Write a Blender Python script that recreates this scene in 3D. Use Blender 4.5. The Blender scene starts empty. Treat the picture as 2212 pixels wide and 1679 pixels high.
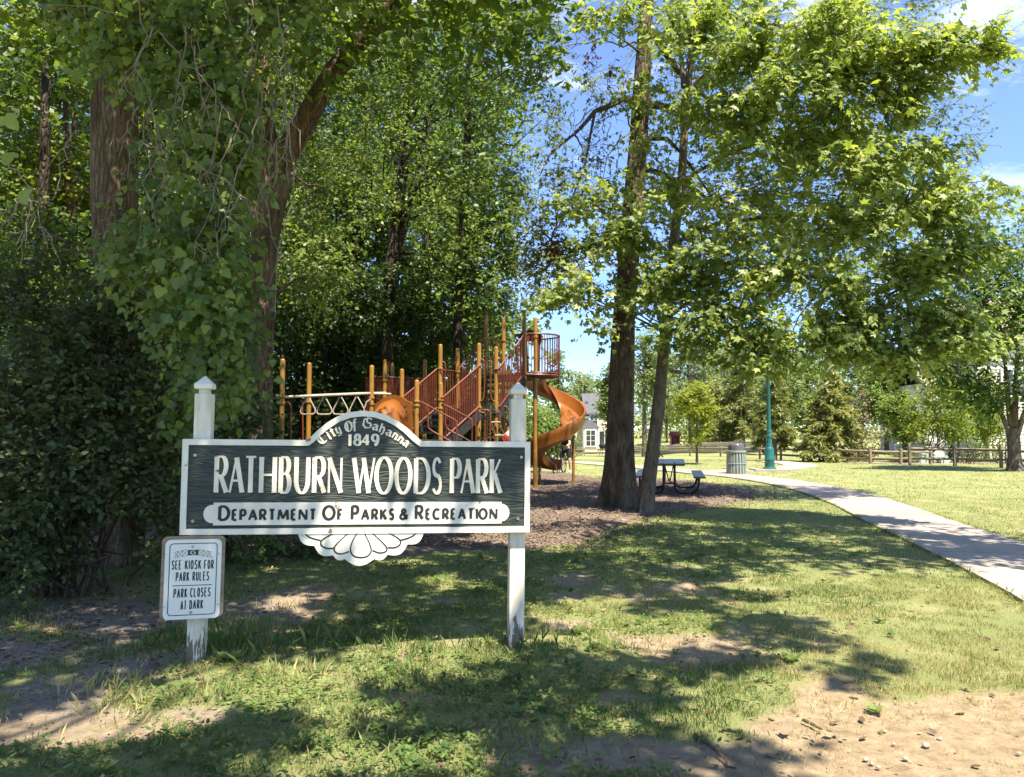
import bpy, math, random
import numpy as np
from mathutils import Vector, Matrix
R = math.radians
rng = np.random.default_rng(7)
random.seed(7)
scene = bpy.context.scene
col = scene.collection

# ------------------------------------------------------------------ camera, sky, sun, exposure
H_CAM, F_PX, HZN = 1.6, 1660.0, 928.0            # measured on the photograph at 2211 x 1679
PITCH = math.atan((HZN - 839.5) / F_PX)
cam = bpy.data.objects.new('camera', bpy.data.cameras.new('camera'))
col.objects.link(cam)
cam.location = (0, 0, H_CAM)
cam.rotation_euler = (R(90) + PITCH, 0, 0)
cam.data.sensor_width = 36.0
cam.data.lens = 36.0 * F_PX / 2211.0
cam.data.clip_end = 3000
cam.data.clip_start = 0.05
scene.camera = cam

SUN_EL, SUN_AZ = 64.0, 28.0                       # azimuth: degrees to the right of straight behind the camera
SUN = np.array([math.cos(R(SUN_EL)) * math.sin(R(SUN_AZ)), -math.cos(R(SUN_EL)) * math.cos(R(SUN_AZ)), math.sin(R(SUN_EL))])
sl = bpy.data.lights.new('sun', 'SUN'); sl.energy = 4.6; sl.angle = R(0.53); sl.color = (1.0, 0.95, 0.86)
so = bpy.data.objects.new('sun', sl); col.objects.link(so)
so.rotation_euler = Vector(SUN).to_track_quat('Z', 'Y').to_euler()
so.location = (0, -20, 40)

world = bpy.data.worlds.new('World'); scene.world = world; world.use_nodes = True
wn, wl = world.node_tree.nodes, world.node_tree.links
wn.clear()
sky = wn.new('ShaderNodeTexSky'); sky.sky_type = 'NISHITA'; sky.sun_disc = False
sky.sun_elevation = R(SUN_EL); sky.sun_rotation = math.atan2(SUN[0], SUN[1]); sky.altitude = 200
sky.air_density = 0.85; sky.dust_density = 0.0; sky.ozone_density = 1.6
hsv = wn.new('ShaderNodeHueSaturation'); hsv.inputs['Saturation'].default_value = 1.16; hsv.inputs['Hue'].default_value = 0.513; hsv.inputs['Value'].default_value = 0.86
tc = wn.new('ShaderNodeTexCoord'); mp = wn.new('ShaderNodeMapping'); mp.inputs['Scale'].default_value = (1.6, 1.6, 5.0)
mp.inputs['Rotation'].default_value = (0.0, 0.25, 0.5)
nz = wn.new('ShaderNodeTexNoise'); nz.inputs['Scale'].default_value = 2.3; nz.inputs['Detail'].default_value = 9; nz.inputs['Roughness'].default_value = 0.62
nz.inputs['Distortion'].default_value = 0.5
rp = wn.new('ShaderNodeValToRGB'); rp.color_ramp.elements[0].position = 0.52; rp.color_ramp.elements[1].position = 0.78
rp.color_ramp.elements[1].color = (0.62, 0.62, 0.62, 1)
mx = wn.new('ShaderNodeMix'); mx.data_type = 'RGBA'; mx.inputs['B'].default_value = (7.2, 7.6, 8.4, 1)
bg = wn.new('ShaderNodeBackground'); bg.inputs['Strength'].default_value = 0.15
wo = wn.new('ShaderNodeOutputWorld')
wl.new(sky.outputs[0], hsv.inputs['Color']); wl.new(tc.outputs['Generated'], mp.inputs[0]); wl.new(mp.outputs[0], nz.inputs[0])
sx = wn.new('ShaderNodeSeparateXYZ'); wl.new(tc.outputs['Generated'], sx.inputs[0])
ml = wn.new('ShaderNodeMapRange'); ml.inputs['From Min'].default_value = 0.12; ml.inputs['From Max'].default_value = 0.38; wl.new(sx.outputs['Z'], ml.inputs['Value'])
mm = wn.new('ShaderNodeMath'); mm.operation = 'MULTIPLY'; wl.new(rp.outputs[0], mm.inputs[0]); wl.new(ml.outputs[0], mm.inputs[1])
wl.new(nz.outputs[0], rp.inputs[0]); wl.new(mm.outputs[0], mx.inputs['Factor']); hz = wn.new('ShaderNodeMapRange'); hz.interpolation_type = 'SMOOTHSTEP'; hz.inputs['From Min'].default_value = 0.0; hz.inputs['From Max'].default_value = 0.42; hz.inputs['To Min'].default_value = 1.0; hz.inputs['To Max'].default_value = 0.0; wl.new(sx.outputs['Z'], hz.inputs['Value'])
hm = wn.new('ShaderNodeMix'); hm.data_type = 'RGBA'; hm.blend_type = 'MULTIPLY'; hm.inputs['B'].default_value = (0.50, 0.66, 0.86, 1)
wl.new(hz.outputs[0], hm.inputs['Factor']); wl.new(hsv.outputs[0], hm.inputs['A']); wl.new(hm.outputs['Result'], mx.inputs['A'])
wl.new(mx.outputs['Result'], bg.inputs[0]); wl.new(bg.outputs[0], wo.inputs[0])

scene.view_settings.view_transform = 'Standard'; scene.view_settings.look = 'None'
scene.view_settings.exposure = 1.6; scene.view_settings.gamma = 1.0; scene.view_settings.use_curve_mapping = False
scene.view_settings.use_white_balance = True; scene.view_settings.white_balance_temperature = 7150; scene.view_settings.white_balance_tint = 9
cy = scene.cycles
cy.max_bounces = 7; cy.diffuse_bounces = 4; cy.glossy_bounces = 2; cy.transmission_bounces = 4; cy.transparent_max_bounces = 4
cy.use_denoising = True; cy.sample_clamp_indirect = 4.0
cy.caustics_reflective = False; cy.caustics_refractive = False

# ------------------------------------------------------------------ picture <-> place
CP, SP = math.cos(PITCH), math.sin(PITCH)
def ray(px, py):
    a, b = (px - 1105.5) / F_PX, (839.5 - py) / F_PX
    return np.array([a, CP - b * SP, SP + b * CP])
def at(px, py, Y):                                # point seen at (px, py) standing Y metres away
    d = ray(px, py); return np.array([0, 0, H_CAM]) + d * (Y / d[1])
def gnd(px, py, z=0.0):                           # point of the ground seen at (px, py)
    d = ray(px, py); return np.array([0, 0, H_CAM]) + d * ((z - H_CAM) / d[2])
def project(x, y, z):
    z = z - H_CAM
    f = y * CP + z * SP; u = -y * SP + z * CP
    f = np.maximum(f, 0.05)
    return 1105.5 + F_PX * x / f, 839.5 - F_PX * u / f

def _hash(i, j, k):
    h = (i * 374761393 + j * 668265263 + k * 2147483647 + 1013904223).astype(np.int64)
    h = (h ^ (h >> 13)) * 1274126177 & 0x7fffffff
    return ((h ^ (h >> 16)) & 0xffff) / 65535.0
def vnoise(p):
    p = np.asarray(p, float); f0 = np.floor(p); f = p - f0; f = f * f * (3 - 2 * f); i = f0.astype(np.int64)
    r = 0
    for a in (0, 1):
        for b in (0, 1):
            for c in (0, 1):
                w = (f[..., 0] if a else 1 - f[..., 0]) * (f[..., 1] if b else 1 - f[..., 1]) * (f[..., 2] if c else 1 - f[..., 2])
                r = r + w * _hash(i[..., 0] + a, i[..., 1] + b, i[..., 2] + c)
    return r
def fbm(x, y, s, z=0.0, o=3):
    x, y = np.asarray(x, float), np.asarray(y, float); r = 0; t = 0
    for k in range(o):
        q = s * 2 ** k; w = 0.5 ** k
        r = r + w * vnoise(np.stack([x * q + 17.3 * k, y * q - 9.1 * k, np.full_like(x, z + 3.7 * k)], -1)); t += w
    return r / t
def smooth(a, b, x):
    t = np.clip((x - a) / (b - a), 0, 1); return t * t * (3 - 2 * t)
def gz(x, y):                                     # height of the ground: flat, the lawn sinking gently beyond the path on the left
    x, y = np.asarray(x, float), np.asarray(y, float)
    z = -0.023 * np.clip(y - 38, 0, 45) * smooth(20, 12, x)
    return z + 0.05 * (fbm(x, y, 0.25) - 0.5) + 0.02 * (fbm(x, y, 1.3, 5) - 0.5)
def on(px, py):                                   # ground point under a pixel, with its relief
    p = gnd(px, py)
    for _ in range(6): p = gnd(px, py, float(gz(p[0], p[1])))
    return p

# ------------------------------------------------------------------ objects
ORG = {}
def tag(o, label=None, cat=None, group=None, kind=None):
    if label: o['label'] = label
    if cat: o['category'] = cat
    if group: o['group'] = group
    if kind: o['kind'] = kind
    return o
def thing(name, loc, label, cat, group=None, rotz=0.0):
    o = bpy.data.objects.new(name, None); col.objects.link(o); o.empty_display_size = 0.2
    o.location = loc; o.rotation_euler = (0, 0, rotz); ORG[o.name] = np.zeros(3) if rotz else np.array(loc, float)
    return tag(o, label, cat, group)
def link(name, me, parent=None):
    o = bpy.data.objects.new(name, me); col.objects.link(o)
    if parent is not None:
        o.parent = parent; ORG[o.name] = ORG[parent.name]
    return o
def raw_mesh(name, V, tris, mat, smoothed=False, attr=None):
    V = np.ascontiguousarray(V, dtype=np.float32); tris = np.ascontiguousarray(tris, dtype=np.int32); n = tris.shape[1]
    me = bpy.data.meshes.new(name)
    me.vertices.add(len(V)); me.vertices.foreach_set('co', V.ravel())
    me.loops.add(tris.size); me.loops.foreach_set('vertex_index', tris.ravel())
    me.polygons.add(len(tris)); me.polygons.foreach_set('loop_start', np.arange(0, tris.size, n, dtype=np.int32))
    if smoothed: me.polygons.foreach_set('use_smooth', np.ones(len(tris), dtype=bool))
    me.update(calc_edges=True)
    for k, a in (attr or {}).items():
        at_ = me.attributes.new(k, 'FLOAT', 'POINT'); at_.data.foreach_set('value', np.ascontiguousarray(a, dtype=np.float32))
    me.materials.append(mat)
    return me
class MB:
    def __init__(s): s.v = []; s.f = []
    def add(s, vs, fs):
        b = len(s.v); s.v += [tuple(float(c) for c in v) for v in vs]; s.f += [tuple(i + b for i in f) for f in fs]; return s
    def box(s, c, size, rz=0.0, M=None):
        hx, hy, hz = [k / 2 for k in size]; vs = []
        for z in (-hz, hz):
            for x, y in ((-hx, -hy), (hx, -hy), (hx, hy), (-hx, hy)): vs.append(Vector((x, y, z)))
        if M is None: M = Matrix.Rotation(rz, 3, 'Z')
        return s.add([M @ v + Vector(c) for v in vs], [(3, 2, 1, 0), (4, 5, 6, 7), (0, 1, 5, 4), (1, 2, 6, 5), (2, 3, 7, 6), (3, 0, 4, 7)])
    def bar(s, a, b, w, d=None, up=(0, 0, 1)):    # rectangular bar from a to b
        a, b = Vector(a), Vector(b); d = d or w; t = b - a; L = t.length; t.normalize(); u = Vector(up)
        x = t.cross(u)
        if x.length < 1e-4: x = t.cross(Vector((1, 0, 0)))
        x.normalize(); y = x.cross(t)
        M = Matrix((x, t, y)).transposed()
        return s.box((a + b) / 2, (w, L, d), M=M)
    def tube(s, pts, r, n=8, cap=True):
        P = [Vector(p) for p in pts]; m = len(P); rr = [r] * m if np.isscalar(r) else list(r)
        t = [(P[min(i + 1, m - 1)] - P[max(i - 1, 0)]).normalized() for i in range(m)]
        x = t[0].orthogonal().normalized(); vs = []
        for i in range(m):
            x = (x - t[i] * x.dot(t[i])).normalized(); y = t[i].cross(x)
            for k in range(n):
                a = 2 * math.pi * k / n; vs.append(P[i] + (x * math.cos(a) + y * math.sin(a)) * rr[i])
        fs = [(i * n + k, i * n + (k + 1) % n, (i + 1) * n + (k + 1) % n, (i + 1) * n + k) for i in range(m - 1) for k in range(n)]
        if cap: fs += [tuple(range(n - 1, -1, -1)), tuple((m - 1) * n + k for k in range(n))]
        return s.add(vs, fs)
    def lathe(s, c, prof, n=20):                  # prof: list of (r, z)
        vs = []; c = Vector(c)
        for r, z in prof:
            for k in range(n):
                a = 2 * math.pi * k / n; vs.append(c + Vector((r * math.cos(a), r * math.sin(a), z)))
        m = len(prof)
        fs = [(i * n + k, i * n + (k + 1) % n, (i + 1) * n + (k + 1) % n, (i + 1) * n + k) for i in range(m - 1) for k in range(n)]
        fs += [tuple(range(n - 1, -1, -1)), tuple((m - 1) * n + k for k in range(n))]
        return s.add(vs, fs)
    def prism(s, poly, fr, n0, n1):               # 2-D outline (counter-clockwise) in a frame, between two depths
        m = len(poly)
        s.add([fr(u, v, n0) for u, v in poly] + [fr(u, v, n1) for u, v in poly],
              [tuple(range(m - 1, -1, -1)), tuple(range(m, 2 * m))] + [(i, (i + 1) % m, m + (i + 1) % m, m + i) for i in range(m)])
        return s
    def ribbon(s, pts, wd, fr, n0, n1, closed=False):   # a stroke of given width raised from n0 to n1
        p = [np.array(q, float) for q in pts]; m = len(p); wd = [wd] * m if np.isscalar(wd) else wd
        L, Rr = [], []
        for i in range(m):
            a = p[i - 1] if (i > 0 or closed) else p[i]; b = p[(i + 1) % m] if (i < m - 1 or closed) else p[i]
            d1 = p[i] - a; d2 = b - p[i]
            l1, l2 = np.hypot(*d1), np.hypot(*d2)
            d1 = d1 / l1 if l1 > 1e-9 else d2 / max(l2, 1e-9); d2 = d2 / l2 if l2 > 1e-9 else d1
            t = d1 + d2; t = t / max(np.hypot(*t), 1e-6); nn = np.array([-t[1], t[0]])
            k = wd[i] / 2 / max(abs(nn @ np.array([-d1[1], d1[0]])), 0.55)
            L.append(p[i] + nn * k); Rr.append(p[i] - nn * k)
        vs = [fr(*q, n0) for q in L] + [fr(*q, n0) for q in Rr] + [fr(*q, n1) for q in L] + [fr(*q, n1) for q in Rr]
        fs = []
        for i in range(m if closed else m - 1):
            j = (i + 1) % m
            fs += [(2 * m + i, 3 * m + i, 3 * m + j, 2 * m + j), (i, 2 * m + i, 2 * m + j, j), (m + i, m + j, 3 * m + j, 3 * m + i)]
        if not closed: fs += [(0, m, 3 * m, 2 * m), (m - 1, 3 * m - 1, 4 * m - 1, 2 * m - 1)]
        return s.add(vs, fs)
    def build(s, name, mat, parent=None, sm=False, origin=None, bevel=0.0):
        o0 = np.array(origin, float) if origin is not None else (ORG[parent.name] if parent is not None else np.zeros(3))
        me = bpy.data.meshes.new(name); me.from_pydata([(v[0] - o0[0], v[1] - o0[1], v[2] - o0[2]) for v in s.v], [], s.f)
        me.materials.append(mat)
        if sm:
            me.polygons.foreach_set('use_smooth', np.ones(len(me.polygons), dtype=bool))
            me.set_sharp_from_angle(angle=R(38))
        o = link(name, me, parent)
        if parent is None and origin is not None: o.location = o0
        if bevel:
            b = o.modifiers.new('bevel', 'BEVEL'); b.width = bevel; b.segments = 2; b.limit_method = 'ANGLE'
        return o
def copy_tree(o, parent=None):
    c = o.copy(); col.objects.link(c)
    if parent is not None: c.parent = parent; c.matrix_parent_inverse = o.matrix_parent_inverse.copy()
    ORG[c.name] = ORG.get(o.name, np.zeros(3))
    for ch in list(o.children): copy_tree(ch, c)
    return c

# ------------------------------------------------------------------ materials
def material(name, c1, c2=None, scale=8.0, stretch=(1, 1, 1), rough=0.7, spec=0.3, bump=0.0, bscale=None, metal=0.0, detail=5, lo=0.35, hi=0.65,
             c3=None, s3=2.0, t3=0.62, soft3=0.05, bdist=0.01):
    m = bpy.data.materials.new(name); m.use_nodes = True
    n, l = m.node_tree.nodes, m.node_tree.links; b = n['Principled BSDF']
    b.inputs['Roughness'].default_value = rough; b.inputs['Specular IOR Level'].default_value = spec; b.inputs['Metallic'].default_value = metal
    t = n.new('ShaderNodeTexCoord'); mp = n.new('ShaderNodeMapping'); mp.inputs['Scale'].default_value = stretch
    l.new(t.outputs['Object'], mp.inputs[0])
    q = n.new('ShaderNodeTexNoise'); q.inputs['Scale'].default_value = scale; q.inputs['Detail'].default_value = detail; q.inputs['Roughness'].default_value = 0.6
    l.new(mp.outputs[0], q.inputs[0])
    r = n.new('ShaderNodeValToRGB'); e = r.color_ramp.elements
    e[0].position, e[1].position = lo, hi
    c2 = c2 or tuple(x * 0.75 for x in c1)
    e[0].color = (*c2, 1); e[1].color = (*c1, 1)
    l.new(q.outputs[0], r.inputs[0]); out = r.outputs[0]
    if c3:
        q3 = n.new('ShaderNodeTexNoise'); q3.inputs['Scale'].default_value = s3; q3.inputs['Detail'].default_value = 7; q3.inputs['Roughness'].default_value = 0.65
        l.new(mp.outputs[0], q3.inputs[0])
        r3 = n.new('ShaderNodeValToRGB'); r3.color_ramp.elements[0].position = t3; r3.color_ramp.elements[1].position = t3 + soft3
        l.new(q3.outputs[0], r3.inputs[0])
        mix = n.new('ShaderNodeMix'); mix.data_type = 'RGBA'; mix.inputs['B'].default_value = (*c3, 1)
        l.new(r3.outputs[0], mix.inputs['Factor']); l.new(out, mix.inputs['A']); out = mix.outputs['Result']
    l.new(out, b.inputs['Base Color'])
    if bump:
        qb = n.new('ShaderNodeTexNoise'); qb.inputs['Scale'].default_value = bscale or scale * 2; qb.inputs['Detail'].default_value = 6
        l.new(mp.outputs[0], qb.inputs[0])
        bp = n.new('ShaderNodeBump'); bp.inputs['Strength'].default_value = bump; bp.inputs['Distance'].default_value = bdist
        l.new(qb.outputs[0], bp.inputs['Height']); l.new(bp.outputs[0], b.inputs['Normal'])
    return m
def leaf_material(name, dark, light, trans=0.45, tcol=None, rough=0.45, spec=0.35):
    m = bpy.data.materials.new(name); m.use_nodes = True
    n, l = m.node_tree.nodes, m.node_tree.links; b = n['Principled BSDF']; o = n['Material Output']
    a = n.new('ShaderNodeAttribute'); a.attribute_name = 'tint'
    r = n.new('ShaderNodeValToRGB'); e = r.color_ramp.elements
    e[0].color = (*dark, 1); e[1].color = (*light, 1); e[0].position = 0.1; e[1].position = 0.9
    l.new(a.outputs['Fac'], r.inputs[0])
    l.new(r.outputs[0], b.inputs['Base Color']); b.inputs['Roughness'].default_value = rough; b.inputs['Specular IOR Level'].default_value = spec
    t = n.new('ShaderNodeBsdfTranslucent')
    g = n.new('ShaderNodeMix'); g.data_type = 'RGBA'; g.blend_type = 'MULTIPLY'; g.inputs['Factor'].default_value = 1.0
    g.inputs['B'].default_value = (*(tcol or (1.9, 1.7, 0.6)), 1)
    l.new(r.outputs[0], g.inputs['A']); l.new(g.outputs['Result'], t.inputs[0])
    mx = n.new('ShaderNodeMixShader'); mx.inputs[0].default_value = trans
    l.new(b.outputs[0], mx.inputs[1]); l.new(t.outputs[0], mx.inputs[2]); l.new(mx.outputs[0], o.inputs['Surface'])
    return m

M = {}
M['white_paint'] = material('white_paint', (0.80, 0.74, 0.63), (0.70, 0.64, 0.53), 5, rough=0.55, bump=0.15, bscale=60, c3=(0.20, 0.14, 0.09), s3=7, t3=0.645, soft3=0.03)
def worn_post():
    m = material('post_paint', (0.74, 0.67, 0.54), (0.58, 0.51, 0.39), 4, (6, 6, 1), rough=0.65, bump=0.3, bscale=12)
    n, l = m.node_tree.nodes, m.node_tree.links; b = n['Principled BSDF']; src = b.inputs['Base Color'].links[0].from_socket
    t = n.new('ShaderNodeTexCoord'); sp = n.new('ShaderNodeSeparateXYZ'); l.new(t.outputs['Object'], sp.inputs[0])
    mp = n.new('ShaderNodeMapping'); mp.inputs['Scale'].default_value = (14, 14, 2.2); l.new(t.outputs['Object'], mp.inputs[0])
    q = n.new('ShaderNodeTexNoise'); q.inputs['Scale'].default_value = 2.2; q.inputs['Detail'].default_value = 7; q.inputs['Roughness'].default_value = .65; l.new(mp.outputs[0], q.inputs[0])
    a = n.new('ShaderNodeMath'); a.operation = 'MULTIPLY_ADD'; a.inputs[1].default_value = -.75; a.inputs[2].default_value = .15; l.new(sp.outputs['Z'], a.inputs[0])
    x = n.new('ShaderNodeMath'); x.operation = 'MAXIMUM'; x.inputs[1].default_value = -.13; l.new(a.outputs[0], x.inputs[0])
    s = n.new('ShaderNodeMath'); s.operation = 'ADD'; l.new(x.outputs[0], s.inputs[0]); l.new(q.outputs[0], s.inputs[1])
    r = n.new('ShaderNodeValToRGB'); r.color_ramp.elements[0].position = .545; r.color_ramp.elements[1].position = .57; l.new(s.outputs[0], r.inputs[0])
    w = n.new('ShaderNodeValToRGB'); w.color_ramp.elements[0].color = (.085, .062, .042, 1); w.color_ramp.elements[1].color = (.24, .185, .125, 1); l.new(q.outputs[0], w.inputs[0])
    k = n.new('ShaderNodeMix'); k.data_type = 'RGBA'; l.new(r.outputs[0], k.inputs['Factor']); l.new(src, k.inputs['A']); l.new(w.outputs[0], k.inputs['B']); l.new(k.outputs['Result'], b.inputs['Base Color'])
    return m
M['post_paint'] = worn_post()
M['worn_wood'] = material('worn_wood', (0.20, 0.155, 0.11), (0.09, 0.07, 0.05), 6, (8, 8, 1), rough=0.9, bump=0.5, c3=(0.62, 0.58, 0.48), s3=2.5, t3=0.60, soft3=0.04)
M['letter_paint'] = material('letter_paint', (0.82, 0.73, 0.58), (0.68, 0.59, 0.45), 7, (1, 1, 1), rough=0.55, c3=(0.10, 0.09, 0.07), s3=9, t3=0.67, soft3=0.02)
M['black_paint'] = material('black_paint', (0.018, 0.022, 0.020), (0.028, 0.032, 0.03), 12, rough=0.45, c3=(0.25, 0.24, 0.22), s3=14, t3=0.71)
M['plate_white'] = material('plate_white', (0.80, 0.77, 0.70), (0.75, 0.72, 0.66), 3, rough=0.35, spec=0.5)
M['plate_green'] = material('plate_green', (0.010, 0.055, 0.040), (0.012, 0.06, 0.045), 3, rough=0.4)
M['sign_black'] = material('sign_black', (0.010, 0.034, 0.026), (0.013, 0.04, 0.03), 3, rough=0.4)
M['plywood'] = material('plywood', (0.33, 0.25, 0.16), (0.20, 0.145, 0.09), 4, (1, 1, 7), rough=0.85, bump=0.3)
M['steel'] = material('steel', (0.42, 0.42, 0.41), (0.26, 0.25, 0.23), 40, rough=0.4, metal=0.85)
def sign_green():
    m = material('sign_green', (0.030, 0.042, 0.038), (0.014, 0.022, 0.019), 3, rough=0.5, spec=0.45)
    n, l = m.node_tree.nodes, m.node_tree.links; b = n['Principled BSDF']
    t = n.new('ShaderNodeTexCoord'); mp = n.new('ShaderNodeMapping'); mp.inputs['Scale'].default_value = (0.9, 0.9, 6.0)
    nz = n.new('ShaderNodeTexNoise'); nz.inputs['Scale'].default_value = 1.4; nz.inputs['Detail'].default_value = 2
    l.new(t.outputs['Object'], mp.inputs[0]); l.new(mp.outputs[0], nz.inputs[0])
    w = n.new('ShaderNodeMath'); w.operation = 'MULTIPLY'; w.inputs[1].default_value = 30.0
    s = n.new('ShaderNodeMath'); s.operation = 'PINGPONG'; s.inputs[1].default_value = 1.0
    l.new(nz.outputs[0], w.inputs[0]); l.new(w.outputs[0], s.inputs[0])
    f = n.new('ShaderNodeTexNoise'); f.inputs['Scale'].default_value = 14; f.inputs['Detail'].default_value = 5; l.new(mp.outputs[0], f.inputs[0])
    ad = n.new('ShaderNodeMath'); ad.operation = 'ADD'; l.new(s.outputs[0], ad.inputs[0]); l.new(f.outputs[0], ad.inputs[1])
    r = n.new('ShaderNodeValToRGB'); e = r.color_ramp.elements
    e[0].position, e[1].position = 0.35, 1.35; e[0].color = (0.011, 0.015, 0.012, 1); e[1].color = (0.036, 0.046, 0.037, 1)
    l.new(ad.outputs[0], r.inputs[0]); l.new(r.outputs[0], b.inputs['Base Color'])
    bp = n.new('ShaderNodeBump'); bp.inputs['Strength'].default_value = 0.6; bp.inputs['Distance'].default_value = 0.005
    l.new(ad.outputs[0], bp.inputs['Height']); l.new(bp.outputs[0], b.inputs['Normal'])
    return m
M['sign_green'] = sign_green()
M['gold_post'] = material('gold_post', (0.29, 0.145, 0.022), (0.22, 0.105, 0.018), 3, rough=0.42, spec=0.45, c3=(0.16, 0.09, 0.03), s3=4, t3=0.64, soft3=0.1)
M['rust_rail'] = material('rust_rail', (0.165, 0.036, 0.014), (0.115, 0.025, 0.011), 4, rough=0.42, spec=0.45)
M['tan_tube'] = material('tan_tube', (0.40, 0.35, 0.28), (0.30, 0.26, 0.2), 6, rough=0.45)
M['dark_deck'] = material('dark_deck', (0.035, 0.032, 0.03), (0.02, 0.018, 0.017), 9, rough=0.7)
M['orange_plastic'] = material('orange_plastic', (0.27, 0.092, 0.016), (0.21, 0.07, 0.012), 2.5, rough=0.32, spec=0.5, c3=(0.17, 0.06, 0.014), s3=3, t3=0.60, soft3=0.15)
M['brown_panel'] = material('brown_panel', (0.10, 0.055, 0.035), (0.075, 0.04, 0.025), 3, rough=0.5)
M['concrete'] = material('concrete', (0.36, 0.31, 0.265), (0.30, 0.255, 0.215), 1.6, rough=0.9, bump=0.25, bscale=90, c3=(0.25, 0.205, 0.17), s3=1.1, t3=0.60, soft3=0.2)
_n, _l = M['concrete'].node_tree.nodes, M['concrete'].node_tree.links; _b = _n['Principled BSDF']; _s = _b.inputs['Base Color'].links[0].from_socket
_oi = _n.new('ShaderNodeObjectInfo'); _mr = _n.new('ShaderNodeMapRange'); _mr.inputs['To Min'].default_value = .86; _mr.inputs['To Max'].default_value = 1.08; _l.new(_oi.outputs['Random'], _mr.inputs['Value'])
_hv = _n.new('ShaderNodeHueSaturation'); _l.new(_mr.outputs[0], _hv.inputs['Value']); _l.new(_s, _hv.inputs['Color']); _l.new(_hv.outputs[0], _b.inputs['Base Color'])
M['table_black'] = material('table_black', (0.055, 0.06, 0.065), (0.04, 0.043, 0.047), 10, rough=0.3, spec=0.6)
M['tube_black'] = material('tube_black', (0.014, 0.014, 0.014), (0.02, 0.02, 0.02), 10, rough=0.4)
M['can_green'] = material('can_green', (0.25, 0.29, 0.26), (0.19, 0.225, 0.2), 5, rough=0.45)
M['can_lid'] = material('can_lid', (0.10, 0.085, 0.09), (0.08, 0.07, 0.072), 5, rough=0.22, spec=0.6)
M['lamp_green'] = material('lamp_green', (0.012, 0.115, 0.105), (0.010, 0.095, 0.085), 4, rough=0.35, spec=0.5)
M['lamp_glass'] = material('lamp_glass', (0.75, 0.75, 0.72), (0.7, 0.7, 0.68), 4, rough=0.3)
M['rail_wood'] = material('rail_wood', (0.30, 0.235, 0.165), (0.15, 0.115, 0.08), 4, (2, 2, 6), rough=0.9, bump=0.4)
M['picket'] = material('picket', (0.46, 0.39, 0.29), (0.36, 0.30, 0.22), 4, rough=0.85)
M['siding_cream'] = material('siding_cream', (0.66, 0.55, 0.42), (0.60, 0.50, 0.38), 1, rough=0.8)
M['siding_white'] = material('siding_white', (0.66, 0.60, 0.54), (0.60, 0.55, 0.5), 1, rough=0.8)
M['roof_grey'] = material('roof_grey', (0.12, 0.12, 0.13), (0.08, 0.08, 0.09), 6, rough=0.9)
M['roof_brown'] = material('roof_brown', (0.30, 0.24, 0.20), (0.22, 0.17, 0.14), 6, rough=0.9)
M['trim_white'] = material('trim_white', (0.80, 0.80, 0.78), (0.74, 0.74, 0.72), 2, rough=0.6)
M['window_glass'] = material('window_glass', (0.03, 0.035, 0.04), (0.04, 0.045, 0.05), 2, rough=0.08, spec=0.8)
M['utility_green'] = material('utility_green', (0.40, 0.47, 0.38), (0.34, 0.41, 0.33), 3, rough=0.6)
M['red_plastic'] = material('red_plastic', (0.26, 0.03, 0.022), (0.22, 0.025, 0.02), 3, rough=0.4)
M['rubber'] = material('rubber', (0.012, 0.012, 0.012), (0.018, 0.018, 0.018), 20, rough=0.75)
M['skin'] = material('skin', (0.50, 0.30, 0.21), (0.46, 0.27, 0.19), 6, rough=0.5)
M['hair'] = material('hair', (0.018, 0.012, 0.009), (0.03, 0.02, 0.014), 60, rough=0.55)
M['red_cloth'] = material('red_cloth', (0.30, 0.022, 0.025), (0.22, 0.016, 0.018), 12, rough=0.85)
M['black_cloth'] = material('black_cloth', (0.010, 0.010, 0.012), (0.016, 0.016, 0.018), 12, rough=0.85)
M['jeans'] = material('jeans', (0.04, 0.055, 0.09), (0.03, 0.04, 0.07), 20, rough=0.85)
M['pale_shoe'] = material('pale_shoe', (0.55, 0.57, 0.58), (0.45, 0.5, 0.52), 20, rough=0.6)
M['stone'] = material('stone', (0.40, 0.32, 0.24), (0.28, 0.22, 0.165), 30, rough=0.9, bump=0.3)
M['stick'] = material('stick', (0.11, 0.075, 0.05), (0.07, 0.045, 0.03), 30, rough=0.95)
M['grey_twig'] = material('grey_twig', (0.24, 0.19, 0.15), (0.15, 0.11, 0.085), 10, rough=0.9)
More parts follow.
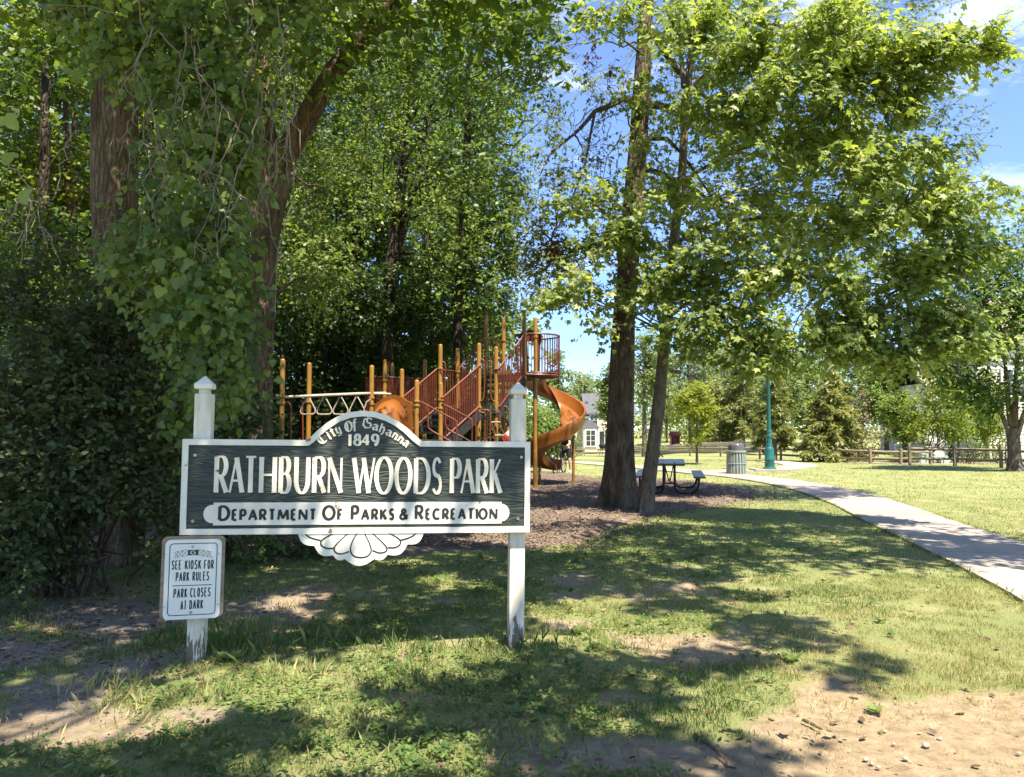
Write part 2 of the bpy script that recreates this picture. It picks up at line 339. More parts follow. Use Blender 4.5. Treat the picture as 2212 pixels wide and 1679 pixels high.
def bark(name, a, b, s=9, st=(1, 1, 0.34), bd=0.03, bs=1.0):
    m = material(name, a, b, s, st, rough=0.95, spec=0.1, lo=0.38, hi=0.62, c3=tuple(x * 1.35 + .02 for x in a), s3=1.3, t3=0.52, soft3=0.2)
    n, l = m.node_tree.nodes, m.node_tree.links; bs_ = n['Principled BSDF']
    t = n.new('ShaderNodeTexCoord'); mp = n.new('ShaderNodeMapping'); mp.inputs['Scale'].default_value = (1, 1, 0.26); l.new(t.outputs['Object'], mp.inputs[0])
    v = n.new('ShaderNodeTexVoronoi'); v.feature = 'DISTANCE_TO_EDGE'; v.inputs['Scale'].default_value = s * 2.4
    nz = n.new('ShaderNodeTexNoise'); nz.inputs['Scale'].default_value = s * 0.8; nz.inputs['Detail'].default_value = 6; l.new(mp.outputs[0], nz.inputs[0])
    mxv = n.new('ShaderNodeMix'); mxv.data_type = 'VECTOR'; mxv.inputs['Factor'].default_value = 0.09; l.new(mp.outputs[0], mxv.inputs['A']); l.new(nz.outputs['Color'], mxv.inputs['B'])
    l.new(mxv.outputs['Result'], v.inputs['Vector'])
    r = n.new('ShaderNodeValToRGB'); r.color_ramp.elements[1].position = 0.22; l.new(v.outputs['Distance'], r.inputs[0])
    ad = n.new('ShaderNodeMath'); ad.operation = 'ADD'; l.new(r.outputs[0], ad.inputs[0]); l.new(nz.outputs[0], ad.inputs[1])
    bp = n.new('ShaderNodeBump'); bp.inputs['Strength'].default_value = bs; bp.inputs['Distance'].default_value = bd
    l.new(ad.outputs[0], bp.inputs['Height']); l.new(bp.outputs[0], bs_.inputs['Normal'])
    return m
M['bark_oak'] = bark('bark_oak', (0.165, 0.122, 0.088), (0.075, 0.054, 0.040))
M['bark_maple'] = bark('bark_maple', (0.20, 0.155, 0.115), (0.105, 0.08, 0.06), 12, bd=0.015)
M['bark_dark'] = bark('bark_dark', (0.17, 0.115, 0.075), (0.085, 0.056, 0.038), 8)
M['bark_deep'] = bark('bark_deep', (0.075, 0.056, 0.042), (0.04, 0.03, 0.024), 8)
M['bark_far'] = material('bark_far', (0.16, 0.13, 0.10), (0.09, 0.07, 0.055), 5, (1, 1, 0.2), rough=0.95)
M['leaf_maple'] = leaf_material('leaf_maple', (0.125, 0.190, 0.048), (0.36, 0.42, 0.15), 0.50, tcol=(1.6, 1.6, 0.6))
M['leaf_oak'] = leaf_material('leaf_oak', (0.065, 0.110, 0.028), (0.16, 0.21, 0.055), 0.45)
M['leaf_wood'] = leaf_material('leaf_wood', (0.034, 0.078, 0.018), (0.185, 0.265, 0.055), 0.46)
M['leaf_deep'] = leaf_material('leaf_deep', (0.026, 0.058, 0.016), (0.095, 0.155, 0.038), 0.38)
M['leaf_shrub'] = leaf_material('leaf_shrub', (0.045, 0.072, 0.024), (0.115, 0.145, 0.048), 0.38)
M['leaf_vine'] = leaf_material('leaf_vine', (0.060, 0.125, 0.045), (0.25, 0.31, 0.075), 0.48)
M['leaf_far'] = leaf_material('leaf_far', (0.095, 0.14, 0.045), (0.20, 0.245, 0.085), 0.42)
M['leaf_pale'] = leaf_material('leaf_pale', (0.11, 0.155, 0.060), (0.22, 0.26, 0.11), 0.42)
M['leaf_yellow'] = leaf_material('leaf_yellow', (0.13, 0.19, 0.025), (0.26, 0.29, 0.035), 0.45)
M['leaf_olive'] = leaf_material('leaf_olive', (0.085, 0.095, 0.030), (0.17, 0.165, 0.055), 0.3)
M['needle'] = leaf_material('needle', (0.13, 0.165, 0.065), (0.28, 0.30, 0.12), 0.38)
M['leaf_red'] = leaf_material('leaf_red', (0.07, 0.012, 0.018), (0.12, 0.02, 0.025), 0.3, tcol=(1.5, 0.6, 0.6))
M['leaf_dead'] = leaf_material('leaf_dead', (0.10, 0.065, 0.04), (0.36, 0.26, 0.17), 0.15, tcol=(1, 0.8, 0.5), rough=0.8, spec=0.1)
M['leaf_pink'] = leaf_material('leaf_pink', (0.22, 0.15, 0.11), (0.34, 0.25, 0.19), 0.3, tcol=(1, .9, .8))
M['grass'] = leaf_material('grass', (0.050, 0.105, 0.028), (0.46, 0.38, 0.20), 0.35, tcol=(1.5, 1.5, 0.6), rough=0.6, spec=0.2)
e = M['grass'].node_tree.nodes['Color Ramp'].color_ramp
k = e.elements.new(0.5); k.color = (0.165, 0.22, 0.065, 1)
M['weed'] = leaf_material('weed', (0.055, 0.110, 0.034), (0.19, 0.26, 0.075), 0.38)
M['mulch_chip'] = leaf_material('mulch_chip', (0.085, 0.063, 0.05), (0.29, 0.215, 0.165), 0.0, rough=0.9, spec=0.1)
def ground_material():
    m = bpy.data.materials.new('lawn'); m.use_nodes = True
    n, l = m.node_tree.nodes, m.node_tree.links; b = n['Principled BSDF']; b.inputs['Roughness'].default_value = 0.95; b.inputs['Specular IOR Level'].default_value = 0.1
    t = n.new('ShaderNodeTexCoord')
    def nz(s, d=6, r=0.62):
        q = n.new('ShaderNodeTexNoise'); q.inputs['Scale'].default_value = s; q.inputs['Detail'].default_value = d; q.inputs['Roughness'].default_value = r
        l.new(t.outputs['Object'], q.inputs[0]); return q.outputs[0]
    def ramp(x, st):
        r = n.new('ShaderNodeValToRGB'); e = r.color_ramp
        e.elements[0].position, e.elements[0].color = st[0][0], (*st[0][1], 1); e.elements[1].position, e.elements[1].color = st[-1][0], (*st[-1][1], 1)
        for p, c in st[1:-1]:
            k = e.elements.new(p); k.color = (*c, 1)
        l.new(x, r.inputs[0]); return r.outputs[0]
    def mix(f, a, bb):
        k = n.new('ShaderNodeMix'); k.data_type = 'RGBA'; l.new(f, k.inputs['Factor']); l.new(a, k.inputs['A']); l.new(bb, k.inputs['B']); return k.outputs['Result']
    def attr(a):
        k = n.new('ShaderNodeAttribute'); k.attribute_name = a; return k.outputs['Fac']
    g1 = ramp(nz(55, 8, 0.7), [(0.30, (0.11, 0.105, 0.050)), (0.5, (0.24, 0.22, 0.105)), (0.72, (0.42, 0.35, 0.21))])
    g2 = ramp(nz(1.1, 5), [(0.3, (0.14, 0.20, 0.058)), (0.52, (0.21, 0.265, 0.088)), (0.72, (0.42, 0.36, 0.20))])
    h = n.new('ShaderNodeMix'); h.data_type = 'RGBA'; h.inputs['Factor'].default_value = 0.55; l.new(g1, h.inputs['A']); l.new(g2, h.inputs['B'])
    dirt = ramp(nz(9, 10, 0.7), [(0.28, (0.19, 0.132, 0.080)), (0.48, (0.33, 0.248, 0.155)), (0.68, (0.46, 0.36, 0.235))])
    grey = ramp(nz(26, 8, 0.75), [(0.3, (0.13, 0.10, 0.08)), (0.5, (0.27, 0.22, 0.18)), (0.7, (0.43, 0.37, 0.31))])
    d = mix(attr('grey'), dirt, grey)
    l.new(mix(attr('bare'), h.outputs['Result'], d), b.inputs['Base Color'])
    bp = n.new('ShaderNodeBump'); bp.inputs['Strength'].default_value = 0.9; bp.inputs['Distance'].default_value = 0.03
    l.new(nz(30, 12, 0.78), bp.inputs['Height']); l.new(bp.outputs[0], b.inputs['Normal'])
    return m
M['lawn'] = ground_material()
M['mulch'] = material('mulch', (0.21, 0.155, 0.118), (0.10, 0.075, 0.058), 38, rough=0.95, spec=0.1, bump=0.9, bscale=45, bdist=0.03, lo=0.3, hi=0.7, c3=(0.32, 0.245, 0.19), s3=3.0, t3=0.55, soft3=0.15)
# ------------------------------------------------------------------ the ground
def ell(px, py, cx, cy_, rx, ry, k=1.0):
    return k * np.exp(-(((px - cx) / rx) ** 2 + ((py - cy_) / ry) ** 2))
BARE = [(620, 1345, 130, 22, .6), (900, 1370, 130, 18, .55), (1040, 1245, 120, 12, .5), (1180, 1340, 60, 30, .5), (820, 1500, 120, 18, .35), (1350, 1450, 130, 20, .45), (1560, 1440, 90, 16, .4), (1250, 1250, 90, 12, .35), (260, 1450, 110, 24, .5), (1150, 1640, 100, 26, .5), (1900, 1560, 260, 40, .8), (2150, 1530, 180, 50, .7), (1400, 1400, 160, 30, .5), (1680, 1560, 120, 30, .5), (1950, 1640, 330, 70, 1.1), (2160, 1620, 240, 90, 1.2), (1700, 1640, 200, 60, .8), (1800, 1500, 120, 45, .55), (1450, 1385, 130, 28, .9), (1250, 1350, 110, 18, .6), (980, 1303, 90, 14, .9),
        (1130, 1300, 70, 10, .6), (640, 1270, 160, 32, .7), (560, 1320, 120, 30, .6), (760, 1340, 120, 14, .6), (80, 1400, 240, 90, 1.0), (60, 1520, 130, 45, .8), (150, 1590, 160, 30, .7),
        (430, 1545, 60, 14, .7), (1320, 1508, 90, 22, .8), (1480, 1480, 60, 16, .7), (1310, 1620, 160, 36, .9), (1500, 1650, 180, 40, .9), (1010, 1335, 70, 12, .6), (300, 1340, 180, 60, .7),
        (1200, 1570, 70, 16, .4), (830, 1235, 90, 12, .6), (2080, 1340, 90, 20, .35), (1330, 1215, 110, 12, .5), (1960, 1420, 90, 18, .45), (750, 1640, 50, 14, .4), (640, 1300, 60, 14, .6)]
def masks(x, y):
    px, py = project(x, y, 0.0 * x)
    b = sum(ell(px, py, *q) for q in BARE)
    n = fbm(x, y, 1.6, 2, 4); n2 = fbm(x, y, 0.55, 8, 3)
    near = smooth(12, 7, y)
    b = b + (n - 0.5) * 2.0 + near * ((n2 - 0.50) * 1.3 + (fbm(x, y, 5.0, 13, 3) - .5) * 1.1)
    bare = smooth(0.34, 0.70, b) * (0.35 + 0.65 * smooth(22, 12, y))
    grey = smooth(760, 420, px) * smooth(1180, 1230, py) * smooth(1600, 1500, py) + smooth(0.62, 0.4, fbm(x, y, 0.8, 3, 2)) * 0.5 * smooth(1800, 1300, px)
    return bare, np.clip(grey, 0, 1)
def spaced(lo, a, b, hi, d, g):
    xs = list(np.arange(a, b, d)); s = d; q = xs[-1]
    while q < hi: s *= g; q += s; xs.append(min(q, hi))
    s = d; q = xs[0]; pre = []
    while q > lo: s *= g; q -= s; pre.append(max(q, lo))
    return np.array(pre[::-1] + xs)
gx = spaced(-900, -6, 7, 900, 0.08, 1.10); gy = spaced(-120, 2.8, 11, 1500, 0.08, 1.07)
GX, GY = np.meshgrid(gx, gy); X, Y = GX.ravel(), GY.ravel()
bare, grey = masks(X, Y)
Z = gz(X, Y) + (fbm(X, Y, 6, 1, 3) - 0.5) * 0.025 * smooth(14, 9, Y) - 0.012 * bare * smooth(14, 9, Y)
nx_, ny_ = len(gx), len(gy); I = np.arange(nx_ * ny_).reshape(ny_, nx_)
Qd = np.stack([I[:-1, :-1], I[:-1, 1:], I[1:, 1:], I[1:, :-1]], -1).reshape(-1, 4)
go = link('ground', raw_mesh('ground', np.stack([X, Y, Z], -1), Qd, M['lawn'], True, {'bare': bare, 'grey': grey})); tag(go, kind='structure')

def sheet(name, poly, mat, lift, kind='structure', grid=0.5, edge=0.25, parent=None):   # a raised patch of ground with an uneven edge
    poly = np.array(poly, float)
    x0, y0 = poly.min(0) - edge; x1, y1 = poly.max(0) + edge
    xs, ys = np.arange(x0, x1 + grid, grid), np.arange(y0, y1 + grid, grid)
    A, B = np.meshgrid(xs, ys); A, B = A.ravel(), B.ravel()
    sd = signed(poly, A, B) + (fbm(A, B, 1.2, 4, 3) - 0.5) * 2 * edge
    z = gz(A, B) + np.where(sd > 0, lift * smooth(0, 0.35, sd), -0.06) + (fbm(A, B, 3, 6, 3) - 0.5) * 0.03
    J = np.arange(len(A)).reshape(len(ys), len(xs)); q = np.stack([J[:-1, :-1], J[:-1, 1:], J[1:, 1:], J[1:, :-1]], -1).reshape(-1, 4)
    q = q[(sd[q] > -grid * 1.5).any(1)]
    o = link(name, raw_mesh(name, np.stack([A, B, z], -1), q, mat, True), parent); tag(o, kind=kind); return o
def signed(poly, x, y):                           # signed distance to a polygon, positive inside
    x, y = np.asarray(x, float), np.asarray(y, float); d = np.full(x.shape, 1e9); ins = np.zeros(x.shape, bool); m = len(poly)
    for i in range(m):
        a, b = poly[i], poly[(i + 1) % m]; e = b - a
        t = np.clip(((x - a[0]) * e[0] + (y - a[1]) * e[1]) / (e @ e), 0, 1)
        d = np.minimum(d, np.hypot(x - a[0] - t * e[0], y - a[1] - t * e[1]))
        c = (a[1] > y) != (b[1] > y)
        ins ^= c & (x < (b[0] - a[0]) * (y - a[1]) / (b[1] - a[1] + 1e-12) + a[0])
    return np.where(ins, d, -d)
MULCH = [gnd(*p)[:2] for p in [(760, 1212), (900, 1200), (1100, 1196), (1250, 1182), (1330, 1150), (1400, 1118), (1500, 1098), (1610, 1084), (1648, 1070), (1590, 1053), (1480, 1040), (1380, 1036), (1290, 1034), (1240, 1024), (1150, 1018)]]
MULCH += [np.array(p) for p in [(-1.0, 26), (-6, 26), (-11, 24), (-11, 15), (-6, 11.5), (-3.5, 10.3)]]
MULCH = np.array(MULCH)
sheet('mulch_bed', MULCH, M['mulch'], 0.05, grid=0.12, edge=0.5)

# concrete path: slab after slab with tooled joints between them
LE = np.array([gnd(*p)[:2] for p in [(2560, 1560), (2211, 1302), (2000, 1190), (1870, 1130), (1800, 1090), (1720, 1060), (1650, 1045), (1560, 1031), (1480, 1023.5), (1380, 1013), (1300, 1006.5), (1230, 1001.5), (1150, 997), (1000, 990)]])
def resample(p, d):
    s = np.concatenate([[0], np.cumsum(np.hypot(*np.diff(p, axis=0).T))]); n = int(s[-1] / d)
    q = np.linspace(0, s[-1], 400)
    c = np.stack([np.interp(q, s, p[:, 0]), np.interp(q, s, p[:, 1])], -1)
    for _ in range(60): c[1:-1] = (c[:-2] + 2 * c[1:-1] + c[2:]) / 4
    s = np.concatenate([[0], np.cumsum(np.hypot(*np.diff(c, axis=0).T))]); q = np.linspace(0, s[-1], n + 1)
    return np.stack([np.interp(q, s, c[:, 0]), np.interp(q, s, c[:, 1])], -1)
PATHS = []
def slab_path(left, width, d=1.5, sub=4):
    c = resample(left, d / sub); t = np.gradient(c, axis=0); t /= np.hypot(*t.T)[:, None]; r = np.stack([t[:, 1], -t[:, 0]], -1)
    PATHS.append(np.concatenate([c, (c + r * width)[::-1]]))
    root = tag(bpy.data.objects.new('path', None), kind='structure'); col.objects.link(root); ORG[root.name] = np.zeros(3)
    for i in range(0, len(c) - sub, sub):
        mb = MB(); vs = []; z0 = random.uniform(-.004, .004)
        for k in range(sub + 1):
            j = i + k; o = t[j] * (0.011 if k == 0 else -0.011 if k == sub else 0)
            for e in (0, width):
                p = c[j] + r[j] * e + o; z = float(gz(p[0], p[1])) + z0
                vs += [(p[0], p[1], z + 0.035), (p[0], p[1], z - 0.1)]
        fs = []
        for k in range(sub):
            a = 4 * k; fs += [(a, a + 2, a + 6, a + 4), (a, a + 4, a + 5, a + 1), (a + 2, a + 3, a + 7, a + 6)]
        fs += [(0, 1, 3, 2), (4 * sub, 4 * sub + 2, 4 * sub + 3, 4 * sub + 1)]
        mb.add(vs, fs).build('slab', M['concrete'], root)
    return root
slab_path(LE, 1.5)
BR = np.array([gnd(*p)[:2] for p in [(1500, 1024), (1600, 1020), (1665, 1019), (1720, 1015), (1770, 1008), (1752, 1003), (1712, 999), (1690, 996)]])
slab_path(BR[::-1], 1.4, 1.5, 3)
slab_path(np.array([[16.0, 37.2], [20, 36.6], [24, 36.2]]), 0.7, 1.5, 2)

# ------------------------------------------------------------------ lettering: pen strokes on skeletons, each letter its own raised piece
def arc(cx, cy_, rx, ry, a0, a1, n=14):
    return [(cx + rx * math.cos(R(a0 + (a1 - a0) * i / n)), cy_ + ry * math.sin(R(a0 + (a1 - a0) * i / n))) for i in range(n + 1)]
_S = arc(.5, .755, .43, .245, 28, 270, 12)[:-1] + arc(.5, .255, .47, .255, 90, -152, 14)
CAPS = {
 'A': [('n', [(0, 0), (.5, 1)]), ('k', [(.5, 1), (1, 0)]), ('n', [(.2, .34), (.8, .34)])],
 'B': [('k', [(0, 0), (0, 1)]), ('c', [(0, 1), (.45, 1)] + arc(.5, .765, .40, .235, 90, -90) + [(0, .53)]), ('c', [(0, .53), (.5, .53)] + arc(.55, .265, .45, .265, 90, -90) + [(0, 0)])],
 'C': [('c', arc(.55, .5, .55, .5, 48, 312, 20))],
 'D': [('k', [(0, 0), (0, 1)]), ('c', [(0, 1), (.35, 1)] + arc(.38, .5, .62, .5, 90, -90, 18) + [(0, 0)])],
 'E': [('k', [(0, 0), (0, 1)]), ('n', [(0, 1), (.95, 1)]), ('n', [(0, .53), (.8, .53)]), ('n', [(0, 0), (1, 0)])],
 'F': [('k', [(0, 0), (0, 1)]), ('n', [(0, 1), (1, 1)]), ('n', [(0, .52), (.82, .52)])],
 'G': [('c', arc(.55, .5, .55, .5, 48, 318, 20)), ('k', [(.97, .14), (.97, .47)]), ('n', [(.62, .47), (1.06, .47)])],
 'H': [('k', [(0, 0), (0, 1)]), ('k', [(1, 0), (1, 1)]), ('n', [(0, .50), (1, .50)])],
 'I': [('k', [(.5, 0), (.5, 1)])],
 'K': [('k', [(0, 0), (0, 1)]), ('n', [(0, .42), (.92, 1)]), ('k', [(.3, .58), (1, 0)])],
 'L': [('k', [(0, 1), (0, 0)]), ('n', [(0, 0), (1, 0)])],
 'M': [('n', [(0, 0), (.1, 1)]), ('k', [(.1, 1), (.5, .12)]), ('n', [(.5, .12), (.9, 1)]), ('k', [(.9, 1), (1, 0)])],
 'N': [('n', [(0, 0), (0, 1)]), ('k', [(0, 1), (1, 0)]), ('n', [(1, 0), (1, 1)])],
 'O': [('o', arc(.5, .5, .5, .5, 90, 450, 30)[:-1])],
 'P': [('k', [(0, 0), (0, 1)]), ('c', [(0, 1), (.5, 1)] + arc(.55, .725, .45, .275, 90, -90) + [(0, .45)])],
 'R': [('k', [(0, 0), (0, 1)]), ('c', [(0, 1), (.45, 1)] + arc(.5, .735, .42, .265, 90, -90) + [(0, .47)]), ('k', [(.42, .47), (1, 0)])],
 'S': [('s', _S)],
 'T': [('k', [(.5, 0), (.5, 1)]), ('n', [(0, 1), (1, 1)])],
 'U': [('c', [(0, 1), (0, .36)] + arc(.5, .36, .5, .36, 180, 360, 16) + [(1, 1)])],
 'W': [('k', [(0, 1), (.27, 0)]), ('n', [(.27, 0), (.52, 1)]), ('k', [(.48, 1), (.75, 0)]), ('n', [(.75, 0), (1, 1)])],
 '&': [('c', [(1, .0), (.30, .66)] + arc(.47, .79, .24, .21, 210, -30, 12) + [(.30, .50)] + arc(.38, .26, .38, .26, 110, 300, 12) + [(.80, .22), (.98, .46)])],
 '1': [('n', [(.1, .82), (.5, 1)]), ('k', [(.5, 1), (.5, 0)]), ('n', [(.12, 0), (.9, 0)])],
 '8': [('c', arc(.5, .745, .38, .255, 90, 450, 20)), ('c', arc(.5, .265, .5, .265, 90, 450, 20))],
 '4': [('n', [(.62, 1), (0, .30)]), ('n', [(0, .30), (1, .30)]), ('k', [(.66, 1), (.66, 0)])],
 '9': [('c', arc(.5, .68, .46, .32, 0, 360, 20)), ('k', [(.96, .68), (.92, .35), (.72, .10), (.40, 0)])],
}
BLACK = {   # broken-pen hand of the arched line
 'C': [arc(.55, .5, .5, .5, 58, 300, 12), [(.40, .92), (.40, .12)], [(.75, .95), (1.0, .86)]],
 'i': [[(.2, .62), (.5, .70), (.5, .08), (.8, 0)], [(.42, .86), (.6, 1.0)]],
 't': [[(.45, .98), (.45, .08), (.85, .02)], [(.05, .70), (.9, .74)]],
 'y': [[(.05, .68), (.2, .72), (.2, .10), (.55, 0), (.8, .12)], [(.8, .74), (.8, -.1), (.5, -.32), (.1, -.26)]],
 'O': [arc(.5, .5, .5, .5, 100, 460, 18), [(.34, .86), (.34, .14)]],
 'f': [[(.9, .92), (.65, 1.0), (.42, .85), (.42, -.12)], [(.05, .64), (.85, .68)]],
 'G': [[(1, .9), (.55, 1.0), (.12, .82), (.05, .3), (.3, .02), (.8, .04), (.98, .3), (.8, .52), (.5, .5)], [(.45, .95), (.45, .55)]],
 'a': [[(.12, .62), (.5, .72), (.78, .58), (.78, .08), (1, 0)], [(.78, .40), (.3, .38), (.1, .2), (.3, 0), (.78, .16)]],
 'h': [[(.12, 1.05), (.2, .95), (.2, 0)], [(.2, .58), (.62, .72), (.85, .5), (.82, .05), (.55, -.22)]],
 'n': [[(.02, .64), (.2, .70), (.2, 0)], [(.2, .56), (.6, .72), (.82, .60), (.82, .06), (1, 0)]],
}
def pen_strokes(ch, x, y, w, h, thick, thin):
    out = []
    for kind, pts in CAPS[ch]:
        q = [(x + thick / 2 * .8 + p[0] * (w - thick * .8), y + thin / 2 + p[1] * (h - thin)) for p in pts]
        closed = kind == 'o'
        if kind == 'k': wd = thick
        elif kind == 'n': wd = thin
        else:
            m = len(q); wd = []
            for i in range(m):
                a = q[i - 1] if (i or closed) else q[i]; b = q[(i + 1) % m] if (i < m - 1 or closed) else q[i]
                dx, dy = b[0] - a[0], b[1] - a[1]; L = math.hypot(dx, dy) or 1
                f = abs(dy) / L if kind != 's' else abs(dx) / L * (0.75 if 0.25 < i / m < 0.78 else 0.1) + .35
                wd.append(thin + (thick - thin) * min(1, f) ** 1.2)
        out.append((q, wd, closed))
    return out
def letter(ch, x, y, w, h, thick, thin, fr, n0, n1, mat, parent, name='letter', flare=1.0):
    mb = MB()
    for i, (q, wd, cl) in enumerate(pen_strokes(ch, x, y, w, h, thick, thin)):
        if flare != 1 and np.isscalar(wd) and len(q) == 2:
            a, b = np.array(q[0]), np.array(q[1]); q = [tuple(a + (b - a) * t) for t in (0, .12, .5, .88, 1)]; wd = [wd * flare, wd * (1 + (flare - 1) * .4), wd, wd * (1 + (flare - 1) * .4), wd * flare]
        mb.ribbon(q, wd, fr, n0, n1 + 0.00025 * i, closed=cl)
    return mb.build(name, mat, parent)
ADV = {'I': .12, 'M': 1.05, 'W': 1.15, 'N': .82, 'O': .90, 'C': .78, 'D': .78, 'A': .82, 'R': .66, 'P': .60, 'K': .68, 'S': .52, 'E': .52, 'T': .62, '&': .85, 'F': .5, 'L': .5, 'U': .7, 'G': .85, 'H': .75, 'B': .6}
def word(text, x0, x1, y, h_of, thick, thin, fr, n0, n1, mat, parent, gap=.16, big=None):
    hs = [h_of(i) for i in range(len(text))]; ws = [ADV[c] * hh for c, hh in zip(text, hs)]
    g = gap * min(hs); tot = sum(ws) + g * (len(text) - 1); k = (x1 - x0) / tot; x = x0
    for c, hh, w_ in zip(text, hs, ws):
        f = 1.0 if hh == min(hs) else 1.15
        letter(c, x, y, max(w_ * k, thick * f), hh, thick * f, thin * f, fr, n0, n1, mat, parent); x += (w_ + g) * k

# ------------------------------------------------------------------ the park sign
def D1(cx, cy_): return (340.16 + cx * .38497, 782.37 + cy_ * .38497)          # first close-up -> picture
BL, BRr = at(*D1(128, 966), 5.30), at(*D1(2083, 950), 5.64)
U = BRr - BL; SW = np.linalg.norm(U); U /= SW
V = np.array([0, 0, 1.0]) - U * U[2]; V /= np.linalg.norm(V); Nn = np.cross(U, V)
def plane_hit(px, py):
    d = ray(px, py); o = np.array([0, 0, H_CAM]); t = ((BL - o) @ Nn) / (d @ Nn); q = o + d * t - BL; return q @ U, q @ V
def uv(cx, cy_): return plane_hit(*D1(cx, cy_))
BASE = np.array([(BL[0] + BRr[0]) / 2, (BL[1] + BRr[1]) / 2, 0]); BASE[2] = float(gz(BASE[0], BASE[1]))
def SF(u, v, n): return BL + U * u + V * v + Nn * n
sign = thing('park_sign', BASE, 'long green and white wooden park name sign on two white posts', 'sign')
SH = (uv(145, 425)[1] + uv(2100, 460)[1]) / 2
TB = 0.042
arc_pts = [uv(*p) for p in [(838, 462), (860, 425), (900, 385), (950, 345), (1010, 308), (1080, 284), (1150, 276), (1220, 282), (1290, 304), (1350, 335), (1400, 372), (1450, 420), (1482, 474)]]
outline = [(0, 0), (SW, 0), (SW, SH)] + [(u, v if 0 < i < 12 else SH) for i, (u, v) in enumerate(arc_pts)][::-1] + [(0, SH)]
# the board is three planks edge to edge, the arch cut from the top one
seams = [0, uv(700, 790)[1], uv(700, 606)[1]]
for i in range(2): MB().prism([(0, seams[i]), (SW, seams[i]), (SW, seams[i + 1] - .0025), (0, seams[i + 1] - .0025)], SF, -TB, .0006 * i).build('plank', M['sign_green'], sign)
MB().prism([(0, seams[2]), (SW, seams[2])] + outline[2:], SF, -TB, -.0004).build('plank', M['sign_green'], sign)
board_o = sign
rw = 0.036
rim = MB()
def inset(poly, d):
    p = [np.array(q) for q in poly]; o = []; m = len(p)
    for i in range(m):
        a, b, c = p[i - 1], p[i], p[(i + 1) % m]; d1 = (b - a) / np.linalg.norm(b - a); d2 = (c - b) / np.linalg.norm(c - b)
        n1, n2 = np.array([-d1[1], d1[0]]), np.array([-d2[1], d2[0]]); n = n1 + n2; n /= max(n @ n1, .6) if False else np.linalg.norm(n)
        o.append(b + n * d / max(n @ n1, .5))
    return o
ins = inset(outline, rw)
m = len(outline)
out2 = inset(outline, -0.004)
rim.add([SF(*q, -TB - .004) for q in out2] + [SF(*q, .010) for q in out2] + [SF(*q, .010) for q in ins] + [SF(*q, -.002) for q in ins],
        [f for i in range(m) for j in [(i + 1) % m] for f in ((i, j, m + j, m + i), (m + i, m + j, 2 * m + j, 2 * m + i), (2 * m + i, 2 * m + j, 3 * m + j, 3 * m + i))])
rim.build('rim', M['white_paint'], sign)
for (bx, tx, ttop) in (((197, 1560), (235, 300), 175), ((1995, 1500), (2048, 330), 205)):
    u = (uv(*bx)[0] + uv(*tx)[0]) / 2 + .005
    pw = .112; nc = -TB - .006 - pw / 2
    vt = uv(tx[0], ttop)[1]; cap_h = uv(tx[0], ttop)[1] - 0
    vb = (-0.25 - SF(u, 0, nc)[2]) / V[2]; vw = (BASE[2] + (0.10 if bx[0] < 900 else .26) - SF(u, 0, nc)[2]) / V[2]
    def bx_(mb, hw, v0, v1):
        mb.prism([(u - hw, v0), (u + hw, v0), (u + hw, v1), (u - hw, v1)], SF, nc - hw, nc + hw); return mb
    po = bx_(MB(), pw / 2, vb, vt).build('post', M['post_paint'], sign, bevel=.006)
    bx_(MB(), pw / 2 - .022, vt - .01, vt + .032).build('cap_neck', M['post_paint'], po)
    h = pw / 2 + .004; v1 = vt + .032; c = MB()
    ring = lambda hw, v: [SF(u - hw, v, nc - hw), SF(u + hw, v, nc - hw), SF(u + hw, v, nc + hw), SF(u - hw, v, nc + hw)]
    c.add(ring(h - .008, v1) + ring(h, v1 + .008) + ring(h, v1 + .035) + ring(.006, v1 + .092), [(3, 2, 1, 0)] + [(4 * k + i, 4 * k + (i + 1) % 4, 4 * k + 4 + (i + 1) % 4, 4 * k + 4 + i) for k in range(3) for i in range(4)] + [(12, 13, 14, 15)])
    c.build('post_cap', M['white_paint'], po)
for p in ((212, 522), (198, 892), (2040, 533), (2021, 878)):
    u, v = uv(*p); MB().prism([(u + .011 * math.cos(k * R(30)), v + .011 * math.sin(k * R(30))) for k in range(12)], SF, 0, .008).build('bolt', M['steel'], board_o)
# RATHBURN WOODS PARK: raised letters
L1 = [('R', 318, 396, 525, 737), ('A', 394, 484, 530, 737), ('T', 482, 558, 526, 737), ('H', 570, 664, 527, 738), ('B', 680, 748, 528, 738), ('U', 766, 852, 528, 740), ('R', 868, 944, 530, 738), ('N', 950, 1038, 532, 738),
      ('W', 1088, 1222, 532, 740), ('O', 1216, 1320, 530, 742), ('O', 1328, 1426, 533, 742), ('D', 1438, 1528, 535, 741), ('S', 1534, 1596, 536, 741), ('P', 1640, 1702, 537, 740), ('A', 1694, 1780, 538, 740), ('R', 1786, 1856, 539, 740), ('K', 1864, 1932, 540, 739)]
for ch, a, b, t, bo in L1:
    u0, v0 = uv(a, bo); u1, _ = uv(b, bo); _, v1 = uv((a + b) / 2, t)
    letter(ch, u0, v0, u1 - u0, v1 - v0, 0.0300, .0140, SF, -.002, .007, M['letter_paint'], board_o, flare=1.08)
